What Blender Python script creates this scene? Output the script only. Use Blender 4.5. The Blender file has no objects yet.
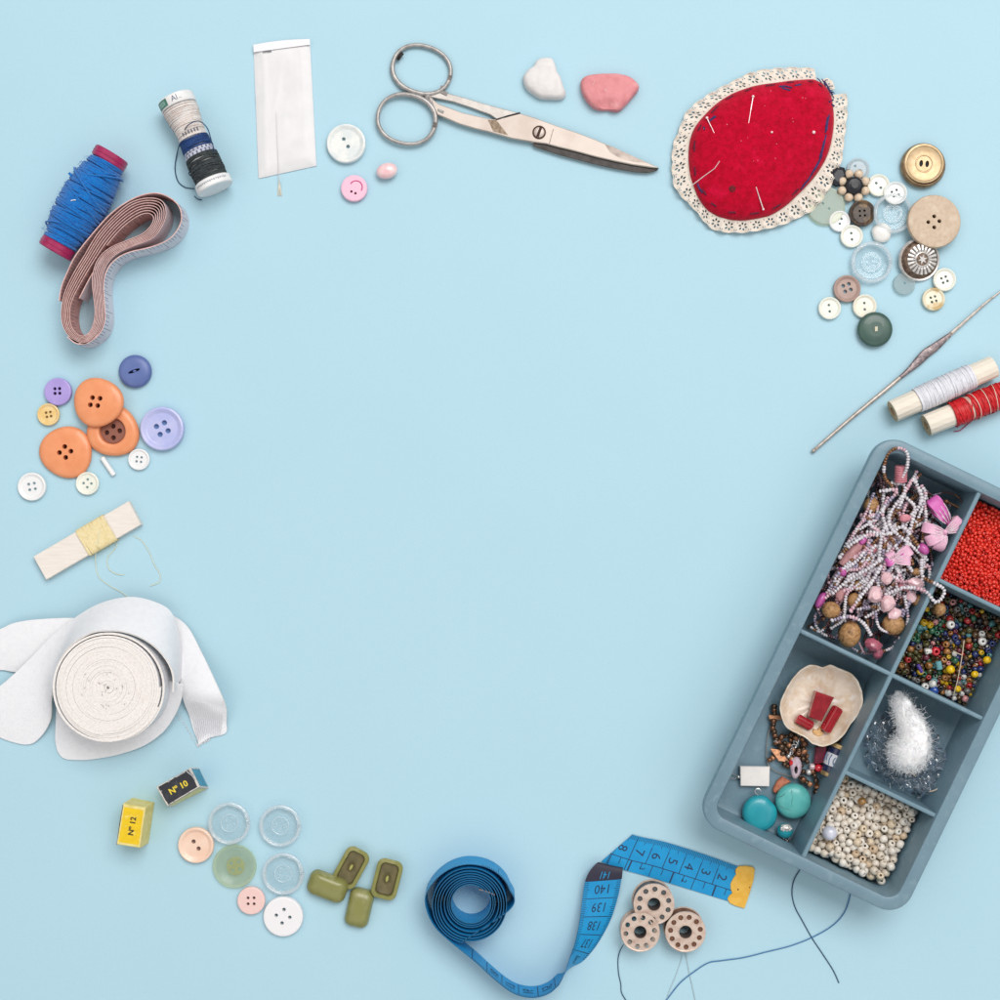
import bpy, math, random
import numpy as np
from mathutils import Vector, Matrix, noise
from mathutils.geometry import delaunay_2d_cdt

# 1 unit of the working space = 0.53 mm; every vertex and location is scaled by S when it is linked
S = 0.00053
H = 1500.0                       # camera height above the table, in working units
PI = math.pi
rnd = random.Random(11)
scene = bpy.context.scene
C = scene.collection


def wp(px, py, z=0.0):
    """a place on (or z above) the table top, read off the plan of the flat lay"""
    k = (H - z) / H
    return Vector(((px - 500) * k, (500 - py) * k, z))


# ------------------------------------------------------------------ materials
def lin(c):
    out = []
    for v in c[:3]:
        v = v / 255.0
        out.append(v / 12.92 if v <= 0.04045 else ((v + 0.055) / 1.055) ** 2.4)
    return out


def hexc(c, k=0.93):
    r = lin(c)
    return (min(1, r[0] * k), min(1, r[1] * k), min(1, r[2] * k), 1.0)


class NT:
    def __init__(s, m):
        s.m = m
        m.use_nodes = True
        s.t = m.node_tree
        s.b = s.t.nodes['Principled BSDF']
        s.out = s.t.nodes['Material Output']

    def n(s, typ, **kw):
        nd = s.t.nodes.new(typ)
        for k, v in kw.items():
            if k in nd.inputs.keys():
                nd.inputs[k].default_value = v
            else:
                setattr(nd, k, v)
        return nd

    def l(s, a, b):
        s.t.links.new(a, b)


def noise_node(nt, f, detail=3.0, coord=None):
    """f = feature size in working units"""
    if coord is None:
        coord = nt.n('ShaderNodeTexCoord').outputs['Object']
    nz = nt.n('ShaderNodeTexNoise')
    nz.inputs['Scale'].default_value = 1.0 / (f * S)
    nz.inputs['Detail'].default_value = detail
    nt.l(coord, nz.inputs['Vector'])
    return nz


def mixcol(nt, fac, a, b):
    mx = nt.n('ShaderNodeMix', data_type='RGBA')
    if isinstance(fac, (int, float)):
        mx.inputs[0].default_value = fac
    else:
        nt.l(fac, mx.inputs[0])
    for i, v in ((6, a), (7, b)):
        if isinstance(v, tuple):
            mx.inputs[i].default_value = v
        else:
            nt.l(v, mx.inputs[i])
    return mx.outputs[2]


def ramp(nt, src, a, b):
    r = nt.n('ShaderNodeMapRange')
    r.inputs[1].default_value = a
    r.inputs[2].default_value = b
    nt.l(src, r.inputs[0])
    return r.outputs[0]


MATS = {}


def mat(name, col, rough=0.45, metal=0.0, col2=None, f=6.0, lo=0.4, hi=0.65, bump=0.0, bf=1.5, sss=0.0, spec=0.5,
        coat=0.0, sheen=0.0, rand=None, alpha=1.0, det=3.0, f2=None, c3=None):
    m = bpy.data.materials.new(name)
    nt = NT(m)
    b = nt.b
    base = hexc(col)
    b.inputs['Roughness'].default_value = rough
    b.inputs['Metallic'].default_value = metal
    b.inputs['Specular IOR Level'].default_value = spec
    b.inputs['Coat Weight'].default_value = coat
    b.inputs['Sheen Weight'].default_value = sheen
    if sss:
        b.inputs['Subsurface Weight'].default_value = sss
        b.inputs['Subsurface Radius'].default_value = (1, .8, .7)
        b.inputs['Subsurface Scale'].default_value = 3 * S
    cur = base
    if col2 is not None:
        nz = noise_node(nt, f, det)
        cur = mixcol(nt, ramp(nt, nz.outputs['Fac'], lo, hi), base, hexc(col2))
    if c3 is not None:
        nz = noise_node(nt, f2 or f * 3, 4)
        cur = mixcol(nt, ramp(nt, nz.outputs['Fac'], .56, .7), cur, hexc(c3))
    if rand is not None:
        oi = nt.n('ShaderNodeObjectInfo')
        cur = mixcol(nt, oi.outputs['Random'], cur, hexc(rand))
    if isinstance(cur, tuple):
        b.inputs['Base Color'].default_value = cur
    else:
        nt.l(cur, b.inputs['Base Color'])
    if bump:
        nz = noise_node(nt, bf, 4)
        bp = nt.n('ShaderNodeBump')
        bp.inputs['Strength'].default_value = 1.0
        bp.inputs['Distance'].default_value = bump * S
        nt.l(nz.outputs['Fac'], bp.inputs['Height'])
        nt.l(bp.outputs['Normal'], b.inputs['Normal'])
    if alpha < 1:
        b.inputs['Alpha'].default_value = alpha
    MATS[name] = m
    return m


def clear(name, tint=(240, 248, 252), body=(235, 243, 247), w=0.16, rough=0.12, bump=0.0, bf=5, gloss=.03):
    """thin clear plastic or glass: mostly see-through, a little body colour, a glossy skin"""
    m = bpy.data.materials.new(name)
    nt = NT(m)
    b = nt.b
    b.inputs['Base Color'].default_value = hexc(body, .97)
    b.inputs['Roughness'].default_value = rough
    tr = nt.n('ShaderNodeBsdfTransparent')
    tr.inputs['Color'].default_value = hexc(tint, 1.0)
    tl_ = nt.n('ShaderNodeBsdfTranslucent')
    tl_.inputs['Color'].default_value = hexc(body, 1.0)
    mxb = nt.n('ShaderNodeMixShader')
    mxb.inputs[0].default_value = .5
    nt.l(b.outputs[0], mxb.inputs[1])
    nt.l(tl_.outputs[0], mxb.inputs[2])
    gl = nt.n('ShaderNodeBsdfGlossy')
    gl.inputs['Roughness'].default_value = rough
    gl.inputs['Color'].default_value = (1, 1, 1, 1)
    mx = nt.n('ShaderNodeMixShader')
    mx.inputs[0].default_value = w
    nt.l(tr.outputs[0], mx.inputs[1])
    nt.l(mxb.outputs[0], mx.inputs[2])
    mx2 = nt.n('ShaderNodeMixShader')
    mx2.inputs[0].default_value = gloss
    nt.l(mx.outputs[0], mx2.inputs[1])
    nt.l(gl.outputs[0], mx2.inputs[2])
    nt.l(mx2.outputs[0], nt.out.inputs['Surface'])
    if bump:
        nz = noise_node(nt, bf, 5)
        bp = nt.n('ShaderNodeBump')
        bp.inputs['Distance'].default_value = bump * S
        nt.l(nz.outputs['Fac'], bp.inputs['Height'])
        for nd in (b, gl):
            nt.l(bp.outputs['Normal'], nd.inputs['Normal'])
    MATS[name] = m
    return m


def wood(name, a, b_, ang=0.0, f=3.0):
    """fine straight grain along the direction ang (in the plan)"""
    m = bpy.data.materials.new(name)
    nt = NT(m)
    tc = nt.n('ShaderNodeTexCoord')
    mp = nt.n('ShaderNodeMapping')
    mp.inputs['Rotation'].default_value = (0, 0, -ang)
    mp.inputs['Scale'].default_value = (0.12, 1, 1)
    nt.l(tc.outputs['Object'], mp.inputs['Vector'])
    nz = noise_node(nt, f, 5, mp.outputs['Vector'])
    c = mixcol(nt, ramp(nt, nz.outputs['Fac'], .35, .7), hexc(a), hexc(b_))
    nt.l(c, nt.b.inputs['Base Color'])
    nt.b.inputs['Roughness'].default_value = .6
    bp = nt.n('ShaderNodeBump')
    bp.inputs['Distance'].default_value = .25 * S
    nt.l(nz.outputs['Fac'], bp.inputs['Height'])
    nt.l(bp.outputs['Normal'], nt.b.inputs['Normal'])
    MATS[name] = m
    return m


# ------------------------------------------------------------------ mesh builder
def frame_of(d):
    d = Vector(d).normalized()
    up = Vector((0, 0, 1)) if abs(d.z) < 0.9 else Vector((1, 0, 0))
    a = d.cross(up).normalized()
    b = a.cross(d).normalized()
    return a, b, d


class MB:
    def __init__(s):
        s.v, s.f, s.m = [], [], []

    def add(s, vs, fs, mi=0):
        o = len(s.v)
        s.v.extend(Vector(v) for v in vs)
        s.f.extend(tuple(i + o for i in f) for f in fs)
        s.m.extend([mi] * len(fs))
        return s

    def merge(s, o, M=None):
        k = len(s.v)
        s.v.extend((M @ v if M is not None else v.copy()) for v in o.v)
        s.f.extend(tuple(i + k for i in f) for f in o.f)
        s.m.extend(o.m)
        return s

    def xf(s, M):
        s.v = [M @ v for v in s.v]
        return s

    def lathe(s, prof, seg=32, mi=0, M=None, cap0=True, cap1=True, shape=None):
        vs, fs = [], []
        for r, z in prof:
            for i in range(seg):
                t = 2 * PI * i / seg
                q = shape(t) if shape else 1
                vs.append(Vector((r * q * math.cos(t), r * q * math.sin(t), z)))
        for k in range(len(prof) - 1):
            for i in range(seg):
                j = (i + 1) % seg
                fs.append((k * seg + i, k * seg + j, (k + 1) * seg + j, (k + 1) * seg + i))
        if cap0:
            fs.append(tuple(reversed(range(seg))))
        if cap1:
            o = (len(prof) - 1) * seg
            fs.append(tuple(range(o, o + seg)))
        if M is not None:
            vs = [M @ v for v in vs]
        return s.add(vs, fs, mi)

    def cyl(s, a, b, r, seg=20, mi=0, r2=None, bev=0.0):
        a, b = Vector(a), Vector(b)
        x, y, d = frame_of(b - a)
        M = Matrix(((x.x, y.x, d.x, a.x), (x.y, y.y, d.y, a.y), (x.z, y.z, d.z, a.z), (0, 0, 0, 1)))
        L = (b - a).length
        r2 = r if r2 is None else r2
        pr = [(r - bev, 0), (r, bev), (r2, L - bev), (r2 - bev, L)] if bev else [(r, 0), (r2, L)]
        return s.lathe(pr, seg, mi, M)

    def tube(s, path, r, seg=6, mi=0, closed=False):
        path = [Vector(p) for p in path]
        n = len(path)
        if n < 2:
            return s
        vs, fs = [], []
        pa = None
        for i, p in enumerate(path):
            if closed:
                d = path[(i + 1) % n] - path[i - 1]
            else:
                d = path[min(n - 1, i + 1)] - path[max(0, i - 1)]
            if d.length < 1e-9:
                d = Vector((1, 0, 0))
            d.normalize()
            if pa is None:
                a, b, d = frame_of(d)
            else:
                a = pa - d * pa.dot(d)
                if a.length < 1e-6:
                    a = frame_of(d)[0]
                a.normalize()
                b = d.cross(a)
            pa = a
            rr = r(i / (n - 1)) if callable(r) else r
            for k in range(seg):
                t = 2 * PI * k / seg
                vs.append(p + a * (rr * math.cos(t)) + b * (rr * math.sin(t)))
        m = n if closed else n - 1
        for i in range(m):
            j = (i + 1) % n
            for k in range(seg):
                l = (k + 1) % seg
                fs.append((i * seg + k, i * seg + l, j * seg + l, j * seg + k))
        if not closed:
            fs.append(tuple(reversed(range(seg))))
            fs.append(tuple(range((n - 1) * seg, n * seg)))
        return s.add(vs, fs, mi)

    def ball(s, c, r, seg=12, rings=8, mi=0, M=None):
        """r = radius or (rx, ry, rz)"""
        rx, ry, rz = (r, r, r) if not isinstance(r, (tuple, list)) else r
        vs = [Vector((0, 0, -rz))]
        for k in range(1, rings):
            p = PI * k / rings
            for i in range(seg):
                t = 2 * PI * i / seg
                vs.append(Vector((rx * math.sin(p) * math.cos(t), ry * math.sin(p) * math.sin(t), -rz * math.cos(p))))
        vs.append(Vector((0, 0, rz)))
        fs = []
        for i in range(seg):
            fs.append((0, 1 + (i + 1) % seg, 1 + i))
        for k in range(rings - 2):
            for i in range(seg):
                j = (i + 1) % seg
                fs.append((1 + k * seg + i, 1 + k * seg + j, 1 + (k + 1) * seg + j, 1 + (k + 1) * seg + i))
        o = 1 + (rings - 2) * seg
        for i in range(seg):
            fs.append((o + i, o + (i + 1) % seg, len(vs) - 1))
        c = Vector(c)
        vs = [(M @ v if M is not None else v) + c for v in vs]
        return s.add(vs, fs, mi)

    def ribbon(s, E1, E2, th, mats=(0, 0, 0), ends=True, across=1):
        """a strip between the edge lines E1 and E2; mats = side A, side B, edges"""
        n = len(E1)
        A, B = [], []
        for i in range(n):
            t = E1[min(n - 1, i + 1)] + E2[min(n - 1, i + 1)] - E1[max(0, i - 1)] - E2[max(0, i - 1)]
            w = E2[i] - E1[i]
            nn = t.cross(w)
            nn = nn.normalized() if nn.length > 1e-9 else Vector((0, 0, 1))
            ra, rb = [], []
            for k in range(across + 1):
                p = E1[i].lerp(E2[i], k / across)
                ra.append(p + nn * th / 2)
                rb.append(p - nn * th / 2)
            A.append(ra)
            B.append(rb)
        w = across + 1
        vs = [p for r in A for p in r] + [p for r in B for p in r]
        o = n * w
        fa, fb, fe = [], [], []
        for i in range(n - 1):
            for k in range(across):
                q = (i * w + k, (i + 1) * w + k, (i + 1) * w + k + 1, i * w + k + 1)
                fa.append(q)
                fb.append(tuple(o + x for x in reversed(q)))
            fe.append((i * w, o + i * w, o + (i + 1) * w, (i + 1) * w))
            e = across
            fe.append((i * w + e, (i + 1) * w + e, o + (i + 1) * w + e, o + i * w + e))
        if ends:
            for i in (0, n - 1):
                for k in range(across):
                    fe.append((i * w + k, i * w + k + 1, o + i * w + k + 1, o + i * w + k))
        base = len(s.v)
        s.v.extend(vs)
        for fs, mi in ((fa, mats[0]), (fb, mats[1]), (fe, mats[2])):
            s.f.extend(tuple(i + base for i in f) for f in fs)
            s.m.extend([mi] * len(fs))
        return s

    def hexa(s, top, bot, mi=0, side=None):
        """eight corners: four top, four bottom, same order (counter-clockwise seen from above)"""
        vs = list(top) + list(bot)
        s.add(vs, [(0, 1, 2, 3)], mi)
        sd = side or [mi] * 4
        for i in range(4):
            j = (i + 1) % 4
            s.add([top[i], bot[i], bot[j], top[j]], [(0, 1, 2, 3)], sd[i])
        s.add(list(reversed(bot)), [(0, 1, 2, 3)], mi)
        return s

    def build(s, name, mats, parent=None, org=(0, 0, 0), smooth=True, ang=38, loc=None, weld=True):
        """vertices are in working space; org is the thing's base, subtracted and used as its location when top-level"""
        org = Vector(org)
        me = bpy.data.meshes.new(name)
        me.from_pydata([tuple((v - org) * S) for v in s.v], [], s.f)
        if not isinstance(mats, (list, tuple)):
            mats = [mats]
        for m in mats:
            me.materials.append(m)
        me.polygons.foreach_set('material_index', s.m)
        me.validate()
        if smooth:
            me.polygons.foreach_set('use_smooth', [True] * len(me.polygons))
            me.set_sharp_from_angle(angle=math.radians(ang))
        me.update()
        o = bpy.data.objects.new(name, me)
        C.objects.link(o)
        if parent is not None:
            o.parent = parent
        else:
            o.location = org * S
        return o


def tag(o, label=None, cat=None, group=None, kind=None):
    if label:
        o['label'] = label
    if cat:
        o['category'] = cat
    if group:
        o['group'] = group
    if kind:
        o['kind'] = kind
    return o


def thing(name, org, label, cat, group=None):
    o = bpy.data.objects.new(name, None)
    o.empty_display_size = .005
    o.location = Vector(org) * S
    C.objects.link(o)
    return tag(o, label, cat, group)


def cr(pts, per=8, closed=False):
    """Catmull-Rom through points of any dimension; returns a list of Vectors"""
    P = [np.array(p, float) for p in pts]
    n = len(P)
    out = []
    m = n if closed else n - 1
    for i in range(m):
        if closed:
            a, b, c, d = P[i - 1], P[i], P[(i + 1) % n], P[(i + 2) % n]
        else:
            b, c = P[i], P[i + 1]
            a = P[i - 1] if i else 2 * b - c
            d = P[i + 2] if i + 2 < n else 2 * c - b
        for k in range(per):
            t = k / per
            out.append(.5 * ((2 * b) + (c - a) * t + (2 * a - 5 * b + 4 * c - d) * t * t + (3 * b - a - 3 * c + d) * t ** 3))
    if not closed:
        out.append(P[-1])
    return [Vector(p) if len(p) <= 3 else p for p in out]


def cdt(outer, holes=()):
    """triangulate an outline with holes (2-D points); returns verts, faces. Keeps the input points first."""
    pts, edges = [], []
    for loop in [outer] + list(holes):
        o = len(pts)
        n = len(loop)
        pts.extend(Vector((p[0], p[1])) for p in loop)
        edges.extend((o + i, o + (i + 1) % n) for i in range(n))
    r = delaunay_2d_cdt(pts, edges, [], 1, 1e-5)
    out = []
    for f in r[2]:
        c = sum((r[0][i] for i in f), Vector((0, 0))) / len(f)
        if in_poly(c, outer) and not any(in_poly(c, h) for h in holes):
            a, b, d = (r[0][i] for i in f[:3])
            if (b.x - a.x) * (d.y - a.y) - (b.y - a.y) * (d.x - a.x) < 0:
                f = tuple(reversed(f))
            out.append(tuple(f))
    return r[0], out


def in_poly(p, poly):
    ins = False
    n = len(poly)
    for i in range(n):
        x1, y1 = poly[i][0], poly[i][1]
        x2, y2 = poly[i - 1][0], poly[i - 1][1]
        if (y1 > p.y) != (y2 > p.y) and p.x < (x2 - x1) * (p.y - y1) / (y2 - y1) + x1:
            ins = not ins
    return ins


def ccw(poly):
    a = sum(poly[i][0] * poly[(i + 1) % len(poly)][1] - poly[(i + 1) % len(poly)][0] * poly[i][1] for i in range(len(poly)))
    return list(poly) if a > 0 else list(reversed(poly))


def inset(poly, d):
    n = len(poly)
    out = []
    for i in range(n):
        a, b, c = Vector(poly[i - 1][:2]), Vector(poly[i][:2]), Vector(poly[(i + 1) % n][:2])
        e1, e2 = (b - a).normalized(), (c - b).normalized()
        nn = Vector((-e1.y - e2.y, e1.x + e2.x))
        if nn.length < 1e-6:
            nn = Vector((-e1.y, e1.x))
        nn.normalize()
        out.append(b + nn * d)
    return out


def prism(mb, poly, z0, z1, bev=0.5, mi=0, holes=(), side=None):
    """upright slab over an outline (working x, y), top edge bevelled"""
    poly = ccw([(p[0], p[1]) for p in poly])
    top = inset(poly, bev) if bev else [Vector(p) for p in poly]
    n = len(poly)
    lo = [Vector((p[0], p[1], z0)) for p in poly]
    md = [Vector((p[0], p[1], z1 - bev)) for p in poly]
    hi = [Vector((p.x, p.y, z1)) for p in top]
    sd = mi if side is None else side
    mb.add(lo + md, [(i, (i + 1) % n, n + (i + 1) % n, n + i) for i in range(n)], sd)
    if bev:
        mb.add(md + hi, [(i, (i + 1) % n, n + (i + 1) % n, n + i) for i in range(n)], mi)
    v, f = cdt(top, holes)
    mb.add([(p.x, p.y, z1) for p in v], f, mi)
    v, f = cdt([Vector(p) for p in poly], holes)
    mb.add([(p.x, p.y, z0) for p in v], [tuple(reversed(q)) for q in f], mi)
    for h in holes:
        m = len(h)
        mb.add([(p[0], p[1], z0) for p in h] + [(p[0], p[1], z1) for p in h],
               [(i, m + i, m + (i + 1) % m, (i + 1) % m) for i in range(m)], sd)
    return mb


def dome(mb, poly, prof, mi=0, wob=0.0, wf=9.0):
    """rings of an outline: prof = [(scale about the centroid, z)], capped"""
    poly = [Vector(p[:2]) for p in ccw(poly)]
    c = sum(poly, Vector((0, 0))) / len(poly)
    n = len(poly)
    vs, fs = [], []
    for s_, z in prof:
        for p in poly:
            q = c + (p - c) * s_
            dz = wob * noise.noise(Vector((q.x / wf, q.y / wf, 3.1))) * min(1, z / 4) if wob else 0
            vs.append(Vector((q.x, q.y, max(0, z + dz))))
    for k in range(len(prof) - 1):
        for i in range(n):
            j = (i + 1) % n
            fs.append((k * n + i, k * n + j, (k + 1) * n + j, (k + 1) * n + i))
    fs.append(tuple(reversed(range(n))))
    o = (len(prof) - 1) * n
    vs.append(sum((vs[o + i] for i in range(n)), Vector()) / n)
    for i in range(n):
        fs.append((o + i, o + (i + 1) % n, len(vs) - 1))
    mb.add(vs, fs, mi)
    return mb


def circle(x, y, r, n=16, r2=None, rot=0.0):
    r2 = r if r2 is None else r2
    out = []
    for i in range(n):
        t = 2 * PI * i / n
        a, b = r * math.cos(t), r2 * math.sin(t)
        out.append(Vector((x + a * math.cos(rot) - b * math.sin(rot), y + a * math.sin(rot) + b * math.cos(rot))))
    return out


def zoom(pts, ox, oy, sc):
    return [(ox + p[0] / sc, oy + p[1] / sc) + tuple(p[2:]) for p in pts]


_txt = {}


def text2d(txt, size, bold=0.0):
    """lettering as flat triangles, centred on its own middle"""
    key = (txt, bold)
    if key not in _txt:
        cu = bpy.data.curves.new('lettering', 'FONT')
        cu.body = txt
        cu.resolution_u = 3
        cu.offset = bold
        ob = bpy.data.objects.new('lettering', cu)
        C.objects.link(ob)
        dg = bpy.context.evaluated_depsgraph_get()
        me = bpy.data.meshes.new_from_object(ob.evaluated_get(dg))
        vs = [Vector((v.co.x, v.co.y)) for v in me.vertices]
        fs = [tuple(p.vertices) for p in me.polygons]
        bpy.data.objects.remove(ob)
        bpy.data.curves.remove(cu)
        bpy.data.meshes.remove(me)
        x0, x1 = min(v.x for v in vs), max(v.x for v in vs)
        y0, y1 = min(v.y for v in vs), max(v.y for v in vs)
        h = max(1e-6, y1 - y0)
        _txt[key] = ([Vector(((v.x - (x0 + x1) / 2) / h, (v.y - (y0 + y1) / 2) / h)) for v in vs], fs)
    vs, fs = _txt[key]
    return [v * size for v in vs], fs


def windings(mb, A, B, rad, n, r, tilt=0.05, mi=0, seg=22, tseg=5, s0=0.0, s1=1.0, jit=.4, sq=None):
    """thread wound round the axis A-B between the fractions s0 and s1; rad(s) is the radius"""
    A, B = Vector(A), Vector(B)
    x, y, d = frame_of(B - A)
    L = (B - A).length
    for k in range(n):
        s_ = s0 + (s1 - s0) * ((k + .5) / n + rnd.uniform(-jit, jit) / n)
        ta, tb = rnd.gauss(0, tilt), rnd.gauss(0, tilt)
        rr = rad(s_) + rnd.uniform(-.35, .35) * r
        path = []
        for i in range(seg):
            t = 2 * PI * i / seg
            if sq:
                a, b = sq(t, rr)
            else:
                a, b = rr * math.cos(t), rr * math.sin(t)
            off = a * ta + b * tb
            ss = min(max(s_ * L + off, s0 * L), s1 * L)
            path.append(A + x * a + y * b + d * ss)
        mb.tube(path, r, tseg, mi, closed=True)
    return mb
# ------------------------------------------------------------------ render, camera, light
scene.render.engine = 'CYCLES'
scene.cycles.use_denoising = True
scene.cycles.denoiser = 'OPENIMAGEDENOISE'
scene.cycles.max_bounces = 10
scene.cycles.diffuse_bounces = 3
scene.cycles.transparent_max_bounces = 24
scene.cycles.caustics_reflective = False
scene.cycles.caustics_refractive = False
vs_ = scene.view_settings
vs_.view_transform = 'Standard'
vs_.look = 'None'
vs_.exposure = 0.0
vs_.gamma = 1.0
vs_.use_curve_mapping = False

cam = bpy.data.cameras.new('camera')
cam.sensor_width = 36
cam.lens = 36 * H / 1000.0
cam.clip_start = 0.01
cam.clip_end = 30
co = bpy.data.objects.new('camera', cam)
co.location = (0, 0, H * S)
C.objects.link(co)
scene.camera = co

# room fill shaped as a ring, dark overhead; window light from top right
w = bpy.data.worlds.new('World')
scene.world = w
w.use_nodes = True
wt = w.node_tree
bg = wt.nodes['Background']
tc = wt.nodes.new('ShaderNodeTexCoord')
sp = wt.nodes.new('ShaderNodeSeparateXYZ')
wt.links.new(tc.outputs['Generated'], sp.inputs[0])
rp = wt.nodes.new('ShaderNodeValToRGB')
el = rp.color_ramp.elements
el[0].position = 0.0
el[0].color = (.35, .35, .37, 1)
el[1].position = 1.0
el[1].color = (.08, .08, .09, 1)
for pos, v in ((.5, .22), (.72, .42), (.83, 1.6), (.93, 1.6), (.972, .5)):
    e = el.new(pos)
    e.color = (v, v * .985, v * .97, 1)
ad = wt.nodes.new('ShaderNodeMath')
ad.operation = 'MULTIPLY_ADD'
ad.inputs[1].default_value = .5
ad.inputs[2].default_value = .5
wt.links.new(sp.outputs['Z'], ad.inputs[0])
wt.links.new(ad.outputs[0], rp.inputs['Fac'])
wt.links.new(rp.outputs['Color'], bg.inputs['Color'])
bg.inputs['Strength'].default_value = 0.69

la = bpy.data.lights.new('window_light', 'AREA')
la.shape = 'RECTANGLE'
la.size = 1.7
la.size_y = 1.3
la.energy = 48
la.color = (1, .985, .97)
lo_ = bpy.data.objects.new('window_light', la)
lo_.location = (0.62, 1.2, 2.35)
lo_.rotation_euler = (Vector((0, 0, 0)) - Vector(lo_.location)).to_track_quat('-Z', 'Y').to_euler()
C.objects.link(lo_)

# ------------------------------------------------------------------ table top
m_table = mat('table_blue', (178, 214, 228), .62, col2=(177, 213, 227), f=120, bump=.11, bf=1.5, c3=(175, 211, 226), f2=2.2, spec=.3)
t = MB()
t.add([(-3000, -3000, 0), (3000, -3000, 0), (3000, 3000, 0), (-3000, 3000, 0)], [(0, 1, 2, 3)])
tag(t.build('table_top', m_table, smooth=False), kind='structure')

# ------------------------------------------------------------------ shared materials
m_white = mat('white_plastic', (238, 238, 238), .35, sss=.15, coat=.2)
m_pearl = mat('pearl', (240, 240, 236), .25, col2=(222, 228, 228), f=9, sss=.2, coat=.6)
m_cream = mat('cream_plastic', (242, 240, 228), .35, col2=(234, 236, 224), f=8, sss=.2, coat=.3)
m_cream2 = mat('warm_cream_plastic', (242, 234, 216), .35, col2=(232, 232, 218), f=8, sss=.2, coat=.3)
m_dark = mat('black_gap', (22, 20, 22), .7)
m_steel = mat('steel', (196, 190, 184), .42, metal=.4, col2=(184, 177, 171), f=7, bump=.08, bf=1.2)
m_navy_thread = mat('navy_thread', (44, 74, 104), .8)
m_black_ink = mat('black_ink', (30, 34, 44), .6)

# ------------------------------------------------------------------ buttons
PROF = {
    'flat': ([(.93, 0), (1, .25), (1, .7), (.97, .93), (.9, 1)], 1.0),
    'rim': ([(.9, 0), (1, .3), (1, .75), (.97, .94), (.91, 1), (.84, .93), (.76, .72), (.7, .66)], .66),
    'widerim': ([(.88, 0), (1, .35), (1, .7), (.95, .95), (.88, 1), (.76, .8), (.6, .5), (.5, .42)], .42),
    'dome': ([(.9, 0), (1, .3), (1, .42), (.97, .62), (.9, .78), (.75, .92), (.55, .98), (.42, 1)], 1.0),
    'recess': ([(.9, 0), (1, .3), (1, .5), (.96, .75), (.85, .95), (.7, 1), (.56, .98), (.51, .86), (.49, .4)], .4),
    'step': ([(.93, 0), (1, .2), (1, .6), (.97, .78), (.88, .86), (.86, 1), (.8, 1), (.76, .8), (.7, .76), (.6, .82)], .82),
    'clear': ([(.9, 0), (1, .3), (1, .75), (.96, .95), (.91, 1), (.84, .9), (.78, .6), (.55, .5), (.5, .72), (.42, .72)], .72),
}


def make_button(R, T, prof, holes, seg=56, shape=None, hseg=14):
    pr, zin = PROF[prof]
    pr = [(r * R, z * T) for r, z in pr]
    zi = zin * T
    mb = MB()
    mb.lathe(pr, seg, 0, cap0=False, cap1=False)
    hs = []
    for h in holes:
        hs.append(circle(h[0], -h[1], h[2], hseg, h[3] if len(h) > 3 else None, h[4] if len(h) > 4 else 0))
    rim = [Vector((pr[-1][0] * math.cos(2 * PI * i / seg), pr[-1][0] * math.sin(2 * PI * i / seg))) for i in range(seg)]
    v, f = cdt(rim, hs)
    mb.add([(p.x, p.y, zi) for p in v], f)
    rim = [Vector((pr[0][0] * math.cos(2 * PI * i / seg), pr[0][0] * math.sin(2 * PI * i / seg))) for i in range(seg)]
    v, f = cdt(rim, hs)
    mb.add([(p.x, p.y, 0) for p in v], [tuple(reversed(q)) for q in f])
    for h in hs:
        m = len(h)
        mb.add([(p.x, p.y, 0) for p in h] + [(p.x, p.y, zi) for p in h],
               [(i, (i + 1) % m, m + (i + 1) % m, m + i) for i in range(m)])
    if shape:
        for p in mb.v:
            r = math.hypot(p.x, p.y)
            wgt = min(1, max(0, (r / R - .35) / .5))
            q = 1 + (shape(math.atan2(p.y, p.x)) - 1) * wgt
            p.x *= q
            p.y *= q
    return mb


def four(d, r, rot=0.0, dx=0, dy=0):
    return [(dx + d * math.cos(rot + k * PI / 2), dy + d * math.sin(rot + k * PI / 2), r) for k in range(4)]


def two(d, r, rot=0.0, dx=0, dy=0):
    return [(dx + s_ * d * math.cos(rot), dy + s_ * d * math.sin(rot), r) for s_ in (1, -1)]


def button(px, py, R, T, m, label, prof='rim', holes=(), z=0.0, tilt=None, group=None, shape=None, rotz=0.0, name='button'):
    mb = make_button(R * (H - z - T) / H, T, prof, holes, shape=shape)
    o = mb.build(name, m)
    o.location = wp(px, py, z + T) * S - Vector((0, 0, T * S))
    if tilt:
        # tilt = (direction in the plan towards which the top faces, degrees)
        ax = Vector((-math.sin(tilt[0]), math.cos(tilt[0]), 0))
        o.rotation_euler = Matrix.Rotation(math.radians(tilt[1]), 3, ax).to_euler()
    return tag(o, label, 'button', group)


GL = 'buttons by the orange ones'
m_or = mat('orange_button', (240, 156, 108), .4, col2=(234, 148, 100), f=10, coat=.2, spec=.4, bump=.06, bf=2.5)
m_or2 = mat('orange_recess', (142, 88, 72), .5)


def tri(ph, a=.036):
    return lambda t: 1 + a * math.cos(3 * (t - ph)) + .015 * math.cos(2 * t + 1)


m_hole = mat('brown_hole', (64, 26, 18), .7)  # hole colours like this one paint the shade inside button holes


def plug(px, py, R, z, m, holes, parent_of, zz):
    pass


def orange(px, py, R, T, z, label, holes, prof, ph, tilt=None):
    o = button(px, py, R, T, m_or, label, prof, holes, z=z, tilt=tilt, shape=tri(ph), group='orange pebble shaped buttons')
    # a dark disc painting the shade seen down through the holes
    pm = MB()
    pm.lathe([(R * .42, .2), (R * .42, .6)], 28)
    pm.build('hole_shade_disc', m_hole, o)
    return o


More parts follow.
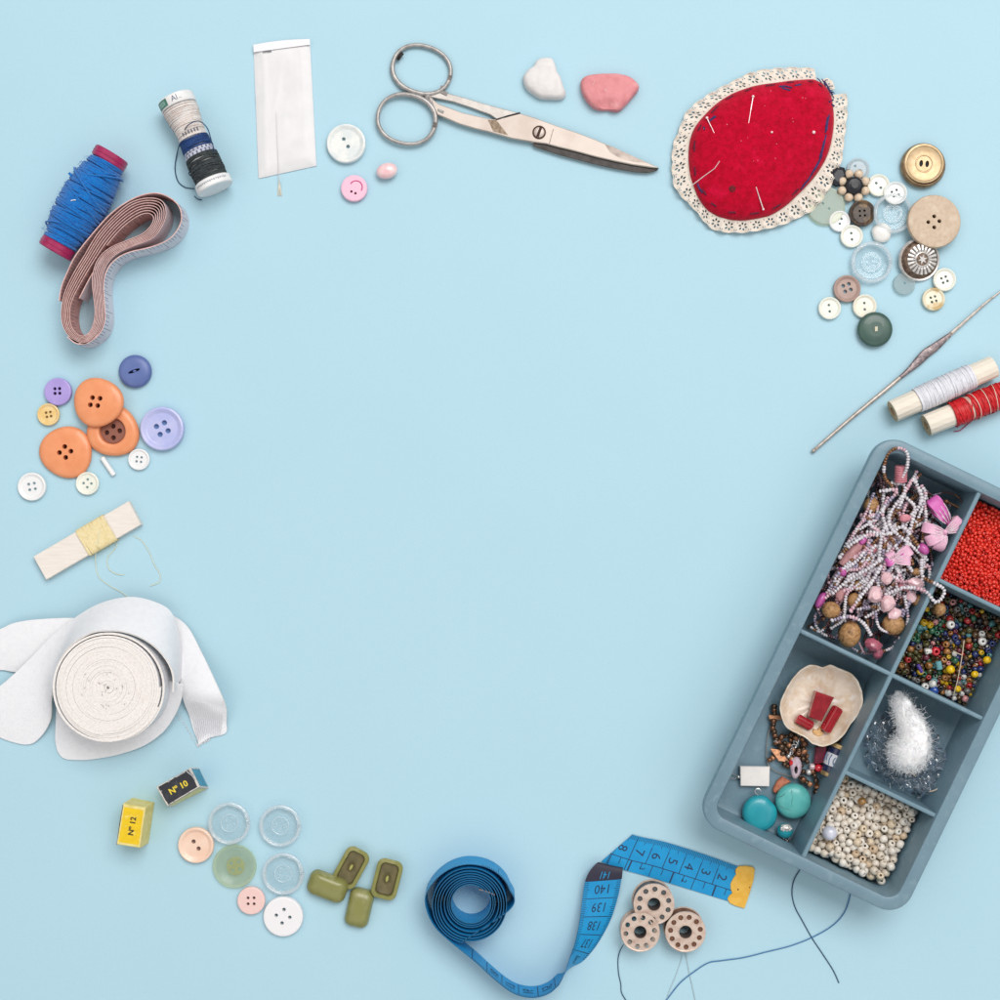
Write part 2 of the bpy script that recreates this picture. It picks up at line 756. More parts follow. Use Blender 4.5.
orange(65, 452, 26.2, 7.5, 0, 'orange pebble shaped button lying flat on the table, lowest of the three orange ones',
       [(-5.6 + 0, .6, 2.5), (-.3, -5.4, 2.5), (5.8, -.8, 2.5), (.6, 5.4, 2.5)], 'dome', 1.0)
ob = orange(112, 431, 26, 8, 0, 'orange button with its brown recessed middle showing under another orange button',
            [(-6.4, 1.4, 2.6), (0, -5, 2.6), (6.4, -.4, 2.6), (0.2, 6.5, 2.6)], 'recess', -.6)
pm = MB()
pm.lathe([(26 * .485, 3.2), (26 * .485, 3.6)], 40, cap0=False)
hs = [circle(x, -y, 2.6, 14) for x, y in ((-6.4, 1.4), (0, -5), (6.4, -.4), (.2, 6.5))]
pm = MB()
prism(pm, circle(0, 0, 26 * .478, 40), 3.1, 3.75, .2, holes=hs)
pm.build('recess', m_or2, ob)
orange(97, 402, 25, 7.5, 7.4, 'orange pebble shaped button resting on top of another orange button',
       [(-4.4, -4.0, 2.5), (3.2, -3.2, 2.5), (1, 4, 2.5), (-6.4, 3.2, 2.5)], 'dome', 2.2, tilt=(2.2, 4))

m_slate = mat('slate_blue_plastic', (98, 116, 172), .4, col2=(90, 108, 166), f=12)
o = button(134, 371, 16.6, 8, m_slate, 'slate blue domed button with a slit across its middle', 'dome', [(0, 0, 6.4, 1.6, .35)], group=GL)
pb = MB()
pb.lathe([(8, .3), (8, .8)], 20)
pb.build('hole_shade_disc', mat('slate_hole', (52, 62, 96), .7), o)
pb = MB()
pb.ball((0, 0, 5.6), (2.2, 1.7, 1.5), 10, 6)
pb.build('shank_bridge', m_slate, o)
m_lil = mat('lilac_plastic', (178, 158, 222), .4, col2=(170, 150, 216), f=10)
o = button(57.4, 391.6, 13.8, 6, m_lil, 'small lilac button with four dark holes above a yellow button', 'flat', four(3.3, 1.7, .75, -.2, -.6), group=GL)
pb = MB()
pb.lathe([(7, .3), (7, .8)], 20)
pb.build('hole_shade_disc', mat('violet_hole', (44, 24, 74), .7), o)
m_yel = mat('honey_plastic', (236, 200, 130), .35, col2=(240, 212, 156), f=8, sss=.25, coat=.3)
o = button(48, 414.4, 11.2, 5, m_yel, 'small honey yellow button beside the lilac one', 'rim', four(3, 1.4, .6), group=GL)
pb = MB()
pb.lathe([(5.5, .3), (5.5, .8)], 20)
pb.build('hole_shade_disc', mat('honey_hole', (160, 132, 92), .7), o)
m_lil2 = mat('pale_lilac_plastic', (194, 196, 234), .35, col2=(182, 188, 232), f=14, sss=.2, coat=.2)
o = button(161.6, 428.5, 22, 8, m_lil2, 'large pale lilac button with a broad rim and sunken middle', 'rim', four(6.2, 2.7, .35), group=GL)
pb = MB()
pb.lathe([(11, .3), (11, .7)], 24)
pb.build('hole_shade_disc', mat('lilac_hole', (122, 158, 204), .7), o)
button(138.6, 459.4, 10.8, 4.5, m_white, 'tiny white four hole button below the large lilac button', 'rim', four(3.2, 1.25, .9), group=GL)
button(87, 483.4, 11.6, 4.5, m_cream, 'small cream four hole button touching the lowest orange button', 'rim', four(3.9, 1.35, .05), group=GL)
button(31.4, 486.6, 14.2, 5, m_white, 'white four hole button alone below the lowest orange button', 'rim', four(4, 1.5, .6), group=GL)
mb = MB()
a, b = wp(102, 457.5, 2.4), wp(114.2, 475.4, 2.4)
mb.cyl(a, b, 2.6, 12, bev=.6)
tag(mb.build('tube_bead', m_white, org=wp(108, 466)), 'short white tube bead lying below the orange buttons', 'bead')

# bottom left
GB = 'buttons below the small boxes'
m_peach = mat('peach_plastic', (244, 214, 194), .35, col2=(240, 204, 182), f=14, sss=.2, coat=.3)
o = button(195.6, 845.6, 18, 6.5, m_peach, 'peach button with two holes and a pale rim beside the clear button', 'rim', two(4.3, 2.2, .95), group=GB)
pb = MB()
pb.lathe([(8, .3), (8, .8)], 20)
pb.build('hole_shade_disc', mat('peach_hole', (132, 108, 104), .7), o)
m_pinkb = mat('pale_pink_plastic', (240, 206, 200), .4, sss=.2)
o = button(251, 901, 14, 5.5, m_pinkb, 'small pale pink button with four brown holes', 'flat', four(4.2, 1.55, .78), group=GB)
pb = MB()
pb.lathe([(7, .3), (7, .8)], 20)
pb.build('hole_shade_disc', mat('maroon_hole', (88, 56, 62), .7), o)
m_wh2 = mat('matt_white_plastic', (240, 238, 240), .45, sss=.1)
o = button(283, 917, 20, 6, m_wh2, 'plain white button with four teal looking holes at the bottom of the group', 'flat', four(6.8, 1.85, .15, 0, -.6), group=GB)
pb = MB()
pb.lathe([(10, .2), (10, .5)], 24)
pb.build('hole_shade_disc', mat('teal_hole', (128, 170, 178), .7), o)
m_clear = clear('clear_plastic', tint=(255, 255, 255), gloss=.025, w=.10, rough=.1, bump=.35, bf=4)
m_clear2 = clear('clear_rim_plastic', tint=(255, 255, 255), w=.4, rough=.14, body=(238, 244, 248), bump=.4, bf=3)


m_clear3 = clear('clear_ring_plastic', tint=(255, 255, 255), w=.3, rough=.16, body=(246, 250, 252), bump=.5, bf=2, gloss=.06)


def clear_button(px, py, R, T, label, holes, z=0.0, group=None, tilt=None):
    o = button(px, py, R, T, m_clear, label, 'clear', holes, z=z, group=group, tilt=tilt)
    rm = MB()
    r = R * .93
    rm.tube([(r * math.cos(2 * PI * i / 56), r * math.sin(2 * PI * i / 56), T * .93) for i in range(56)], lambda t: 1.5, 8, closed=True)
    rm.build('rim', m_clear2, o)
    rm = MB()
    r = R * .86
    rm.tube([(r * math.cos(2 * PI * i / 56), r * math.sin(2 * PI * i / 56), T * .9 + .3 * math.sin(i * 2.3)) for i in range(56)], lambda t: 1.2 + .5 * math.sin(t * 40), 7, closed=True)
    r = R * .4
    rm.tube([(r * math.cos(2 * PI * i / 36), r * math.sin(2 * PI * i / 36), T * .76) for i in range(36)], .5, 5, closed=True)
    for h in holes:
        rm.tube([(h[0] + 1.6 * math.cos(2 * PI * i / 14), -h[1] + 1.6 * math.sin(2 * PI * i / 14), T * .74) for i in range(14)], .3, 5, closed=True)
    rm.build('moulded_ring', m_clear3, o)
    return o


clear_button(229, 823.5, 21.2, 7, 'clear plastic button touching the peach button', four(4.6, 1.4, .5), group=GB)
clear_button(280, 826, 21, 7, 'clear plastic button standing apart at the upper right of the group', four(4.6, 1.4, .1), group=GB)
clear_button(283, 874, 21, 7, 'clear plastic button just above the plain white button', four(4.6, 1.4, .9), group=GB)
m_green_t = clear('green_clear_plastic', tint=(253, 254, 249), body=(222, 229, 192), w=.34, rough=.35)
o = button(234, 867, 22, 6, m_green_t, 'pale green see-through button between the clear and pink ones', 'widerim', four(5.4, 1.5, .6, 1), group=GB)
pb = MB()
prism(pb, circle(1, 0, 9.2, 30), 2.0, 2.9, .3, holes=[circle(1 + 5.4 * math.cos(.6 + k * PI / 2), -5.4 * math.sin(.6 + k * PI / 2), 1.5, 12) for k in range(4)])
pb.build('centre_boss', clear('green_boss', tint=(252, 253, 242), body=(220, 220, 172), w=.35, rough=.3), o)

# beside the packet
o = button(346, 143, 19.6, 7, m_pearl, 'white pearly two hole button to the right of the white packet', 'rim', two(4.3, 1.9, 1.05, -.4, -.8), group='trinkets by the packet')
m_pink = mat('pink_plastic', (244, 194, 214), .4, sss=.2)
o = button(354, 188, 13.3, 6, m_pink, 'small pink button with a smile drawn round its two eye holes', 'flat', [(-2.6, 3.4, 1.3), (1.4, 5.2, 1.3)], group='trinkets by the packet')
sm = MB()
arc = [(2 + 6.2 * math.cos(t_), 1 + 6.2 * math.sin(t_), 6.05) for t_ in [math.radians(x) for x in range(-35, 152, 8)]]
sm.tube(arc, .55, 6)
m_magenta = mat('magenta_ink', (206, 62, 130), .5)
sm.build('smile', m_magenta, o)
pb = MB()
pb.lathe([(8, .3), (8, .8)], 20)
pb.build('hole_shade_disc', mat('rose_hole', (170, 80, 116), .7), o)
m_peb = mat('pink_pearl', (246, 200, 204), .22, col2=(248, 226, 224), f=10, coat=.7, sss=.2)
mb = MB()
mb.ball((0, 0, 6.4), (10.8, 8, 6.4), 24, 14)
o = mb.build('pebble_bead', m_peb)
o.location = wp(387, 171, 6) * S - Vector((0, 0, 6 * S))
o.rotation_euler = (0, 0, .25)
tag(o, 'small oval pink pearly bead right of the smiling button', 'bead')

# right of the pincushion
GR = 'buttons right of the pincushion'
m_wood = mat('woodchip', (206, 184, 160), .6, col2=(196, 172, 148), f=3.5, bump=.1, bf=2, c3=(214, 194, 172), f2=9)
o = button(934.5, 221.3, 26.8, 6, m_wood, 'large flat pale wooden button with four small holes', 'flat',
           [(-6.2, 1, 2), (-.3, -4.8, 2), (4.8, 0, 2), (-.4, 6.2, 2)], z=8, tilt=(1.2, 2.5), group=GR)
pb = MB()
pb.lathe([(11, .3), (11, .9)], 24)
pb.build('hole_shade_disc', mat('wood_hole', (70, 42, 22), .8), o)
m_goldb = mat('brushed_brass', (208, 182, 144), .42, metal=.45, col2=(196, 166, 124), f=5)
m_goldrim = mat('bronze_rim', (150, 116, 86), .35, metal=.7, col2=(176, 146, 112), f=6)
o = thing('button', wp(923.7, 164.5, 0), 'brass toned metal button with stepped rings and two dark slots', 'button', GR)
mb = MB()
org = wp(923.7, 165, 0)
ML = Matrix.Translation(wp(923.2, 166, 5) - Vector((0, 0, 5)))
mb.lathe([(19, 0), (22, 1.5), (22.2, 5.5), (21.2, 7), (20.6, 8.2), (19.6, 8.6)], 56, 0, ML, cap1=False)
mb.build('rim', m_goldrim, o, org=org)
mb = MB()
ML = Matrix.Translation(wp(924.2, 164, 9) - Vector((0, 0, 9)))
mb.lathe([(19.8, 8.0), (19.4, 9.4), (17.6, 9.8), (17.2, 9.2), (16.6, 8.9), (9, 8.9), (8.6, 9.5), (8, 9.5), (7.4, 8.8)], 56, 0, ML, cap0=False, cap1=False)
v, f = cdt(circle(0, 0, 7.4, 56), [circle(-3, .2, 1.9, 14, 3.4, -.12), circle(3, -.4, 1.9, 14, 3.4, -.12)])
mb.add([ML @ Vector((p.x, p.y, 8.8)) for p in v], f)
mb.build('face', m_goldb, o, org=org)
mb = MB()
mb.lathe([(7.3, 6.5), (7.3, 7.0)], 24, 0, ML)
mb.build('hole_shade_disc', m_dark, o, org=org)  # black disc puts the slots' shade into colour

m_silver = mat('antique_silver', (226, 223, 220), .3, metal=.4, col2=(204, 200, 196), f=4)
m_oxid = mat('oxidised_silver', (136, 114, 98), .4, metal=.5, col2=(96, 78, 66), f=4)
o = thing('button', wp(920, 260, 0), 'ornate domed silver button with a sunburst and star', 'button', GR)
org = wp(920, 260, 0)
M0 = Matrix.Translation(wp(919.5, 259.5, 6) - Vector((0, 0, 3))) @ Matrix.Rotation(math.radians(9), 4, Vector((.6, .8, 0)))
mb = MB()
mb.lathe([(19, -2), (21, -.5), (21.4, 1.5), (20.4, 3), (18.9, 2.4)], 56, 0, M0)
mb.build('rim', m_silver, o, org=org)
mb = MB()
mb.lathe([(19.2, 2.2), (17.8, 4.6), (15, 6.6), (11, 8), (6, 8.8), (2, 9)], 48, 0, M0, cap0=False)
mb.build('dome', m_oxid, o, org=org)
mb = MB()
for k in range(20):
    a_ = 2 * PI * k / 20
    ca, sa = math.cos(a_), math.sin(a_)
    path = [M0 @ Vector((r * ca, r * sa, z)) for r, z in ((7.2, 9.0), (9.5, 8.9), (12, 8.3), (14.6, 7.4))]
    mb.tube(path, lambda t_: .85 + 1.0 * t_, 6)
mb.build('sunburst', m_silver, o, org=org)
mb = MB()
mb.lathe([(7.4, 8.7), (7.2, 9.4), (6.5, 9.6), (6.1, 9.0)], 32, 0, M0, cap1=False)
star = []
for k in range(12):
    r = 5.4 if k % 2 == 0 else 2.3
    star.append(Vector((r * math.cos(k * PI / 6 + .3), r * math.sin(k * PI / 6 + .3))))
sm = MB()
prism(sm, star, 8.9, 10.1, .3)
mb.merge(sm.xf(M0))
mb.build('star', m_silver, o, org=org)

m_brownb = mat('horn', (84, 70, 58), .45, col2=(52, 44, 40), f=5, c3=(132, 104, 70), f2=9)


def flatside(t_):
    # a flat cut on the right-hand side
    d_ = abs(((t_ + PI) % (2 * PI)) - PI)
    return min(1.0, .86 / max(.2, math.cos(d_))) if d_ < 1.0 else 1.0


o = button(862.8, 212.8, 13.2, 6, m_brownb, 'dark mottled horn button with one side cut straight', 'rim', four(3.4, 1.2, .7), z=1.5, group=GR, shape=flatside)
pb = MB()
pb.lathe([(6, .2), (6, .5)], 20)
pb.build('hole_shade_disc', mat('horn_hole', (120, 110, 96), .7), o)
m_taupe = mat('taupe_plastic', (178, 152, 142), .4, col2=(170, 142, 132), f=10)
button(847.4, 288.5, 13.6, 5.5, m_taupe, 'brownish pink four hole button above two cream ones', 'rim', four(4.2, 2, .45, 0, -1), group=GR)
m_dgreen = mat('bottle_green', (66, 96, 86), .38, col2=(58, 86, 78), f=16, coat=.15)
o = button(876, 329, 17.6, 7, m_dgreen, 'dark green round button with a pale thread knot in its middle', 'dome', (), z=2.5, group=GR)
pb = MB()
v = [(-1.3, -2.6, 7), (1.3, -2.2, 7), (1.5, 2.4, 7), (-1.5, 2.2, 7)]
pb.hexa([Vector((x, y, 8.3)) for x, y, z in v], [Vector((x, y, 6.6)) for x, y, z in v])
pb.build('thread_knot', mat('knot_thread', (208, 204, 180), .8), o)
button(830, 308, 11.3, 5, m_cream, 'cream two hole button left of the dark green one', 'rim', two(3.2, 1.35, 1.45, -.3), group=GR)
button(865, 306, 12, 5, m_cream2, 'warm cream two hole button tucked under the dark green button', 'rim', two(3.2, 1.4, 1.5), group=GR)
button(852, 236, 11.4, 5, m_cream, 'cream two hole button with a raised rim below the horn button', 'rim', two(3.1, 1.4, 1.45), group=GR)
button(879, 185, 11.3, 5, m_cream, 'creamy pearl two hole button left of a white four hole one', 'rim', two(3.2, 1.5, .8), group=GR)
button(896, 193, 11.7, 5, m_pearl, 'shiny white four hole button overlapping a cream one', 'rim', four(3.6, 1.3, .4), z=3, group=GR, tilt=(2.5, 5))
button(840, 221, 10.6, 4.5, m_white, 'white two hole button half under the pale green button', 'rim', two(2.6, 1.3, 1.9, 1), group=GR)
m_wt = clear('milky_plastic', tint=(253, 254, 255), body=(232, 238, 240), w=.62, rough=.3)
button(858.5, 169, 11.5, 5, m_wt, 'milky see-through two hole button above the flower ornament', 'rim', two(3, 1.4, .9, -1, -1), group=GR)
m_gt = clear('sage_clear_plastic', tint=(253, 254, 251), body=(224, 229, 204), w=.45, rough=.3)
o = button(826, 206, 19.5, 4, m_gt, 'large sage green see-through button half under the lace', 'flat', two(4, 1.3, .7), z=0, group=GR)
m_gt2 = clear('grey_green_clear', tint=(251, 253, 253), body=(204, 219, 217), w=.38, rough=.35)
button(904.5, 284, 11.4, 4, m_gt2, 'greyish see-through button under the ornate silver button', 'flat', [(0, -.8, 1.4)], group=GR)
button(945, 279.4, 11.6, 5, m_cream, 'cream four hole button touching the rim of the silver button', 'rim', four(3.3, 1.4, .4), z=.5, group=GR)
m_ct = mat('cream_tan', (236, 226, 200), .35, col2=(206, 180, 130), f=16, lo=.5, hi=.58, sss=.15, coat=.3)
button(934, 299, 11.5, 5, m_ct, 'cream and tan streaked four hole button below the cream one', 'rim', four(3.2, 1.4, .5), group=GR)
clear_button(872, 262, 20.8, 7, 'large clear plastic button lying below the milky pearl bead', two(3.2, 1.3, .5, 1), group=GR)
clear_button(893.5, 213, 20, 7, 'large clear button lying under the white four hole button', two(4, 1.4, .35, 2, -2), group=GR)
mb = MB()
pl = [(10 * math.cos(2 * PI * k / 40) * (1 + .05 * math.sin(5 * 2 * PI * k / 40)), 10 * math.sin(2 * PI * k / 40)) for k in range(40)]
org = wp(883, 232, 8)
dome(mb, [(org.x + x, org.y + y) for x, y in pl], [(.8, 0), (.98, 1.5), (1, 3), (.92, 5), (.7, 6.6), (.4, 7.6), (.1, 8)])
tag(mb.build('pearl_bead', mat('milk_pearl', (240, 238, 234), .3, sss=.3, coat=.5), org=Vector((org.x, org.y, 0))), 'flat milky white pearl bead between the two large clear buttons', 'bead', GR)

# flower ornament
o = thing('flower_ornament', wp(854.7, 185, 0), 'small flower ornament of cream beads round a black faceted stone', 'ornament')
org = wp(854.7, 185, 0)
ct = wp(854.7, 185, 9)
mb = MB()
mb.lathe([(7.5, 3), (9.2, 5.5), (8.6, 8.2), (6.4, 9.6), (3.5, 10.2)], 9, 0, Matrix.Translation((ct.x, ct.y, 0)))
mb.build('stone', mat('black_stone', (36, 38, 44), .32, spec=.35), o, org=org, ang=10)
m_bone = mat('bone_bead', (226, 206, 182), .4, col2=(208, 182, 154), f=4)
m_wire = mat('dark_wire', (120, 96, 80), .35, metal=.8)
for k in range(8):
    a_ = k * PI / 4 + .38
    mb = MB()
    mb.ball((ct.x + 12.6 * math.cos(a_), ct.y + 12.6 * math.sin(a_), 4.5), (4.5, 4.5, 4.2), 14, 8)
    mb.build('petal', m_bone, o, org=org)
mb = MB()
pth = []
for k in range(97):
    a_ = 2 * PI * k / 96
    r = 14.3 + 3.0 * math.cos(8 * (a_ - .38))
    pth.append(Vector((ct.x + r * math.cos(a_), ct.y + r * math.sin(a_), 5.2)))
mb.tube(pth, .45, 5)
mb.build('wire', m_wire, o, org=org)
mb = MB()
mb.lathe([(6, 0), (8.8, 3), (8, 6), (5, 7.5)], 7, 0, Matrix.Translation(wp(838.5, 176, 5) - Vector((0, 0, 5))) @ Matrix.Scale(1.25, 4, (0.35, .93, 0)))
tag(mb.build('faceted_bead', MATS['black_stone'], org=wp(838.5, 176), ang=10), 'black faceted stone half hidden under the lace', 'bead')

# olive toggle buttons
m_olive = mat('olive_plastic', (138, 138, 78), .38, col2=(130, 130, 72), f=9, coat=.25, c3=(158, 156, 104), f2=16)
m_olive2 = mat('olive_back', (112, 102, 66), .5, col2=(98, 90, 58), f=6)


def rrect(hw, hh, rad, n=7):
    out = []
    for cx, cy, a0 in ((hw - rad, hh - rad, 0), (-hw + rad, hh - rad, PI / 2), (-hw + rad, -hh + rad, PI), (hw - rad, -hh + rad, 1.5 * PI)):
        for k in range(n):
            a_ = a0 + PI / 2 * k / (n - 1)
            out.append((cx + rad * math.cos(a_), cy + rad * math.sin(a_)))
    return out


def loops(mb, Ls, mi=0, cap0=False, cap1=False, M=None):
    """skin a list of equal-length 3-D loops"""
    n = len(Ls[0])
    vs = [Vector(p) for L in Ls for p in L]
    if M is not None:
        vs = [M @ v for v in vs]
    fs = []
    for k in range(len(Ls) - 1):
        for i in range(n):
            j = (i + 1) % n
            fs.append((k * n + i, k * n + j, (k + 1) * n + j, (k + 1) * n + i))
    if cap0:
        fs.append(tuple(reversed(range(n))))
    if cap1:
        o_ = (len(Ls) - 1) * n
        fs.append(tuple(range(o_, o_ + n)))
    return mb.add(vs, fs, mi)


def ring(hw, hh, rad, z, n=7, bow=0.0):
    return [Vector((x, y, z - bow * (x / 19.0) ** 2)) for x, y in rrect(hw, hh, rad, n)]


def toggle(px, py, ang, label, back, z=0, tilt=None, hw=19, hh=12.6):
    o = thing('toggle_button', wp(px, py, z), label, 'button', 'olive toggle buttons')
    org = wp(px, py, z)
    M = Matrix.Translation(wp(px, py, z + 7) - Vector((0, 0, 7))) @ Matrix.Rotation(-ang, 4, 'Z')
    if tilt:
        M = Matrix.Translation(wp(px, py, z + 7) - Vector((0, 0, 7))) @ Matrix.Rotation(math.radians(tilt[1]), 4, Vector((-math.sin(tilt[0]), math.cos(tilt[0]), 0))) @ Matrix.Rotation(-ang, 4, 'Z')
    mb = MB()
    if not back:
        L = []
        for s_, z_ in ((.93, 0), (1, 1.5), (1.0, 4), (.96, 7), (.88, 9.4), (.74, 11.2), (.55, 12.3), (.3, 12.9), (.05, 13)):
            rad = 7.5 * s_
            L.append([Vector((x, y, z_)) for x, y in rrect(hw * s_, hh * s_, min(rad, hh * s_ * .98))])
        loops(mb, L, 0, True, True, M)
        mb.build('shell', m_olive, o, org=org, ang=60)
        mb = MB()
        mb.cyl(M @ Vector((-4, 0, -.0)), M @ Vector((4, 0, -.0)), 1.2, 8)
        return o
    L = [ring(6, 4, 3, 0), ring(14, 8.5, 6, 1), ring(hw, hh, 7.5, 7), ring(hw, hh, 7.5, 8.6), ring(hw - .6, hh - .6, 7, 9.2), ring(hw - 3.4, hh - 3.4, 5.5, 9.2), ring(hw - 4, hh - 4, 5, 8.4)]
    loops(mb, L, 0, True, False, M)
    mb.build('shell', m_olive, o, org=org, ang=40)
    mb = MB()
    L = [ring(hw - 4, hh - 4, 5, 8.4), ring(hw - 5, hh - 5, 4.6, 5.2), ring(hw - 7, hh - 7, 3.6, 4.6)]
    loops(mb, L, 0, False, True, M)
    mb.build('hollow', m_olive2, o, org=org, ang=40)
    mb = MB()
    for r in (5.6, 4.0):
        mb.tube([M @ Vector((r * math.cos(2 * PI * k / 24), .72 * r * math.sin(2 * PI * k / 24), 4.9)) for k in range(24)], .45, 5, closed=True)
    mb.build('ridge', m_olive2, o, org=org)
    mb = MB()
    mb.ball((0, 0, 0), (3.6, 1.7, 2.6), 12, 8)
    mb.xf(M @ Matrix.Translation((0, 0, 6.4)))
    mb.build('shank', mat('olive_shank', (176, 170, 100), .45), o, org=org)
    return o


toggle(351, 867.5, -1.07, 'olive toggle button showing its hollow back, leaning under a domed one', True, 0, None, 20.5, 12.6)
toggle(387, 879, 1.82, 'olive toggle button showing its hollow back, standing at the right of the four', True, 1.5, None, 20, 13)
toggle(327.5, 886.5, .36, 'olive toggle button domed side up, lying across the hollow one', False, 3, (-2.0, 10), 20, 12.6)
toggle(359, 908.5, 1.80, 'olive toggle button domed side up, lowest of the four', False, 0, None, 19.5, 12.2)
# ------------------------------------------------------------------ scissors
sc = thing('scissors', wp(480, 110), 'steel scissors, closed, with two finger rings and a dark reflection painted on one blade', 'scissors')
org = wp(480, 110)


def zp(pts, ox, oy, s_, z):
    return [wp(ox + x / s_, oy + y / s_, z) for x, y in pts]


m_blade = mat('worn_steel', (206, 193, 183), .44, metal=.3, col2=(200, 187, 177), f=18, c3=(192, 177, 166), f2=34)
m_dblade = mat('reflection_and_wear_steel', (62, 58, 56), .4, metal=.6, col2=(48, 44, 42), f=8)  # dark tone stands in for the bevel's reflection; also the ring's worn spot
m_tarn = mat('tarnish', (128, 108, 88), .55, metal=.3, col2=(160, 142, 122), f=2.5)
low = [(185, 236), (270, 233), (330, 249), (410, 273), (470, 289), (516, 301), (600, 335), (760, 400), (900, 452), (965, 478),
       (955, 487), (930, 493), (890, 491), (830, 481), (760, 466), (650, 437), (590, 418), (563, 409), (556, 399), (500, 360),
       (440, 320), (420, 306), (360, 284), (300, 264), (230, 250)]
mb = MB()
prism(mb, zp(low, 360, 20, 3.226, 4), 1.5, 4.6, .7)
for p in mb.v:
    # hollow-ground lower blade: its dark reflection beyond the screw is painted on below
    pass
mb.build('blade', m_steel, sc, org=org)
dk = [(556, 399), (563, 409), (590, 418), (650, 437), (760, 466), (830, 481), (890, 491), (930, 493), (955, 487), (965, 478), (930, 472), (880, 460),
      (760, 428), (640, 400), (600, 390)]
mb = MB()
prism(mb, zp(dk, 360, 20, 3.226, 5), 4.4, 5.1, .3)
mb.build('dark_reflection_strip', m_dblade, sc, org=org)
upp = [(222, 248), (255, 271), (330, 299), (415, 318), (442, 321), (480, 310), (516, 301), (560, 314), (640, 343), (700, 363), (760, 386), (810, 407),
       (860, 430), (900, 447), (940, 465), (964, 477), (940, 476), (880, 467), (820, 455), (760, 441), (690, 422), (640, 410), (600, 399), (560, 394),
       (490, 382), (420, 362), (370, 350), (320, 335), (250, 305), (238, 284)]
mb = MB()
prism(mb, zp(upp, 360, 20, 3.226, 8), 5.2, 8.2, .8)
mb.build('blade', m_blade, sc, org=org)
mb = MB()
prism(mb, zp([(412, 322), (440, 323), (478, 372), (430, 360)], 360, 20, 3.226, 8), 8.1, 8.34, .1)
mb.build('tarnish_patch', m_tarn, sc, org=org)
mb = MB()
prism(mb, zp([(790, 402), (815, 409), (858, 429), (900, 448), (925, 460), (890, 459), (855, 451), (830, 441), (806, 427)], 360, 20, 3.226, 8), 8.1, 8.26, .05)
mb.build('tarnish_patch', mat('blade_smoke', (150, 134, 126), .45, metal=.3, col2=(190, 176, 166), f=12, lo=.4, hi=.7), sc, org=org)
mb = MB()
mb.tube(zp([(440, 322), (478, 310), (517, 300)], 360, 20, 3.226, 7.4), 1.0, 6)
mb.build('joint_gap', m_dark, sc, org=org)
mb = MB()
mb.tube(zp([(624, 352), (618, 372), (611, 398)], 360, 20, 3.226, 8.2), .35, 5)
mb.build('score_line', m_tarn, sc, org=org)
cs = wp(360 + 578 / 3.226, 20 + 362 / 3.226, 9)
mb = MB()
mb.lathe([(6.7, 8.1), (6.7, 8.9), (6.1, 9.4), (5.6, 8.9), (5.4, 8.6)], 32, 0, Matrix.Translation((cs.x, cs.y, 0)), cap1=True)
ring_m = mat('rusty_steel', (110, 82, 68), .45, metal=.6)
p_ = mb.build('pivot_screw', ring_m, sc, org=org)
mb = MB()
mb.lathe([(5.2, 8.5), (5.2, 9.2), (4.4, 9.8), (2, 10)], 28, 0, Matrix.Translation((cs.x, cs.y, 0)))
mb.build('screw_head', m_blade, p_, org=org)
mb = MB()
d_ = Vector((.35, .94, 0))
q_ = Vector((d_.y, -d_.x, 0))
c0 = cs.copy()
c0.z = 0
mb.hexa([c0 + d_ * a * 4.9 + q_ * b * 1.35 + Vector((0, 0, 10.15)) for a, b in ((1, 1), (1, -1), (-1, -1), (-1, 1))],
        [c0 + d_ * a * 4.9 + q_ * b * 1.35 + Vector((0, 0, 8.8)) for a, b in ((1, 1), (1, -1), (-1, -1), (-1, 1))])
mb.build('screw_slot', mat('slot_rust', (66, 38, 30), .8), p_, org=org)


def fring(cx, cy, rx, ry, rot, z, thick_at):
    pts = []
    for k in range(72):
        t_ = 2 * PI * k / 72
        x = rx * math.copysign(abs(math.cos(t_)) ** .92, math.cos(t_))
        y = ry * math.copysign(abs(math.sin(t_)) ** .92, math.sin(t_))
        pts.append(wp(cx + x * math.cos(rot) - y * math.sin(rot), cy + x * math.sin(rot) + y * math.cos(rot), z))
    mb = MB()
    mb.tube(pts, lambda t_: 2.1 + .6 * max(0, math.cos(2 * PI * t_ - thick_at)), 10, closed=True)
    return mb


m_ringm = mat('grey_steel', (182, 178, 175), .36, metal=.4, col2=(158, 153, 150), f=5, bump=.08, bf=1.2)
fring(421.6, 69.6, 29.4, 23.6, .30, 3.6, 1.9).build('finger_ring', m_ringm, sc, org=org)
fring(406.6, 119.2, 29.0, 24.4, .22, 5.6, -.8).build('finger_ring', m_ringm, sc, org=org)
# the stub where each ring runs into its shank
mb = MB()
mb.tube(zp([(268, 214), (262, 232), (282, 240)], 360, 20, 3.226, 4), 2.4, 8)
mb.tube(zp([(215, 243), (232, 262), (243, 290)], 360, 20, 3.226, 6), 2.4, 8)
mb.tube(zp([(238, 300), (252, 292), (270, 300)], 360, 20, 3.226, 6.5), 2.4, 8)
mb.build('ring_joint', m_ringm, sc, org=org)
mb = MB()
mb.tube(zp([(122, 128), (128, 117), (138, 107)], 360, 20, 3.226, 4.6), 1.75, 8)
mb.build('worn_spot', m_dblade, sc, org=org)

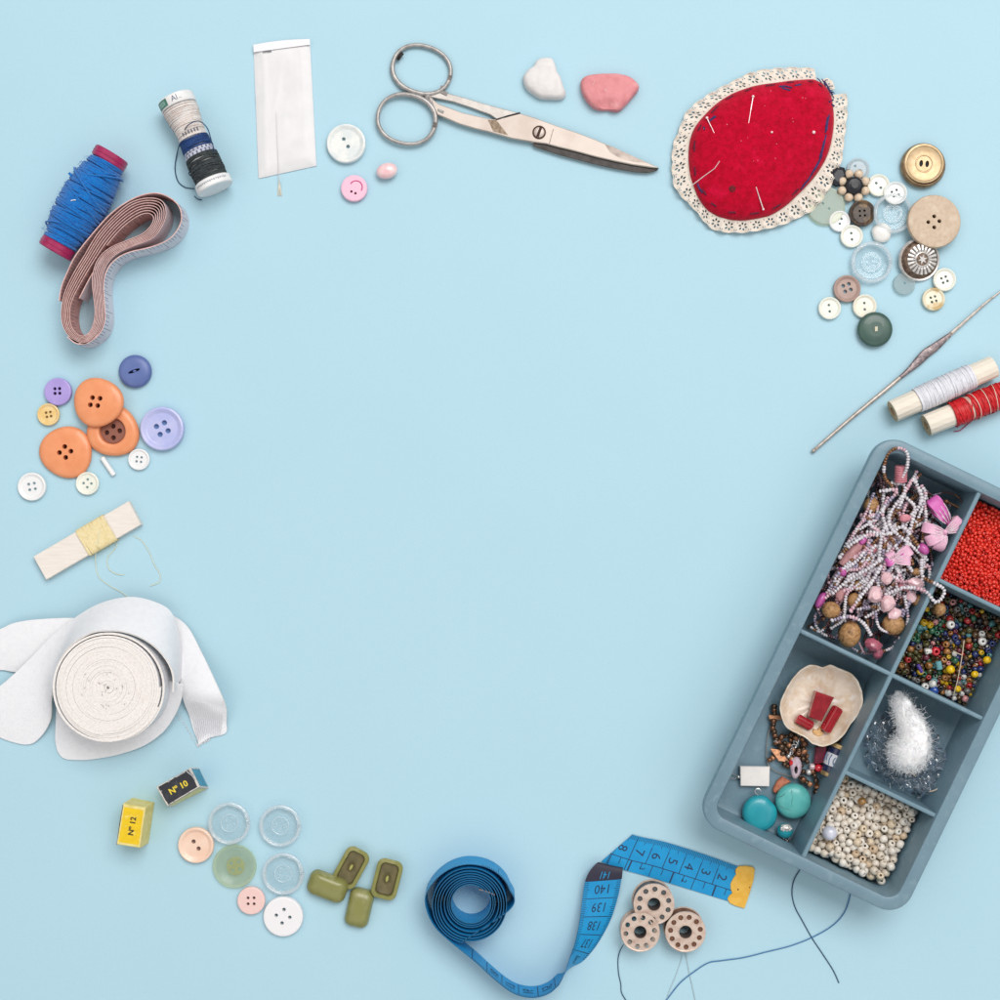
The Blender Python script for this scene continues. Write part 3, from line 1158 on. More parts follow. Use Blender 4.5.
# ------------------------------------------------------------------ tailor's chalk
m_chalk = mat('white_chalk', (232, 228, 226), .8, col2=(224, 219, 218), f=7, bump=.35, bf=3)
pts = zoom([(186, 112), (225, 93), (262, 90), (300, 96), (322, 132), (340, 195), (362, 228), (384, 300), (400, 345), (386, 378), (350, 390), (290, 388), (225, 385),
            (175, 360), (120, 318), (96, 270), (94, 225), (125, 180), (165, 150)], 510, 45, 7.143)
pts = [wp(p.x, p.y, 5) for p in cr([(a, b) for a, b in pts], 3, True)]
mb = MB()
dome(mb, pts, [(.95, 0), (1, 2), (1, 4), (.97, 7), (.9, 9.5), (.8, 11), (.5, 11.8), (.2, 12)], wob=.7, wf=10)
tag(mb.build('tailors_chalk', m_chalk, org=wp(543, 80), ang=50), 'rounded triangular piece of white tailor\'s chalk next to a pink piece', 'chalk', 'pieces of tailor\'s chalk')
m_chalk2 = mat('pink_chalk', (226, 146, 150), .75, col2=(216, 134, 138), f=8, bump=.4, bf=3, c3=(232, 164, 166), f2=12)
pts = zoom([(508, 255), (545, 225), (620, 212), (720, 207), (800, 214), (870, 240), (920, 290), (912, 330), (880, 370), (830, 430), (780, 472), (735, 474), (700, 466), (660, 468),
            (610, 458), (565, 425), (530, 375), (508, 320)], 510, 45, 7.143)
pts = [wp(p.x, p.y, 5) for p in cr([(a, b) for a, b in pts], 3, True)]
mb = MB()
dome(mb, pts, [(.94, 0), (1, 2), (1, 5), (.985, 8), (.94, 10.5), (.84, 11.8), (.5, 12.3), (.2, 12.4)], wob=1.4, wf=12)
# chipped hollow at the near edge
cch = wp(510 + 690 / 7.143, 45 + 432 / 7.143, 10)
for p in mb.v:
    d2 = ((p.x - cch.x) / 10) ** 2 + ((p.y - cch.y) / 4.2) ** 2
    if p.z > 3:
        p.z -= 5.5 * math.exp(-d2)
ch = mb.build('tailors_chalk', m_chalk2, org=wp(609, 93), ang=60)
tag(ch, 'pink piece of tailor\'s chalk with a chipped lower edge', 'chalk', 'pieces of tailor\'s chalk')
mb = MB()
for (x, y, a_, L_) in ((600, 268, 1.2, 5), (683, 318, .9, 4), (690, 330, -.6, 3)):
    p = wp(510 + x / 7.143, 45 + y / 7.143, 12.4)
    d_ = Vector((math.cos(a_), math.sin(a_), 0)) * L_ / 2
    mb.tube([p - d_, p, p + d_], .35, 4)
mb.build('scratch', mat('chalk_scratch', (238, 190, 190), .9), ch, org=wp(609, 93))

# ------------------------------------------------------------------ white paper packet with a needle
m_paper = mat('glassine_paper', (229, 227, 228), .5, col2=(224, 222, 224), f=26, bump=.25, bf=9, c3=(234, 232, 233), f2=40)
pk = thing('needle_packet', wp(284, 110), 'white glassine paper packet, tall and narrow, with a folded top edge', 'packet')
org = wp(284, 110)
cor = [(253.4, 45.3), (309.8, 39.6), (316.4, 165.8), (258.6, 178.4)]


def quad(u, v):
    a, b, c, d = cor
    x = (a[0] * (1 - u) + b[0] * u) * (1 - v) + (d[0] * (1 - u) + c[0] * u) * v
    y = (a[1] * (1 - u) + b[1] * u) * (1 - v) + (d[1] * (1 - u) + c[1] * u) * v
    return x, y


mb = MB()
NU, NV = 28, 60
vs = []
for j in range(NV + 1):
    for i in range(NU + 1):
        u, v = i / NU, j / NV
        x, y = quad(u, v)
        if v < .03:
            y -= 1.2 * math.sin(PI * u)
        e = min(u, 1 - u, v * 2, (1 - v) * 2)
        z = 1.2 + 2.6 * min(1, e / .16) ** .7
        # creased panel edges and a soft dent
        z += .5 * math.exp(-((u - .15 - .02 * math.sin(6 * v)) / .025) ** 2) - .3 * math.exp(-((u - .87) / .03) ** 2) - .25 * math.exp(-((u - .78 - .03 * v) / .02) ** 2)
        z += .7 * noise.noise(Vector((u * 2, v * 4, 2))) + .15 * noise.noise(Vector((u * 9, v * 16, 7)))
        z += .7 * math.exp(-(((u - .3 + (v - .55) * .5)) / .03) ** 2) * math.exp(-((v - .35) / .15) ** 2)
        vs.append(wp(x, y, max(.6, z)))
fs = []
W_ = NU + 1
for j in range(NV):
    for i in range(NU):
        fs.append((j * W_ + i, (j + 1) * W_ + i, (j + 1) * W_ + i + 1, j * W_ + i + 1))
bd = [i for i in range(W_)] + [j * W_ + NU for j in range(1, NV + 1)] + [NV * W_ + i for i in range(NU - 1, -1, -1)] + [j * W_ for j in range(NV - 1, 0, -1)]
k0 = len(vs)
for b in bd:
    p = vs[b].copy()
    p.z = 0.1
    vs.append(p)
n_ = len(bd)
for i in range(n_):
    fs.append((bd[i], bd[(i + 1) % n_], k0 + (i + 1) % n_, k0 + i))
mb.add(vs, fs)
mb.build('envelope', m_paper, pk, org=org, ang=60)
m_paper2 = mat('bright_paper', (238, 236, 240), .35, bump=.15, bf=4)
E1 = [wp(quad(u, -.004)[0], quad(u, -.004)[1] - 1.3 * math.sin(PI * u), 3.2 + .4 * math.sin(9 * u)) for u in [i / 16 for i in range(17)]]
E2 = [wp(*quad(u, .052 - .012 * u), 4.4) for u in [i / 16 for i in range(17)]]
mb = MB()
mb.ribbon(E1, E2, .5)
mb.build('top_fold', m_paper2, pk, org=org)
mb = MB()
mb.tube([wp(262.5, 52.2, 4.6), wp(266, 51.6, 4.8), wp(271.5, 51.3, 4.6)], .45, 5)
mb.build('staple_mark', mat('staple_grey', (120, 122, 128), .5, metal=.4), pk, org=org)
ndl = thing('sewing_needle', wp(278, 150), 'fine needle threaded with a short cream tail, lying down the packet', 'needle')
org = wp(278, 150)
mb = MB()
mb.tube([wp(276.2, 112, 5.2), wp(277, 135, 5.2), wp(278.2, 160, 5), wp(279, 176, 4), wp(279.4, 184, 2)], lambda t_: .16 + .22 * t_, 6)
mb.build('shaft', mat('fine_needle', (216, 212, 212), .4), ndl, org=org)
mb = MB()
for dx in (-1, -.3, .5, 1.1):
    mb.tube([wp(279.2, 180, 2.4), wp(279.4 + dx, 188, 1.2), wp(279.6 + dx * 1.8, 196, .6)], .4, 4)
mb.build('thread_tail', mat('cream_thread', (222, 216, 200), .8), ndl, org=org)

# ------------------------------------------------------------------ pincushion
out = zoom([(185, 450), (182, 525), (190, 600), (210, 660), (240, 720), (275, 762), (320, 790), (380, 807), (440, 812), (510, 803), (580, 785), (645, 745), (700, 695), (750, 645), (790, 598),
            (825, 545), (850, 490), (866, 430), (875, 370), (876, 310), (870, 250), (858, 205), (830, 168), (800, 148), (770, 139), (710, 142), (650, 148), (575, 158), (500, 170), (440, 188), (380, 213), (325, 248), (270, 298),
            (225, 350), (198, 400)], 650, 50, 4.762)
pc = thing('pincushion', wp(760, 150), 'red felt pincushion, pear shaped, edged with cream lace', 'pincushion')
org = wp(760, 150)
poly = [wp(p.x, p.y, 9) for p in cr([(a, b) for a, b in out], 5, True)]
m_felt = mat('red_felt', (196, 2, 46), .95, col2=(174, 1, 36), f=5, bump=.7, bf=1.8, sheen=.15, c3=(206, 10, 56), f2=14, spec=.1)
FPROF = [(.93, 1), (.985, 4), (1, 7.5), (.995, 10), (.975, 13), (.94, 15.6), (.89, 18), (.82, 20.4), (.73, 22.6), (.62, 24.4), (.5, 25.7), (.36, 26.6), (.2, 27), (.05, 27.2)]
mb = MB()
dome(mb, poly, FPROF, wob=1.8, wf=22)
mb.build('felt_cover', m_felt, pc, org=org, ang=70)
pcent = sum((Vector(p[:2]) for p in poly), Vector((0, 0))) / len(poly)


def felt_z(x, y):
    """height of the felt at a working-space place"""
    ang = math.atan2(y - pcent.y, x - pcent.x)
    best, rr = 9, 60
    for p in poly:
        a_ = math.atan2(p.y - pcent.y, p.x - pcent.x)
        d_ = abs((a_ - ang + PI) % (2 * PI) - PI)
        if d_ < best:
            best, rr = d_, math.hypot(p.x - pcent.x, p.y - pcent.y)
    s_ = math.hypot(x - pcent.x, y - pcent.y) / rr
    for k in range(2, len(FPROF) - 1):
        (s0, z0), (s1, z1) = FPROF[k], FPROF[k + 1]
        if s1 <= s_ <= s0:
            return z0 + (z1 - z0) * (s0 - s_) / (s0 - s1) + 1.8 * noise.noise(Vector((x / 22, y / 22, 3.1)))
    return FPROF[-1][1] if s_ < .1 else 9


def on_felt(px, py, dz=0.0):
    p = wp(px, py, 22)
    for _ in range(3):
        p = wp(px, py, felt_z(p.x, p.y))
    p.z += dz
    return p


# lint and loose fibres of the felt
mb = MB()
for _ in range(1500):
    a_ = rnd.uniform(0, 2 * PI)
    pl_ = poly[rnd.randrange(len(poly))]
    s_ = math.sqrt(rnd.random()) * .97
    x, y = pcent.x + (pl_.x - pcent.x) * s_, pcent.y + (pl_.y - pcent.y) * s_
    z = felt_z(x, y)
    L_ = rnd.uniform(1.2, 3.2)
    d_ = Vector((math.cos(a_), math.sin(a_), 0)) * L_
    p = Vector((x, y, z))
    mb.tube([p - Vector((0, 0, .2)), p + d_ * .5 + Vector((0, 0, rnd.uniform(.2, .6))), p + d_ + Vector((0, 0, rnd.uniform(-.1, .4)))], .13, 3)
mb.build('felt_fibres', mat('felt_fibre', (204, 14, 56), .95, rand=(204, 14, 56)), pc, org=org)
mb = MB()
for x, y in ((703, 130), (777, 145), (741, 140), (727, 124), (793, 122), (757, 160), (776, 158), (747, 138), (754, 161), (765, 106), (803, 98), (805, 99), (770, 92), (792, 119)):
    p = on_felt(x + rnd.uniform(-1, 1), y + rnd.uniform(-1, 1), .25)
    mb.ball(p, rnd.uniform(.35, .6), 6, 4)
mb.build('lint', mat('pale_lint', (236, 150, 170), .9), pc, org=org)
mb = MB()
p = on_felt(732.6, 187.8, -1.9)
mb.ball(p, (4.6, 5, 2.9), 18, 10)
mb.build('stain', mat('felt_stain', (98, 24, 28), .95, col2=(132, 14, 36), f=3, bump=.5, bf=1.6), pc, org=org)

m_stitch = mat('navy_stitch', (44, 34, 86), .8, col2=(70, 52, 110), f=2)
m_stitch2 = mat('dark_red_stitch', (96, 12, 46), .85)
mb = MB()


def stitch(mb, pts, r=.8, mi=0):
    mb.tube([on_felt(x, y, .35) for x, y in pts], r, 5, mi)


for pts in ([(834, 106), (831.5, 104.5)], [(833, 100), (829, 102)], [(826, 84), (829, 89)], [(828, 88), (832.5, 95)], [(824, 81), (827, 86)],
            [(829.2, 115), (827.6, 122), (826.6, 131)], [(827.8, 117), (826.4, 124), (825.2, 133)], [(826, 135), (824, 144), (821.5, 154)], [(824, 141), (822, 150), (819.5, 158)],
            [(822, 155), (818, 164), (814, 171)], [(819, 161), (815.5, 167), (811.5, 174)], [(813, 172), (808, 180), (802.5, 186)], [(809, 179), (805, 184), (800.5, 189.5)],
            [(779, 86.6), (785, 86.2), (792, 88)], [(782, 88), (790, 90.4)], [(795, 85.6), (801, 84.4)], [(708, 122), (713, 118.5), (716, 116.5)], [(709.5, 120.5), (715, 116)],
            [(704.4, 130), (703.6, 127)], [(697.5, 183.5), (700, 189.5), (702.5, 193)], [(698, 186), (701, 191)]):
    stitch(mb, pts, .95)
for _ in range(0, 1):
    pass
per = [Vector(p[:2]) for p in poly]
nper = len(per)
k = 0
while k < nper:
    p0 = per[k]
    c_ = pcent + (p0 - pcent) * .935
    e_ = pcent + (per[(k + 3) % nper] - pcent) * (.935 + rnd.uniform(-.012, .012))
    k += rnd.choice((7, 8, 9))
    if c_.x > wp(800, 0, 9).x and c_.y < wp(0, 95, 9).y:
        continue
    z0, z1 = felt_z(c_.x, c_.y), felt_z(e_.x, e_.y)
    mb.tube([Vector((c_.x, c_.y, z0 + .1)), Vector(((c_.x + e_.x) / 2, (c_.y + e_.y) / 2, (z0 + z1) / 2 + .5)), Vector((e_.x, e_.y, z1 + .1))], .95, 5, 1)
mb.build('stitching', [m_stitch, m_stitch2], pc, org=org)

# lace: one motif with holes, laid along the edge 40 times as one strip
m_lace = mat('cream_lace', (238, 229, 217), .85, col2=(228, 216, 202), f=4, bump=.4, bf=1.0)
lout = zoom([(782, 88), (650, 85), (500, 103), (400, 148), (280, 212), (180, 290), (138, 385), (110, 460), (106, 580), (126, 665), (218, 765), (300, 852), (430, 869), (550, 852), (640, 828), (700, 800), (780, 758), (855, 655), (908, 540), (922, 440),
             (938, 300), (936, 205)], 650, 50, 4.762)
lin_ = zoom([(795, 150), (650, 156), (500, 178), (390, 220), (285, 298), (205, 400), (190, 455), (190, 590), (210, 650), (262, 735), (330, 786), (440, 804), (560, 784), (630, 748), (700, 690), (770, 615), (840, 505), (868, 410),
             (868, 300), (862, 215)], 650, 50, 4.762)
lo_d = cr([(a, b) for a, b in lout], 14)
li_d = cr([(a, b) for a, b in lin_], 14)


def arcl(pts):
    L_ = [0.0]
    for a, b in zip(pts, pts[1:]):
        L_.append(L_[-1] + (b - a).length)
    return [x / L_[-1] for x in L_]


lo_s, li_s = arcl(lo_d), arcl(li_d)


def at_s(pts, ss, s_):
    s_ = min(max(s_, 0), 1)
    for k in range(len(ss) - 1):
        if ss[k + 1] >= s_:
            t_ = (s_ - ss[k]) / max(1e-9, ss[k + 1] - ss[k])
            return pts[k].lerp(pts[k + 1], t_)
    return pts[-1]


NM = 34


def ruff(s_):
    return 1.9 * math.sin(2 * PI * s_ * 34 + 1) + 1.6 * noise.noise(Vector((s_ * 40, 1, 2))) + .9 * math.sin(2 * PI * s_ * 5)


unit_out = [(i / 5, 0) for i in range(5)] + [(1, j / 5) for j in range(5)]
top = []
for i in range(13):
    u = 1 - i / 12
    top.append((u, .88 + .15 * abs(math.sin(PI * u)) ** .7 - .03 * (abs((u * 4) % 1 - .5) < .2)))
unit_out += top + [(0, j / 5 * .96) for j in range(4, 0, -1)]
holes = []
for k in range(6):
    a_ = 2 * PI * k / 6 + .3
    holes.append([Vector((.5 + .23 * math.cos(a_) + q.x * math.cos(a_) - q.y * math.sin(a_), .56 + .22 * math.sin(a_) + q.x * math.sin(a_) + q.y * math.cos(a_))) for q in circle(0, 0, .105, 7, .07)])
holes.append([Vector((p.x, p.y)) for p in circle(.04 + .03, .3, .035, 6, .07)])
holes.append([Vector((p.x, p.y)) for p in circle(.93, .82, .04, 6, .05)])
holes.append([Vector((p.x, p.y)) for p in circle(.07, .82, .04, 6, .05)])
v, f = cdt(unit_out, holes)
mb = MB()
for k in range(NM):
    vs = []
    for p in v:
        s_ = (k + p.x) / NM
        a, b = at_s(li_d, li_s, s_), at_s(lo_d, lo_s, s_)
        q = a.lerp(b, p.y * (1 + .07 * noise.noise(Vector((s_ * 23, 4, 0)))))
        z = 8.3 - 3.2 * p.y + ruff(s_) * p.y
        vs.append(wp(q.x, q.y, z))
    mb.add(vs, f)
    vs2 = [p_ - Vector((0, 0, .7)) for p_ in vs]
    mb.add(vs2, [tuple(reversed(q)) for q in f])
# a gathered inner hem and picot edge cord
for tt, r in ((.02, 1.2), (.97, .5)):
    pth = []
    for k in range(260):
        s_ = k / 259
        q = at_s(li_d, li_s, s_).lerp(at_s(lo_d, lo_s, s_), tt - .05 * (tt > .5) + (.1 * abs(math.sin(PI * s_ * NM)) ** .7 if tt > .5 else 0))
        z = 8.3 - 3.2 * tt + ruff(s_) * tt
        pth.append(wp(q.x, q.y, z))
    mb.tube(pth, r, 5)
# the loose end sticking out at the tip
tp = zoom([(800, 150), (845, 195), (882, 185), (870, 148), (842, 132)], 650, 50, 4.762)
prism(mb, [wp(a, b, 5) for a, b in tp], 4.4, 5.4, .2, holes=[[wp(650 + x / 4.762, 50 + y / 4.762, 5).xy for x, y in ((848, 158), (856, 158), (856, 166), (848, 166))]])
mb.build('lace_trim', m_lace, pc, org=org, ang=70)
mb = MB()
for (x0, y0, x1, y1) in ((817, 78, 822, 84), (822, 79, 826, 88), (831, 95, 834, 98), (824, 82, 828, 80), (827, 88, 833, 86), (830, 93, 834.5, 93)):
    mb.tube([wp(x0, y0, 8), wp((x0 + x1) / 2, (y0 + y1) / 2 - 1, 11), wp(x1, y1, 8)], .5, 4)
mb.build('thread_ends', m_stitch, pc, org=org)

GP = 'pins stuck in the pincushion'
m_pin = mat('pin_steel', (238, 214, 216), .3, metal=.3)
m_pinhead = mat('pin_head', (250, 222, 226), .25, coat=.5)


def pin(pts, label, head=None, r=.36, hr=1.4):
    P = [on_felt(x, y, dz) for x, y, dz in pts]
    o = thing('pin', P[0], label, 'pin', GP)
    if len(P) > 1:
        mb = MB()
        mb.tube(P, r, 6)
        mb.build('shaft', m_pin, o, org=P[0])
    if head is not None:
        mb = MB()
        mb.ball(P[head], hr, 12, 8)
        mb.build('head', m_pinhead, o, org=P[0])
    return o


pin([(706.6, 118.6, 3), (711, 127, 1.2), (715.6, 135.5, -.6)], 'pin with a pale head leaning in the upper left of the cushion', 0)
pin([(752.6, 97.4, 3.2), (750.6, 110, 1.6), (748.4, 125, -.6)], 'pin with a round pale head near the upper edge of the cushion', 0)
pin([(691.6, 185.8, 2.4), (703, 177, 1.2), (714.5, 168.6, .9), (719.6, 161.2, .2)], 'slightly bent pin stuck in the left side of the cushion', None, .45)
pin([(762.8, 209.8, 3), (759, 197, 1.2), (756, 187, .2)], 'short pin with its head at the lower edge of the cushion', 0, .5, 1.2)
pin([(813.5, 132.6, 1.2), (813.9, 133, -3)], 'pin pushed in upright so only its head shows, nearest the right edge', 0, .4, 1.7)
pin([(771.7, 132.4, .8), (772, 132.7, -3)], 'pin pushed right in so only its small head shows in the middle', 0, .4, 1.2)

# ------------------------------------------------------------------ blue yarn spool
bs = thing('yarn_spool', wp(84, 203), 'crimson spool wound fat with bright blue yarn', 'spool')
org = wp(84, 203)
zc = 24
A0, B0 = wp(112.6, 153.6, zc), wp(54.6, 252.4, zc)
dd = (B0 - A0).normalized()
LL = (B0 - A0).length
m_crim = mat('crimson_plastic', (170, 34, 92), .38, col2=(158, 28, 82), f=8, coat=.15)
for c0_, sgn in ((A0, 1), (B0, -1)):
    mb = MB()
    a_ = c0_
    b_ = c0_ + dd * sgn * 10.5
    mb.cyl(a_, b_, 17.5, 40, bev=1.2)
    mb.tube([a_ + dd * sgn * 5.2 + (frame_of(dd)[0] * math.cos(2 * PI * k / 40) + frame_of(dd)[1] * math.sin(2 * PI * k / 40)) * 17.4 for k in range(40)], .7, 6, closed=True)
    mb.build('flange', m_crim, bs, org=org)
m_yarn = mat('blue_yarn', (10, 122, 204), .95, col2=(6, 106, 190), f=2.2, bump=.7, bf=.8, sheen=.35, spec=.2)


def yr(s_):
    return 16.5 + 6.8 * math.sin(PI * min(1, max(0, (s_ - .06) / .88))) ** .7


mb = MB()
mb.lathe([(yr(k / 20) - 1.2, 11 + (LL - 22) * k / 20) for k in range(21)], 32, 0, Matrix(((frame_of(dd)[0].x, frame_of(dd)[1].x, dd.x, A0.x), (frame_of(dd)[0].y, frame_of(dd)[1].y, dd.y, A0.y), (frame_of(dd)[0].z, frame_of(dd)[1].z, dd.z, A0.z), (0, 0, 0, 1))))
windings(mb, A0 + dd * 10.5, B0 - dd * 10.5, yr, 96, 1.05, tilt=.07, seg=30, jit=1.2)
windings(mb, A0 + dd * 10.5, B0 - dd * 10.5, lambda s_: yr(s_) + 1.1, 8, 1.0, tilt=.26, seg=30, s0=.08, s1=.92, jit=1)
mb.tube(cr([wp(83, 192, 40), wp(78, 188, 42), wp(74, 182, 40), wp(71.5, 176, 38), wp(69, 173, 38)], 4), 1.4, 5)
mb.tube(cr([wp(62, 206, 36), wp(57, 206.5, 34), wp(52.5, 207, 33)], 4), 1.2, 5)
for _ in range(420):
    s_ = rnd.uniform(.12, .88)
    t_ = rnd.uniform(0, 2 * PI)
    fx, fy, fd = frame_of(dd)
    r_ = yr(s_) + .8
    nn = fx * math.cos(t_) + fy * math.sin(t_)
    p = A0 + dd * (LL * s_) + nn * r_
    d_ = (nn * rnd.uniform(.5, 1.6) + Vector((rnd.uniform(-1, 1), rnd.uniform(-1, 1), rnd.uniform(-.5, .5))) * 2.0)
    mb.tube([p, p + d_ * .5 + nn * .3, p + d_], .14, 3)
mb.build('yarn', m_yarn, bs, org=org, ang=80)
mb = MB()
p = wp(73.5, 200.4, 48.5)
mb.tube([p - Vector((2.4, .2, 0)), p + Vector((0, .3, .5)), p + Vector((2.4, .3, .2))], .5, 5)
mb.build('lint', m_white, bs, org=org)

# ------------------------------------------------------------------ rolled pink tape
m_tpink = mat('tape_pink', (214, 168, 162), .7, col2=(204, 156, 150), f=8)
m_twhite = mat('tape_white', (226, 222, 230), .6, col2=(218, 212, 222), f=12)
m_tedge = mat('tape_edge', (230, 190, 184), .75, col2=(214, 168, 162), f=4)
inn = zoom([(170, 858), (135, 825), (122, 780), (122, 720), (140, 660), (195, 560), (255, 460), (330, 350), (410, 262), (490, 205), (540, 190), (566, 205), (566, 232), (545, 265), (500, 300), (420, 333), (340, 366), (280, 410), (243, 470),
            (226, 550), (234, 640), (243, 720), (237, 790), (212, 845)], 50, 180, 5.555)
outr = zoom([(170, 908), (98, 868), (62, 800), (57, 720), (75, 620), (120, 520), (180, 420), (252, 300), (340, 200), (440, 120), (540, 92), (625, 108), (650, 180), (625, 260), (570, 325), (470, 365), (390, 400), (335, 445), (300, 510),
             (287, 600), (297, 700), (293, 790), (262, 858), (215, 898)], 50, 180, 5.555)
ZT = 33
P_in = cr([(a, b) for a, b in inn], 7, True)
P_out = cr([(a, b) for a, b in outr], 7, True)
NT_ = 7
NP = len(P_in)
spiral = []
for k in range(NP * NT_ + NP // 2):
    f_ = k / (NP * NT_)
    i = k % NP
    t_ = min(1.0, f_)
    p = P_in[i].lerp(P_out[i], t_ ** .95)
    jx = .28 * noise.noise(Vector((k * .02, 3, 1)))
    p = p + (P_out[i] - P_in[i]).normalized() * jx
    spiral.append(p)
# trim so the inner end is the loose flap across the waist
spiral = spiral[NP // 4 + 6:NP * NT_ + 2]
last = zoom([(105, 885), (62, 815), (52, 730), (50, 690)], 50, 180, 5.555)
outer = zoom([(50, 670), (62, 600), (88, 530), (145, 415), (250, 282), (340, 185), (430, 120), (510, 84), (590, 72), (655, 92), (705, 130), (728, 180), (727, 235), (695, 295), (650, 335), (590, 362), (530, 380), (450, 398), (385, 426), (335, 470), (305, 530), (297, 600),
              (303, 690), (306, 770), (285, 838), (240, 885), (190, 910), (140, 905), (95, 870)], 50, 180, 5.555)
op = cr([(a, b) for a, b in outer], 7)
tp_ = thing('tape_measure', wp(120, 275), 'rolled pink and white tape measure standing on edge in a bean shaped loop', 'tape measure')
org = wp(120, 275)
mb = MB()


def wall(pts, th, mats, z1=ZT):
    E1, E2 = [], []
    for p in pts:
        q = wp(p.x, p.y, ZT)
        E1.append(Vector((q.x, q.y, .3)))
        E2.append(Vector((q.x, q.y, z1)))
    mb.ribbon(E1, E2, th, mats)
    return E1, E2


wall(spiral, .62, (0, 1, 2))
flap = zoom([(300, 415), (262, 470), (225, 530), (190, 595), (160, 655)], 50, 180, 5.555)
wall(cr([(a, b) for a, b in flap], 6), .9, (0, 1, 2), 31)
OE1, OE2 = wall(op, .95, (0, 1, 2))
mb.build('tape', [m_tpink, m_twhite, m_tedge], tp_, org=org, ang=50)
# printed divisions on the outer face and on the inner face of the left arm
m_print = mat('tape_print', (150, 140, 152), .7)
mb = MB()


def marks(E1, E2, side, step, lo=.1, hi=.9, every=5, num=None, mb=mb):
    d = 0.0
    k = 0
    nxt = step
    for i in range(1, len(E1) - 1):
        seg_ = (E1[i] - E1[i - 1]).length
        d += seg_
        if d >= nxt:
            nxt += step
            k += 1
            t_ = (E1[i + 1] - E1[i - 1]).normalized()
            w_ = (E2[i] - E1[i])
            nn = t_.cross(w_).normalized() * side * .62
            top_ = .92 if k % every == 0 else .45
            a, b = E1[i] + nn + w_ * .98, E1[i] + nn + w_ * (1 - .9 * top_)
            h_ = t_ * .28
            mb.add([a - h_, a + h_, b + h_, b - h_], [(0, 1, 2, 3)])


marks(OE1, OE2, 1, 3.4)
marks(OE1, OE2, -1, 3.4)
ine1 = [Vector((wp(p.x, p.y, ZT).x, wp(p.x, p.y, ZT).y, .3)) for p in spiral[:NP]]
ine2 = [Vector((p.x, p.y, ZT)) for p in ine1]
marks(ine1, ine2, 1, 3.4)
marks(ine1, ine2, -1, 3.4)
mb.build('print', m_print, tp_, org=org, smooth=False)

# ------------------------------------------------------------------ white spool with dark threads
ws = thing('thread_spool', wp(197, 148), 'white spool with a green label and bands of navy and charcoal thread', 'spool')
org = wp(197, 148)
zc = 18.6
A0, B0 = wp(175.5, 98.5, zc), wp(215.6, 188.6, zc)
dd = (B0 - A0).normalized()
LL = (B0 - A0).length
fx, fy, _ = frame_of(dd)
MA = Matrix(((fx.x, fy.x, dd.x, A0.x), (fx.y, fy.y, dd.y, A0.y), (fx.z, fy.z, dd.z, A0.z), (0, 0, 0, 1)))
m_cardw = mat('white_card', (240, 239, 238), .55, col2=(232, 230, 230), f=8, bump=.1, bf=3)
mb = MB()
mb.lathe([(17.2, -.5), (18.3, .6), (18.3, 8.6), (17.6, 9.6)], 44, 0, MA)
fl = mb.build('flange', m_cardw, ws, org=org)
mb = MB()
Lw = LL
mb.lathe([(17, Lw - 9), (18.4, Lw - 8), (18.5, Lw - .6), (17.6, Lw + .4)], 44, 0, MA, cap1=False)
v, f = cdt(circle(0, 0, 17.6, 44), [])
mb.add([MA @ Vector((p.x, p.y, Lw + .4)) for p in v], f)
fl2 = mb.build('flange', m_cardw, ws, org=org)


def on_cyl(s_, t_, r):
    """s_ along the axis from the top end, t_ the angle round it (0 faces up)"""
    up = Vector((0, 0, 1))
    sd = dd.cross(up).normalized()
    return A0 + dd * s_ + (up * math.cos(t_) + sd * math.sin(t_)) * r


def cyl_patch(mb, s0, s1, t0, t1, r, n=8, mi=0):
    vs, fs = [], []
    for i in range(n + 1):
        t_ = t0 + (t1 - t0) * i / n
        vs += [on_cyl(s0, t_, r), on_cyl(s1, t_, r)]
    for i in range(n):
        fs.append((2 * i, 2 * i + 1, 2 * i + 3, 2 * i + 2))
    mb.add(vs, fs, mi)


def cyl_text(mb, txt, size, s_, t_, r, up, mi=0):
    """lettering bent round the axis; up = +1 when its top points to the start of the axis"""
    v, f = text2d(txt, size)
    tdir = up * (1 if on_cyl(s_, .2, r).x > on_cyl(s_, 0, r).x else -1)
    mb.add([on_cyl(s_ - p.y * up, t_ + tdir * p.x / r, r) for p in v], f, mi)


sgn_l = 1 if on_cyl(4, .8, 18).x < A0.x else -1
mb = MB()
cyl_patch(mb, 1.2, 8.6, sgn_l * .42, sgn_l * 1.25, 18.45)
gl = mb.build('green_label', mat('green_label', (70, 124, 108), .5), fl, org=org)
mb = MB()
cyl_patch(mb, 2.6, 7.2, sgn_l * .56, sgn_l * 1.1, 18.62)
mb.build('label_window', mat('label_pale', (150, 186, 174), .5, col2=(110, 156, 142), f=2), gl, org=org)
mb = MB()
ts = -1 if sgn_l > 0 else 1
cyl_text(mb, 'Al', 5.4, 4.6, sgn_l * -.02, 18.5, ts if False else 1)
cyl_text(mb, '...', .6, 6.4, sgn_l * -.35, 18.5, 1)
mb.build('lettering', mat('grey_ink', (96, 110, 128), .6), fl, org=org)
mb = MB()
for k in range(17):
    t_ = -.95 + k * .115
    h_ = rnd.uniform(1.0, 2.0)
    cyl_patch(mb, Lw - 5.6, Lw - 5.6 + h_, t_, t_ + .07, 18.62, 2)
mb.build('small_print', mat('pale_ink', (150, 156, 166), .6), fl2, org=org)

bodyR = cr([(9.3, 17.6), (20, 16.2), (34, 14.2), (46, 13.8), (58, 14.6), (70, 15.4), (80, 15.6), (Lw - 8.8, 14.8)], 6)


def br(s_):
    x = s_
    for a, b in zip(bodyR, bodyR[1:]):
        if a.x <= x <= b.x:
            return a.y + (b.y - a.y) * (x - a.x) / max(1e-6, b.x - a.x)
    return 14.8


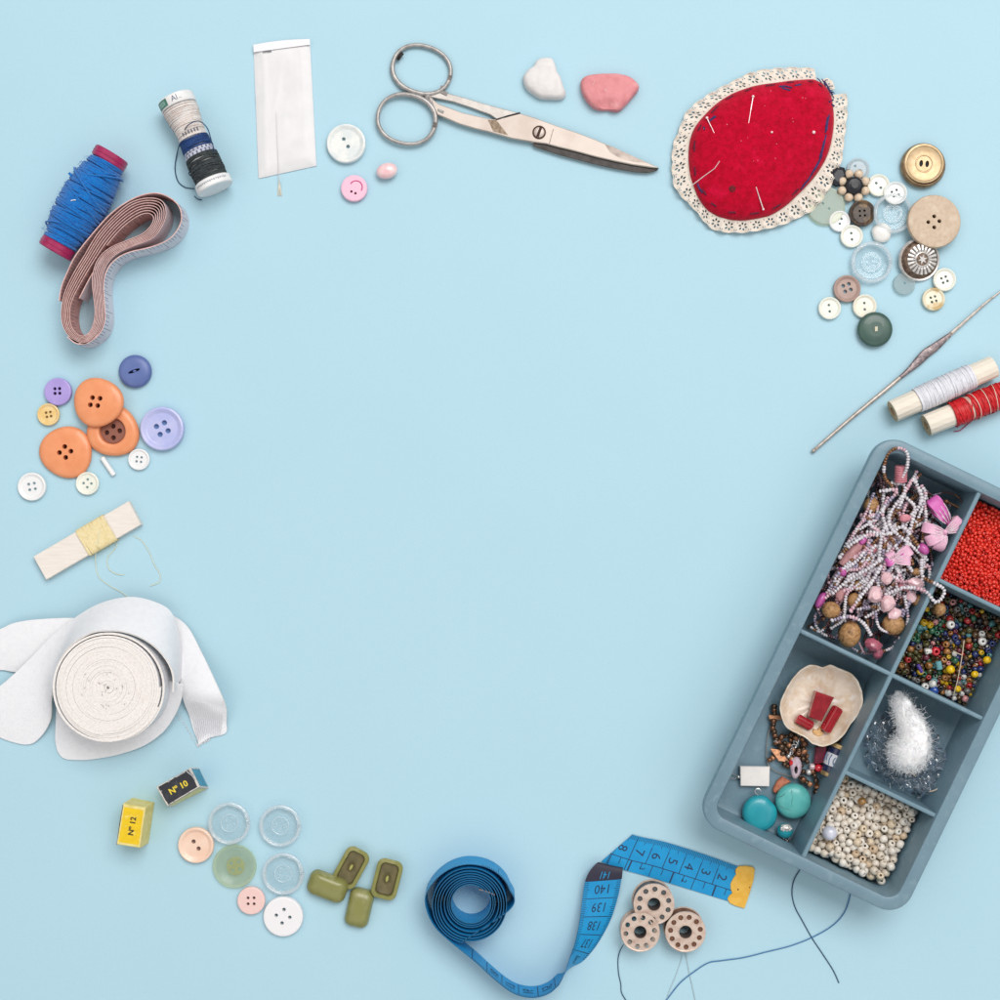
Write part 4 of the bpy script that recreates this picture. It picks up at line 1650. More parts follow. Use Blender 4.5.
mb = MB()
mb.lathe([(br(s_) - .7, s_) for s_ in [9.3 + (Lw - 18.2) * k / 30 for k in range(31)]], 36, 0, MA)
mb.build('core', m_cardw, ws, org=org)
m_wthr = mat('white_thread', (232, 226, 222), .8, col2=(222, 208, 200), f=4, bump=.2, bf=1)


def band(s0, s1, n, r, m, name, tilt=.02, add=0.0):
    mb = MB()
    windings(mb, A0, A0 + dd * LL, lambda q: br(q * LL) + add, n, r, tilt=tilt, s0=s0 / LL, s1=s1 / LL, seg=30, tseg=5)
    return mb.build(name, m, ws, org=org, ang=80)


band(11, 44, 32, .75, m_wthr, 'white_thread')
band(44.5, 56, 17, .8, mat('royal_thread', (26, 66, 124), .75, col2=(16, 52, 104), f=3), 'blue_thread', .05, .7)
band(63.5, LL - 9.2, 30, .75, mat('charcoal_thread', (58, 66, 68), .75, col2=(38, 44, 48), f=3), 'charcoal_thread', .06, .9)
band(55.5, 64, 10, .7, mat('pale_blue_thread', (206, 210, 228), .75), 'pale_thread', .03, .3)
mb = MB()
for row, (s0, h_) in enumerate(((38, 3.6), (44.2, 2.6))):
    for k in range(6):
        t_ = sgn_l * (-.62 + k * .21)
        cyl_patch(mb, s0, s0 + h_, t_ - .045, t_ + .045, br(s0) + 1.2, 2)
for k in range(14):
    t_ = -.95 + k * .14
    s0 = 56.5 + (k % 2) * 3.4
    cyl_patch(mb, s0, s0 + 2.6, t_ - .04, t_ + .045, br(s0) + 1.6, 2)
mb.build('print', mat('grey_print', (104, 104, 116), .7), ws, org=org, smooth=False)
mb = MB()
pth = cr([tuple(wp(198.8, 188, 8)), tuple(wp(192, 188.6, 1)), tuple(wp(184, 186.8, .8)), tuple(wp(177.6, 180.5, .8)), tuple(wp(175, 168, 1)), tuple(wp(177.4, 152, 3)), tuple(wp(182, 137, 20)), tuple(wp(186, 127.5, 36)), tuple(wp(192, 122.6, 37)), tuple(wp(200, 121.4, 36)),
          tuple(wp(207.4, 128.4, 34)), tuple(wp(211.2, 140, 30)), tuple(wp(214.6, 152, 26)), tuple(wp(215, 160, 25))], 8)
mb.tube(pth, .55, 5)
mb.tube(cr([tuple(wp(190, 170, 22)), tuple(wp(189, 174, 14)), tuple(wp(193, 178, 12)), tuple(wp(196, 184, 14))], 6), .5, 5)
mb.tube(cr([tuple(wp(194.4, 196, 1)), tuple(wp(197.5, 199, 1)), tuple(wp(202, 200, 1))], 6), .45, 5)
mb.tube(cr([tuple(wp(211, 150, 30)), tuple(wp(216, 158, 24)), tuple(wp(220, 164, 14)), tuple(wp(221, 168, 20))], 6), .45, 5)
mb.build('loose_thread', m_navy_thread, ws, org=org)
# ------------------------------------------------------------------ elastic roll
er = thing('elastic_roll', wp(108, 690), 'thick roll of white elastic band with loose ends spreading over the table', 'elastic band')
org = wp(108, 690)
m_elf = mat('elastic_white', (243, 243, 246), .8, col2=(239, 239, 243), f=5, bump=.5, bf=.8)
m_ele = mat('elastic_edge', (244, 239, 235), .9, col2=(233, 225, 219), f=2.0, bump=.4, bf=.9)
ZR = 52
cc = wp(107.5, 687.5, ZR)
mb = MB()
E1, E2 = [], []
turns, R0, R1 = 24, 1.0, 50.2
for k in range(turns * 44 + 1):
    a_ = 2 * PI * k / 44
    r = R0 + (R1 - R0) * k / (turns * 44)
    r += .35 * noise.noise(Vector((a_ * .31, r * .2, 5)))
    z1 = ZR + .9 * noise.noise(Vector((math.cos(a_) * 1.3 + r * .06, math.sin(a_) * 1.3, r * .11))) - (1.4 if r > 45.5 else 0) - (1.0 if r > 48 else 0)
    x, y = cc.x + r * math.cos(a_), cc.y + r * math.sin(a_)
    E1.append(Vector((x, y, 1)))
    E2.append(Vector((x, y, z1)))
mb.ribbon(E1, E2, 2.02, (0, 0, 1))
mb.build('roll', [m_elf, m_ele], er, org=org, ang=50)
# the loose outer turns, standing a little apart
mb = MB()
E1, E2 = [], []
for k in range(70):
    a_ = 5.9 - 2 * PI * k / 60
    r = 51.7 + 1.0 * (k / 60) + .5 * math.sin(a_ * 2 + k * .03)
    x, y = cc.x + r * math.cos(a_) * 1.01, cc.y + r * math.sin(a_)
    E1.append(Vector((x, y, .6)))
    E2.append(Vector((x, y, ZR - 2.4 + 1.2 * math.sin(a_ * 1.5))))
mb.ribbon(E1, E2, 2.1, (0, 0, 1))
mb.build('outer_turns', [m_elf, m_ele], er, org=org, ang=50)


def strip(secs, name, per=8, th=1.7, across=6, rib=False, ragged=False, bow=0.0):
    """secs = [(x1, y1, z1, x2, y2, z2)] both edges as seen in the plan"""
    d = cr(secs, per)
    E1 = [wp(p[0], p[1], max(.9, p[2])) for p in d]
    E2 = [wp(p[3], p[4], max(.9, p[5])) for p in d]
    mb = MB()
    mb.ribbon(E1, E2, th, (0, 0, 1), across=across)
    if bow:
        n = len(E1)
        w_ = across + 1
        for i in range(n):
            for k in range(w_):
                u = k / across
                for o_ in (0, n * w_):
                    mb.v[o_ + i * w_ + k].z += bow * math.sin(PI * u)
    return mb.build(name, [m_elf, m_ele], er, org=org, ang=60), E1, E2


strip([(-22, 634, 3, -24, 676, 2), (0, 629, 4, 0, 670, 2), (14, 623, 6, 18, 672, 3), (36, 619.5, 8, 42, 668, 5), (72, 618, 10, 74, 650, 8), (100, 622, 10, 104, 648, 9)], 'loose_end', bow=2)
strip([(-20, 700, 5, -14, 730, 2), (0, 686, 8, 10, 741, 1.5), (13, 675, 10, 33, 743, 2), (31, 658, 12, 50, 722, 8), (55, 634, 14, 52, 694, 24), (84, 612.5, 15, 63, 655, 42), (106, 602, 14, 88, 634.5, 50), (132, 597.5, 12, 113, 631, 51),
       (155, 602.5, 11, 135, 635.5, 51), (170, 611.5, 10, 153.5, 646, 50), (177, 629, 9, 167, 661, 48), (181, 652, 8, 173, 676, 45), (182, 676, 6, 173, 692, 42)], 'loose_turn', per=9, bow=1.5)
strip([(150, 640, 2, 168, 612, 2), (168, 640, 3, 187, 626, 4), (175, 655, 5, 201, 651, 8), (179, 676, 9, 213, 676, 15), (182, 690, 12, 222, 696, 19), (184, 701, 9, 226.5, 709, 12), (189, 714, 3, 226.5, 722, 4), (193, 728, 1.5, 225.5, 733, 1.5), (199, 744, 1, 209, 738, 1)],
      'loose_end', bow=1.0)
strip([(57, 700, 6, 80, 690, 6), (56, 722, 4, 80, 705, 6), (56, 744, 2, 84, 716, 6), (63, 757.5, 1.5, 92, 722, 6), (80, 759.8, 1.5, 98, 724, 6), (97, 758.5, 2, 106, 724, 6), (120, 754, 3, 118, 724, 6), (144, 745.5, 5, 134, 720, 8), (163, 732, 8, 146, 712, 12), (174, 717, 14, 158, 702, 16), (181, 701, 22, 165, 692, 22), (184, 685, 30, 168, 681, 28)], 'loose_turn', bow=.5)
# cross ribs and frayed threads on the cut end
mb = MB()
for k in range(15):
    f_ = k / 14
    x0, y0 = 187 + 34 * f_, 700 + 6 * f_
    x1, y1 = 198 + 22 * f_, 741 - 6 * f_
    mb.tube([wp(x0, y0, 12.5 - 1 * f_ + 2), wp((x0 + x1) / 2 + 1.5, (y0 + y1) / 2, 6.4), wp(x1, y1, 2.4)], .45, 4)
mb.build('rib', mat('elastic_rib', (226, 226, 231), .85), er, org=org)
mb = MB()
for k in range(46):
    f_ = k / 45
    x, y = 197 + 12 * f_ + rnd.uniform(-1, 1), 744.5 - 7 * f_ + rnd.uniform(-1, 1)
    if k % 3 == 0:
        x, y = 178 + 18 * f_ + rnd.uniform(-1, 1), 712 + 30 * f_
    a_ = rnd.uniform(.6, 2.4)
    mb.tube([wp(x, y, 2), wp(x + 1.5 * math.cos(a_), y + 2 * math.sin(a_), 1.6), wp(x + 2.5 * math.cos(a_ + .4), y + 3.2 * math.sin(a_ + .4), 1)], .3, 3)
mb.build('frayed_threads', m_elf, er, org=org)
mb = MB()
for _ in range(26):
    a_, r = rnd.uniform(0, 2 * PI), rnd.uniform(1, 26)
    p = Vector((cc.x + r * math.cos(a_), cc.y + r * math.sin(a_), ZR + .8))
    mb.tube([p, p + Vector((rnd.uniform(-2, 2), rnd.uniform(-2, 2), .5))], .28, 3)
mb.build('fibre', mat('grey_fibre', (176, 170, 168), .9), er, org=org)

# ------------------------------------------------------------------ wooden block with yellow thread
m_w1 = wood('pale_wood', (238, 230, 222), (230, 220, 210), .55, 2.2)
m_w1e = mat('wood_end', (204, 186, 166), .8, col2=(188, 168, 148), f=1.5, bump=.3, bf=.8)
wb = thing('thread_card', wp(87, 541), 'pale wooden slat wound with yellow thread in its middle', 'thread card')
org = wp(87, 541)
cor4 = [wp(128.5, 501, 9), wp(141, 524.6, 9), wp(46, 580, 9), wp(33, 556.6, 9)]
mb = MB()
prism(mb, [tuple(p[:2]) for p in cor4], .3, 9, .8)
mb.build('slat', m_w1, wb, org=org, ang=25)
m_ythr = mat('yellow_thread', (238, 222, 176), .75, col2=(230, 210, 156), f=2.5)
A_ = (cor4[2] + cor4[3]) / 2
B_ = (cor4[0] + cor4[1]) / 2
A_.z = B_.z = 4.7
fx, fy, fd = frame_of(B_ - A_)
hw_ = (cor4[0] - cor4[1]).length / 2


def slat_sq(t_, rr):
    c_, s_ = math.cos(t_), math.sin(t_)
    return ((hw_ + .9) * math.copysign(min(1, abs(c_) * 1.25), c_) + 0 * rr, (4.7 + .8 + .5 * rr) * math.copysign(min(1, abs(s_) * 1.25), s_))


mb = MB()
windings(mb, A_, B_, lambda q: .2 + .8 * math.sin(PI * min(1, max(0, (q - .43) / .3))), 84, .62, tilt=.05, seg=28, tseg=4, s0=.455, s1=.735, jit=1.2, sq=slat_sq)
mb.build('thread', m_ythr, wb, org=org, ang=80)
mb = MB()
mb.tube(cr([tuple(wp(100, 530, 11)), tuple(wp(97, 545, 11)), tuple(wp(95.5, 556, 5)), tuple(wp(96, 566, .8)), tuple(wp(99, 577, .8)), tuple(wp(110, 586, .8)), tuple(wp(121, 592, .8)), tuple(wp(128, 597, .8))], 8), .42, 5)
mb.tube(cr([tuple(wp(112, 538, 8)), tuple(wp(116, 543, 1)), tuple(wp(115, 549, .8)), tuple(wp(108, 557, .8)), tuple(wp(108, 567, .8)), tuple(wp(114, 573, .8)), tuple(wp(122, 575, .8)), tuple(wp(124, 574, .8))], 8), .42, 5)
mb.tube(cr([tuple(wp(134, 536, .8)), tuple(wp(142, 541, .8)), tuple(wp(149, 552, .8)), tuple(wp(155, 566, .8)), tuple(wp(160, 574, .8)), tuple(wp(159, 582, .8)), tuple(wp(150, 586, .8))], 8), .42, 5)
mb.build('loose_thread', mat('pale_yellow_thread', (224, 228, 204), .7), wb, org=org)

# ------------------------------------------------------------------ two wooden spools at the right
m_w2 = wood('spool_wood', (241, 231, 216), (234, 223, 206), .4, 2.4)
m_w2e = mat('spool_wood_end', (204, 178, 142), .8, col2=(178, 148, 112), f=2, bump=.3, bf=.8)


def wspool(a, b, R_, label, name):
    o = thing('wooden_spool', wp((a[0] + b[0]) / 2, (a[1] + b[1]) / 2), label, 'spool', 'wooden spools at the right edge')
    og = wp((a[0] + b[0]) / 2, (a[1] + b[1]) / 2)
    A, B = wp(a[0], a[1], R_), wp(b[0], b[1], R_)
    fx, fy, fd = frame_of(B - A)
    M = Matrix(((fx.x, fy.x, fd.x, A.x), (fx.y, fy.y, fd.y, A.y), (fx.z, fy.z, fd.z, A.z), (0, 0, 0, 1)))
    L_ = (B - A).length
    mb = MB()
    mb.lathe([(R_ * .97, 0), (R_, .6), (R_, L_ - .6), (R_ * .97, L_)], 14, 0, M @ Matrix.Rotation(.2, 4, 'Z'), cap0=False, cap1=False)
    for z_, fl in ((0, True), (L_, False)):
        v, f = cdt(circle(0, 0, R_ * .97, 14), [circle(0, 0, R_ * .42, 12)])
        mb.add([(M @ Matrix.Rotation(.2, 4, 'Z')) @ Vector((p.x, p.y, z_)) for p in v], [tuple(reversed(q)) for q in f] if fl else f, 1)
    mb.lathe([(R_ * .42, L_), (R_ * .42, 0)], 12, 1, M @ Matrix.Rotation(.2, 4, 'Z'), cap0=False, cap1=False)
    mb.build('core', [m_w2, m_w2e], o, org=og, ang=24)
    return o, og, A, B, L_


o, og, A, B, L_ = wspool((892.5, 411.5), (993.5, 366.5), 11.3, 'bare ended wooden spool wound with white thread', 'white')
mb = MB()
windings(mb, A, B, lambda q: 12.0 + .5 * math.sin(PI * (q - .24) / .54), 62, .7, tilt=.03, s0=.24, s1=.79, seg=26, tseg=5)
mb.cyl(A.lerp(B, .25), A.lerp(B, .78), 12.25, 26)
windings(mb, A, B, lambda q: 12.75, 12, .5, tilt=.07, s0=.28, s1=.76, seg=26, tseg=5)
mb.build('white_thread', mat('cool_white_thread', (234, 234, 239), .75, col2=(224, 224, 232), f=2.5), o, org=og, ang=80)
o, og, A, B, L_ = wspool((926, 425.5), (1024, 386), 11.3, 'wooden spool wound with shiny red thread, cut off by the edge', 'red')
m_redt = mat('red_thread', (216, 34, 40), .42, col2=(192, 18, 28), f=3)
mb = MB()
windings(mb, A, B, lambda q: 12.0 + .5 * math.sin(PI * (q - .3) / .5), 30, .8, tilt=.08, s0=.265, s1=.40, seg=26)
windings(mb, A, B, lambda q: 12.2, 60, .8, tilt=.09, s0=.46, s1=.80, seg=26)
mb.cyl(A.lerp(B, .27), A.lerp(B, .395), 12.2, 26)
mb.cyl(A.lerp(B, .465), A.lerp(B, .8), 12.2, 26)
windings(mb, A, B, lambda q: 12.9, 7, .7, tilt=.2, s0=.27, s1=.46, seg=26)
windings(mb, A, B, lambda q: 13.0, 12, .8, tilt=.28, s0=.46, s1=.8, seg=26)
mb.build('red_thread', m_redt, o, org=og, ang=80)
mb = MB()
for k in range(7):
    q = .41 + k * .008
    windings(mb, A, B, lambda s: 11.9, 1, .5, tilt=.16, s0=q, s1=q + .03, seg=26)
windings(mb, A, B, lambda q: 13.7, 3, .45, tilt=.2, s0=.45, s1=.75, seg=26)
mb.build('pale_thread', mat('pale_pink_thread', (240, 206, 190), .6), o, org=og, ang=80)
mb = MB()
mb.tube(cr([tuple(wp(1006, 402, 3)), tuple(wp(990, 412, 1)), tuple(wp(976, 418, .9)), tuple(wp(968, 424, .9)), tuple(wp(960, 430.5, .9)), tuple(wp(954, 431.5, .9))], 8), .5, 5)
mb.tube(cr([tuple(wp(1000, 404, 4)), tuple(wp(984, 413, 1.6)), tuple(wp(970, 419, 1)), tuple(wp(961, 424.5, .9)), tuple(wp(957, 424, .9))], 8), .45, 5)
mb.build('loose_thread', mat('dark_pink_thread', (178, 52, 96), .6), o, org=og)

# ------------------------------------------------------------------ crochet hook
ck = thing('crochet_hook', wp(905, 372), 'thin steel crochet hook with a flattened dark grip', 'crochet hook')
org = wp(905, 372)
m_hk = mat('hook_steel', (198, 188, 180), .32, metal=.45, col2=(172, 160, 150), f=6, bump=.05, bf=1)
m_hkd = mat('hook_grip', (146, 132, 132), .4, metal=.65, col2=(104, 94, 98), f=4, c3=(196, 186, 182), f2=7, bump=.3, bf=1.6)
P = [wp(813.5, 450.8, 3), wp(830, 436.4, 3), wp(856, 414, 3), wp(884, 391, 3), wp(900, 377.6, 3)]
mb = MB()
mb.tube(cr([tuple(p) for p in P], 5), lambda t_: 1.7 + .5 * min(1, t_ * 1.2), 10)
mb.ball(P[0], 2.2, 10, 6)
mb.build('shaft', m_hk, ck, org=org)
G = [(899.5, 378, 1.9, 1.9), (908, 371, 2.6, 2.4), (918, 361.5, 4.3, 2.0), (926, 353.5, 4.8, 1.8), (935, 347, 4.3, 1.9), (944, 339.5, 3.0, 2.2), (949.5, 335, 2.2, 2.1)]
L = []
d2 = (wp(949.5, 335) - wp(899.5, 378)).normalized()
sd = Vector((-d2.y, d2.x, 0))
for x, y, w_, h_ in cr(G, 5):
    c_ = wp(x, y, 3)
    L.append([c_ + sd * (w_ * math.copysign(abs(math.cos(2 * PI * k / 16)) ** .7, math.cos(2 * PI * k / 16))) + Vector((0, 0, h_ * math.copysign(abs(math.sin(2 * PI * k / 16)) ** .7, math.sin(2 * PI * k / 16)))) for k in range(16)])
mb = MB()
loops(mb, L, 0, True, True)
mb.build('grip', m_hkd, ck, org=org, ang=50)
mb = MB()
mb.tube(cr([tuple(wp(949, 335.4, 3)), tuple(wp(962, 324, 3)), tuple(wp(975, 312.5, 3)), tuple(wp(987, 302, 2.6)), tuple(wp(998, 293.4, 2)), tuple(wp(1006, 287, 1.6))], 5), lambda t_: 2.0 - 1.35 * t_, 8)
mb.tube([wp(1005, 288, 1.6), wp(1007, 285.6, 1.6), wp(1005.6, 284.6, 1.6)], .5, 6)
mb.build('neck', m_hk, ck, org=org)

# ------------------------------------------------------------------ small boxes
GBX = 'small numbered paper boxes'


def shrink(q, f_):
    c_ = sum(q, Vector()) / 4
    return [c_ + (p - c_) * f_ for p in q]


def paperbox(name, top, bot, zt, m_body, m_face, m_side, txt, m_txt, tsize, trot, toff, label, order, cat='box', raised=.35, face_in=.9):
    T = [wp(x, y, zt) for x, y in top]
    Bq = [wp(x, y, .3) for x, y in bot]
    if (T[1] - T[0]).cross(T[2] - T[1]).z < 0:
        T.reverse()
        Bq.reverse()
    cx_ = sum(Bq, Vector()) / 4
    o = thing('paper_box', (cx_.x, cx_.y, 0), label, cat, GBX)
    og = Vector((cx_.x, cx_.y, 0))
    mb = MB()
    # body with softened top edge
    t2 = shrink(T, .965)
    t2 = [p + Vector((0, 0, 0)) for p in t2]
    md = [p + (b - p) * .045 for p, b in zip(T, Bq)]
    n = 4
    nv = [Vector(p) for p in t2 + md + Bq]
    mb.add(nv, [(0, 1, 2, 3), (11, 10, 9, 8)] + [(4 + i, 4 + (i + 1) % 4, (i + 1) % 4, i) for i in range(4)] + [(8 + i, 8 + (i + 1) % 4, 4 + (i + 1) % 4, 4 + i) for i in range(4)])
    mb.build('body', m_body, o, org=og, ang=20)
    nz = (T[1] - T[0]).cross(T[2] - T[0]).normalized()
    F = shrink(t2, face_in)
    mb = MB()
    # slightly worn outline
    loop = []
    for i in range(4):
        for k in range(9):
            p = F[i].lerp(F[(i + 1) % 4], k / 9)
            c_ = sum(F, Vector()) / 4
            loop.append(p + (c_ - p).normalized() * (rnd.uniform(0, .55)))
    u_ = (F[1] - F[0]).normalized()
    v_ = nz.cross(u_)
    q2 = [((p - F[0]).dot(u_), (p - F[0]).dot(v_)) for p in loop]
    v, f = cdt([Vector(q) for q in q2])
    mb.add([F[0] + u_ * p.x + v_ * p.y + nz * .12 for p in v], f)
    pn = mb.build('label_panel', m_face, o, org=og, smooth=False)
    c_ = sum(F, Vector()) / 4 + nz * .3 + Vector((toff[0], toff[1], 0))
    v, f = text2d(txt, tsize, .022)
    ca, sa = math.cos(trot), math.sin(trot)
    up = Vector((-sa, ca, 0))
    rt = Vector((ca, sa, 0))
    mb = MB()
    for q in (0, .18):
        mb.add([c_ + rt * (p.x + q) + up * p.y + Vector((0, 0, q * .2)) for p in v], f)
    mb.build('lettering', m_txt, pn, org=og, smooth=False)
    return o, og, T, Bq


m_yface = mat('yellow_label', (240, 202, 14), .5, col2=(232, 190, 6), f=7, c3=(244, 220, 96), f2=7)
m_ybody = mat('yellowed_card', (238, 222, 148), .6, col2=(224, 206, 120), f=6, bump=.1, bf=2)
o, og, T, Bq = paperbox('yellow', [(123.2, 803.6), (145.8, 807.6), (140, 848.2), (116.4, 844.6)], [(132.4, 797.6), (154.6, 802.4), (148.6, 843), (125.4, 838.4)], 34,
                        m_ybody, m_yface, None, 'N\u00ba 12', mat('olive_ink', (66, 58, 20), .6), 5.6, 1.40, (.6, 0), 'small yellow box with N\u00ba 12 in dark print on its top', 1)
mb = MB()
s0, s1, s2, s3 = wp(118.2, 846.0, 34), wp(123.4, 804.6, 34), wp(132.0, 799, 2), wp(126, 838, 2)
mb.tube([wp(117.0, 844.6, 33), wp(119.8, 824, 33), wp(123.2, 805, 33)], .55, 5)
mb.build('worn_edge', mat('dark_edge', (86, 62, 54), .8), o, org=og)
m_kface = mat('black_label', (40, 42, 50), .45, col2=(46, 48, 56), f=5, c3=(62, 64, 70), f2=8)
m_kbody = mat('worn_card', (218, 212, 204), .6, col2=(120, 112, 110), f=4, lo=.55, hi=.7)
o, og, T, Bq = paperbox('black', [(156, 787), (190.2, 767.6), (199.6, 786.8), (167, 806.2)], [(163, 786.5), (199, 768), (208.8, 788), (171.5, 806.6)], 28,
                        m_kbody, m_kface, None, 'N\u00ba 10', mat('gold_ink', (232, 206, 60), .45), 6.2, .50, (.2, -.4), 'small black box with N\u00ba 10 in gold on its top', 1, face_in=.95)
# coloured end and long side
k_r = min(range(4), key=lambda i: -((T[i] + T[(i + 1) % 4]).x))
m_teal = mat('teal_card', (58, 140, 170), .5, col2=(76, 156, 184), f=8)
m_pyel = mat('pale_yellow_card', (226, 226, 168), .6, col2=(210, 206, 140), f=6)


def side_panel(o, og, T, Bq, i, m, name, a=.06, b=.94):
    j = (i + 1) % 4
    nn = (Bq[j] - Bq[i]).cross(T[i] - Bq[i]).normalized() * .2
    pts = []
    for u, v in ((a, .05), (b, .05), (b, .92), (a, .92)):
        pts.append(Bq[i].lerp(Bq[j], u).lerp(T[i].lerp(T[j], u), v) + nn)
    mb = MB()
    mb.add(pts, [(0, 1, 2, 3)])
    return mb.build(name, m, o, org=og, smooth=False)


for i in range(4):
    mid = (T[i] + T[(i + 1) % 4]) / 2 - sum(T, Vector()) / 4
    if mid.x > 0 and mid.y > -mid.x * .2 and mid.x > abs(mid.y):
        side_panel(o, og, T, Bq, i, m_teal, 'end_label')
    elif mid.y < 0 and abs(mid.y) > abs(mid.x) * .5:
        side_panel(o, og, T, Bq, i, m_pyel, 'side_label')
mb = MB()
for pts in ([(186, 770.4), (188.6, 773), (192, 775.6), (195, 780)], [(176, 777), (180, 774.6), (185, 772)], [(168, 782), (170, 780.4)], [(161, 790.8), (162, 791.2)], [(189, 770), (192, 774), (194, 776)]):
    mb.tube([wp(x, y, 28.3) for x, y in pts], .6, 4)
mb.build('scuff', mat('scuff_grey', (176, 176, 178), .7), o, org=og)

# ------------------------------------------------------------------ blue tape measure
bt = thing('tape_measure', wp(468, 905), 'bright blue tape measure, half rolled up, with a yellow metal tip', 'tape measure')
org = wp(468, 905)
m_bt = mat('tape_blue', (26, 152, 210), .45, col2=(20, 144, 203), f=14, spec=.35)
m_btd = mat('tape_blue_back', (36, 142, 206), .5, col2=(30, 134, 200), f=14, spec=.35)
m_bte = mat('tape_blue_edge', (16, 92, 134), .5)
ZB = 34
cb = wp(470.5, 903.5, ZB)
# loose spiral: every turn with its own drift, as a hand-rolled tape has
turns = 9
rad = [18.2, 20.2, 22.2, 24.2, 28.0, 30.6, 33.2, 35.8, 38.6, 40.2]
offx = [0, 0, .2, .1, .0, -.2, -.3, -.3, -.1, .4]
offy = [0, 0, 0, 0, -1.7, -2.0, -2.2, -1.8, -1.4, -1.0]
pts = []
for k in range(turns * 60 + 1):
    f_ = k / 60
    i = min(turns - 1, int(f_))
    t_ = f_ - i
    r = rad[i] * (1 - t_) + rad[i + 1] * t_
    ox = offx[i] * (1 - t_) + offx[i + 1] * t_
    oy = offy[i] * (1 - t_) + offy[i + 1] * t_
    # seen from above it runs anticlockwise, ending at the lower left
    a_ = math.radians(35) + 2 * PI * f_
    pts.append(Vector((cb.x + ox + r * math.cos(a_), cb.y + oy + r * math.sin(a_))))
# cut so the outer turn leaves at the lower left
cut = [i for i in range(len(pts)) if i < turns * 60 + 1]
tail = [wp(x, y, ZB) for x, y in ((425.8, 895), (425.4, 904), (428, 914), (433, 924), (440, 932.5), (452, 943), (465, 953.4), (478, 964.2), (493, 978), (508, 990), (520, 995.8), (535, 997.6), (549, 993.4), (559, 985))]
# last full turn blends out to the tail start (left side)
N0 = (turns - 1) * 60 + int(60 * (145 / 360))
body = pts[:N0]
lead = [wp(x, y, ZB) for x, y in ((511.2, 908), (509, 888.5), (500.5, 876), (487, 867.6), (470, 864.4), (455, 867), (442, 874), (432, 884))]
S1, S2 = [], []
body = pts[:458]
ctrl = [tuple(p) for p in body] + [tuple(p.xy) for p in lead] + [tuple(p.xy) for p in tail]
path = body[:-1] + cr([tuple(body[-1])] + [tuple(p.xy) for p in lead] + [tuple(p.xy) for p in tail], 10)
for p in path:
    S1.append(Vector((p.x, p.y, .3)))
    S2.append(Vector((p.x, p.y, ZB)))
n_std = len(S1)
secs = [(559, 985, ZB - .5, None), ]
se = [wp(559, 985, ZB), wp(562.5, 978.2, 32), wp(566.5, 968, 29), wp(571, 955, 25), wp(575.4, 942, 20), wp(579.6, 921, 15), wp(582.4, 899, 11), wp(584.6, 884, 10.5), wp(588.4, 873.4, 10.5), wp(594.5, 865.4, 9.6), wp(598.5, 862.8, 7.4), wp(600, 863, 4.6), wp(601, 867, 2.4)]
sw0 = wp(559, 985, ZB)
sb = [Vector((sw0.x, sw0.y, .3)), wp(564, 972.6, .5), wp(572, 966.5, .6), wp(583, 960.6, .8), wp(597, 944, 1), wp(610, 920.6, 1.4), wp(617.8, 897, 3.4), wp(621, 881, 6.5), wp(622, 873, 8.6), wp(622.6, 868.4, 7.2), wp(622.4, 868.6, 4.4), wp(621.5, 872, 2.4)]
tt = cr([tuple(a) + tuple(b) for a, b in zip(se, sb)], 10)[1:]
for p in tt:
    S2.append(Vector(p[:3]))
    S1.append(Vector(p[3:]))
n_tw = len(S1)
mb = MB()
mb.ribbon(S1, S2, .75, (0, 0, 1), across=3)
# the flat end piece; its left end is folded off along a diagonal crease
FA, FB = wp(593, 868.6, 1.2), wp(632.4, 834.6, 1.2)
fdir = (wp(753, 870.6, 1.2) - wp(640, 836.6, 1.2)).normalized()


def crease(p):
    n_ = Vector((-(FB - FA).y, (FB - FA).x, 0))
    if n_.dot(fdir) < 0:
        n_ = -n_
    d_ = (Vector((p.x, p.y, 0)) - Vector((FA.x, FA.y, 0))).dot(n_)
    if d_ < 0:
        p = p - fdir * (d_ / fdir.dot(n_))
    return p


fl = [(590, 857.2, 1.3, 606, 826, 1.3), (622, 869.2, 1.2, 637, 835.9, 1.2), (650, 877, 1.1, 665, 842.0, 1.1), (690, 889.4, 1.1, 704, 854.2, 1.1), (730, 901.5, 1.1, 741, 867.4, 1.1), (744, 906, 1.1, 753, 870.6, 1.1)]
F1, F2 = [], []
for p in cr([tuple(wp(*a[3:])) + tuple(wp(*a[:3])) for a in fl], 12):
    F1.append(Vector(p[:3]))
    F2.append(Vector(p[3:]))
mb2 = MB()
mb2.ribbon(F1, F2, .75, (0, 0, 1), across=10)
mb2.v = [crease(v) for v in mb2.v]
mb.merge(mb2)
mb.build('tape', [m_bt, m_bte], bt, org=org, ang=60)
cum = [0.0]
for i in range(1, len(S1)):
    cum.append(cum[-1] + ((S1[i] + S2[i]) / 2 - (S1[i - 1] + S2[i - 1]) / 2).length)


def mk_map(S1, S2, cum, fix=None):
    def tmap(s_, t_, off):
        lo2, hi2 = 0, len(cum) - 2
        while lo2 < hi2:
            m_ = (lo2 + hi2 + 1) // 2
            if cum[m_] <= s_:
                lo2 = m_
            else:
                hi2 = m_ - 1
        i = lo2
        q = (s_ - cum[i]) / max(1e-6, cum[i + 1] - cum[i])
        a, b = S1[i].lerp(S1[i + 1], q), S2[i].lerp(S2[i + 1], q)
        tv = (S1[i + 1] + S2[i + 1] - S1[i] - S2[i])
        nn = tv.cross(b - a)
        nn = nn.normalized() if nn.length > 1e-9 else Vector((0, 0, 1))
        p = a.lerp(b, t_) + nn * off
        return fix(p) if fix else p
    return tmap


map_main = mk_map(S1, S2, cum)
fcum = [0.0]
for i in range(1, len(F1)):
    fcum.append(fcum[-1] + ((F1[i] + F2[i]) / 2 - (F1[i - 1] + F2[i - 1]) / 2).length)
map_flat = mk_map(F1, F2, fcum, crease)
cur_map = [map_flat]


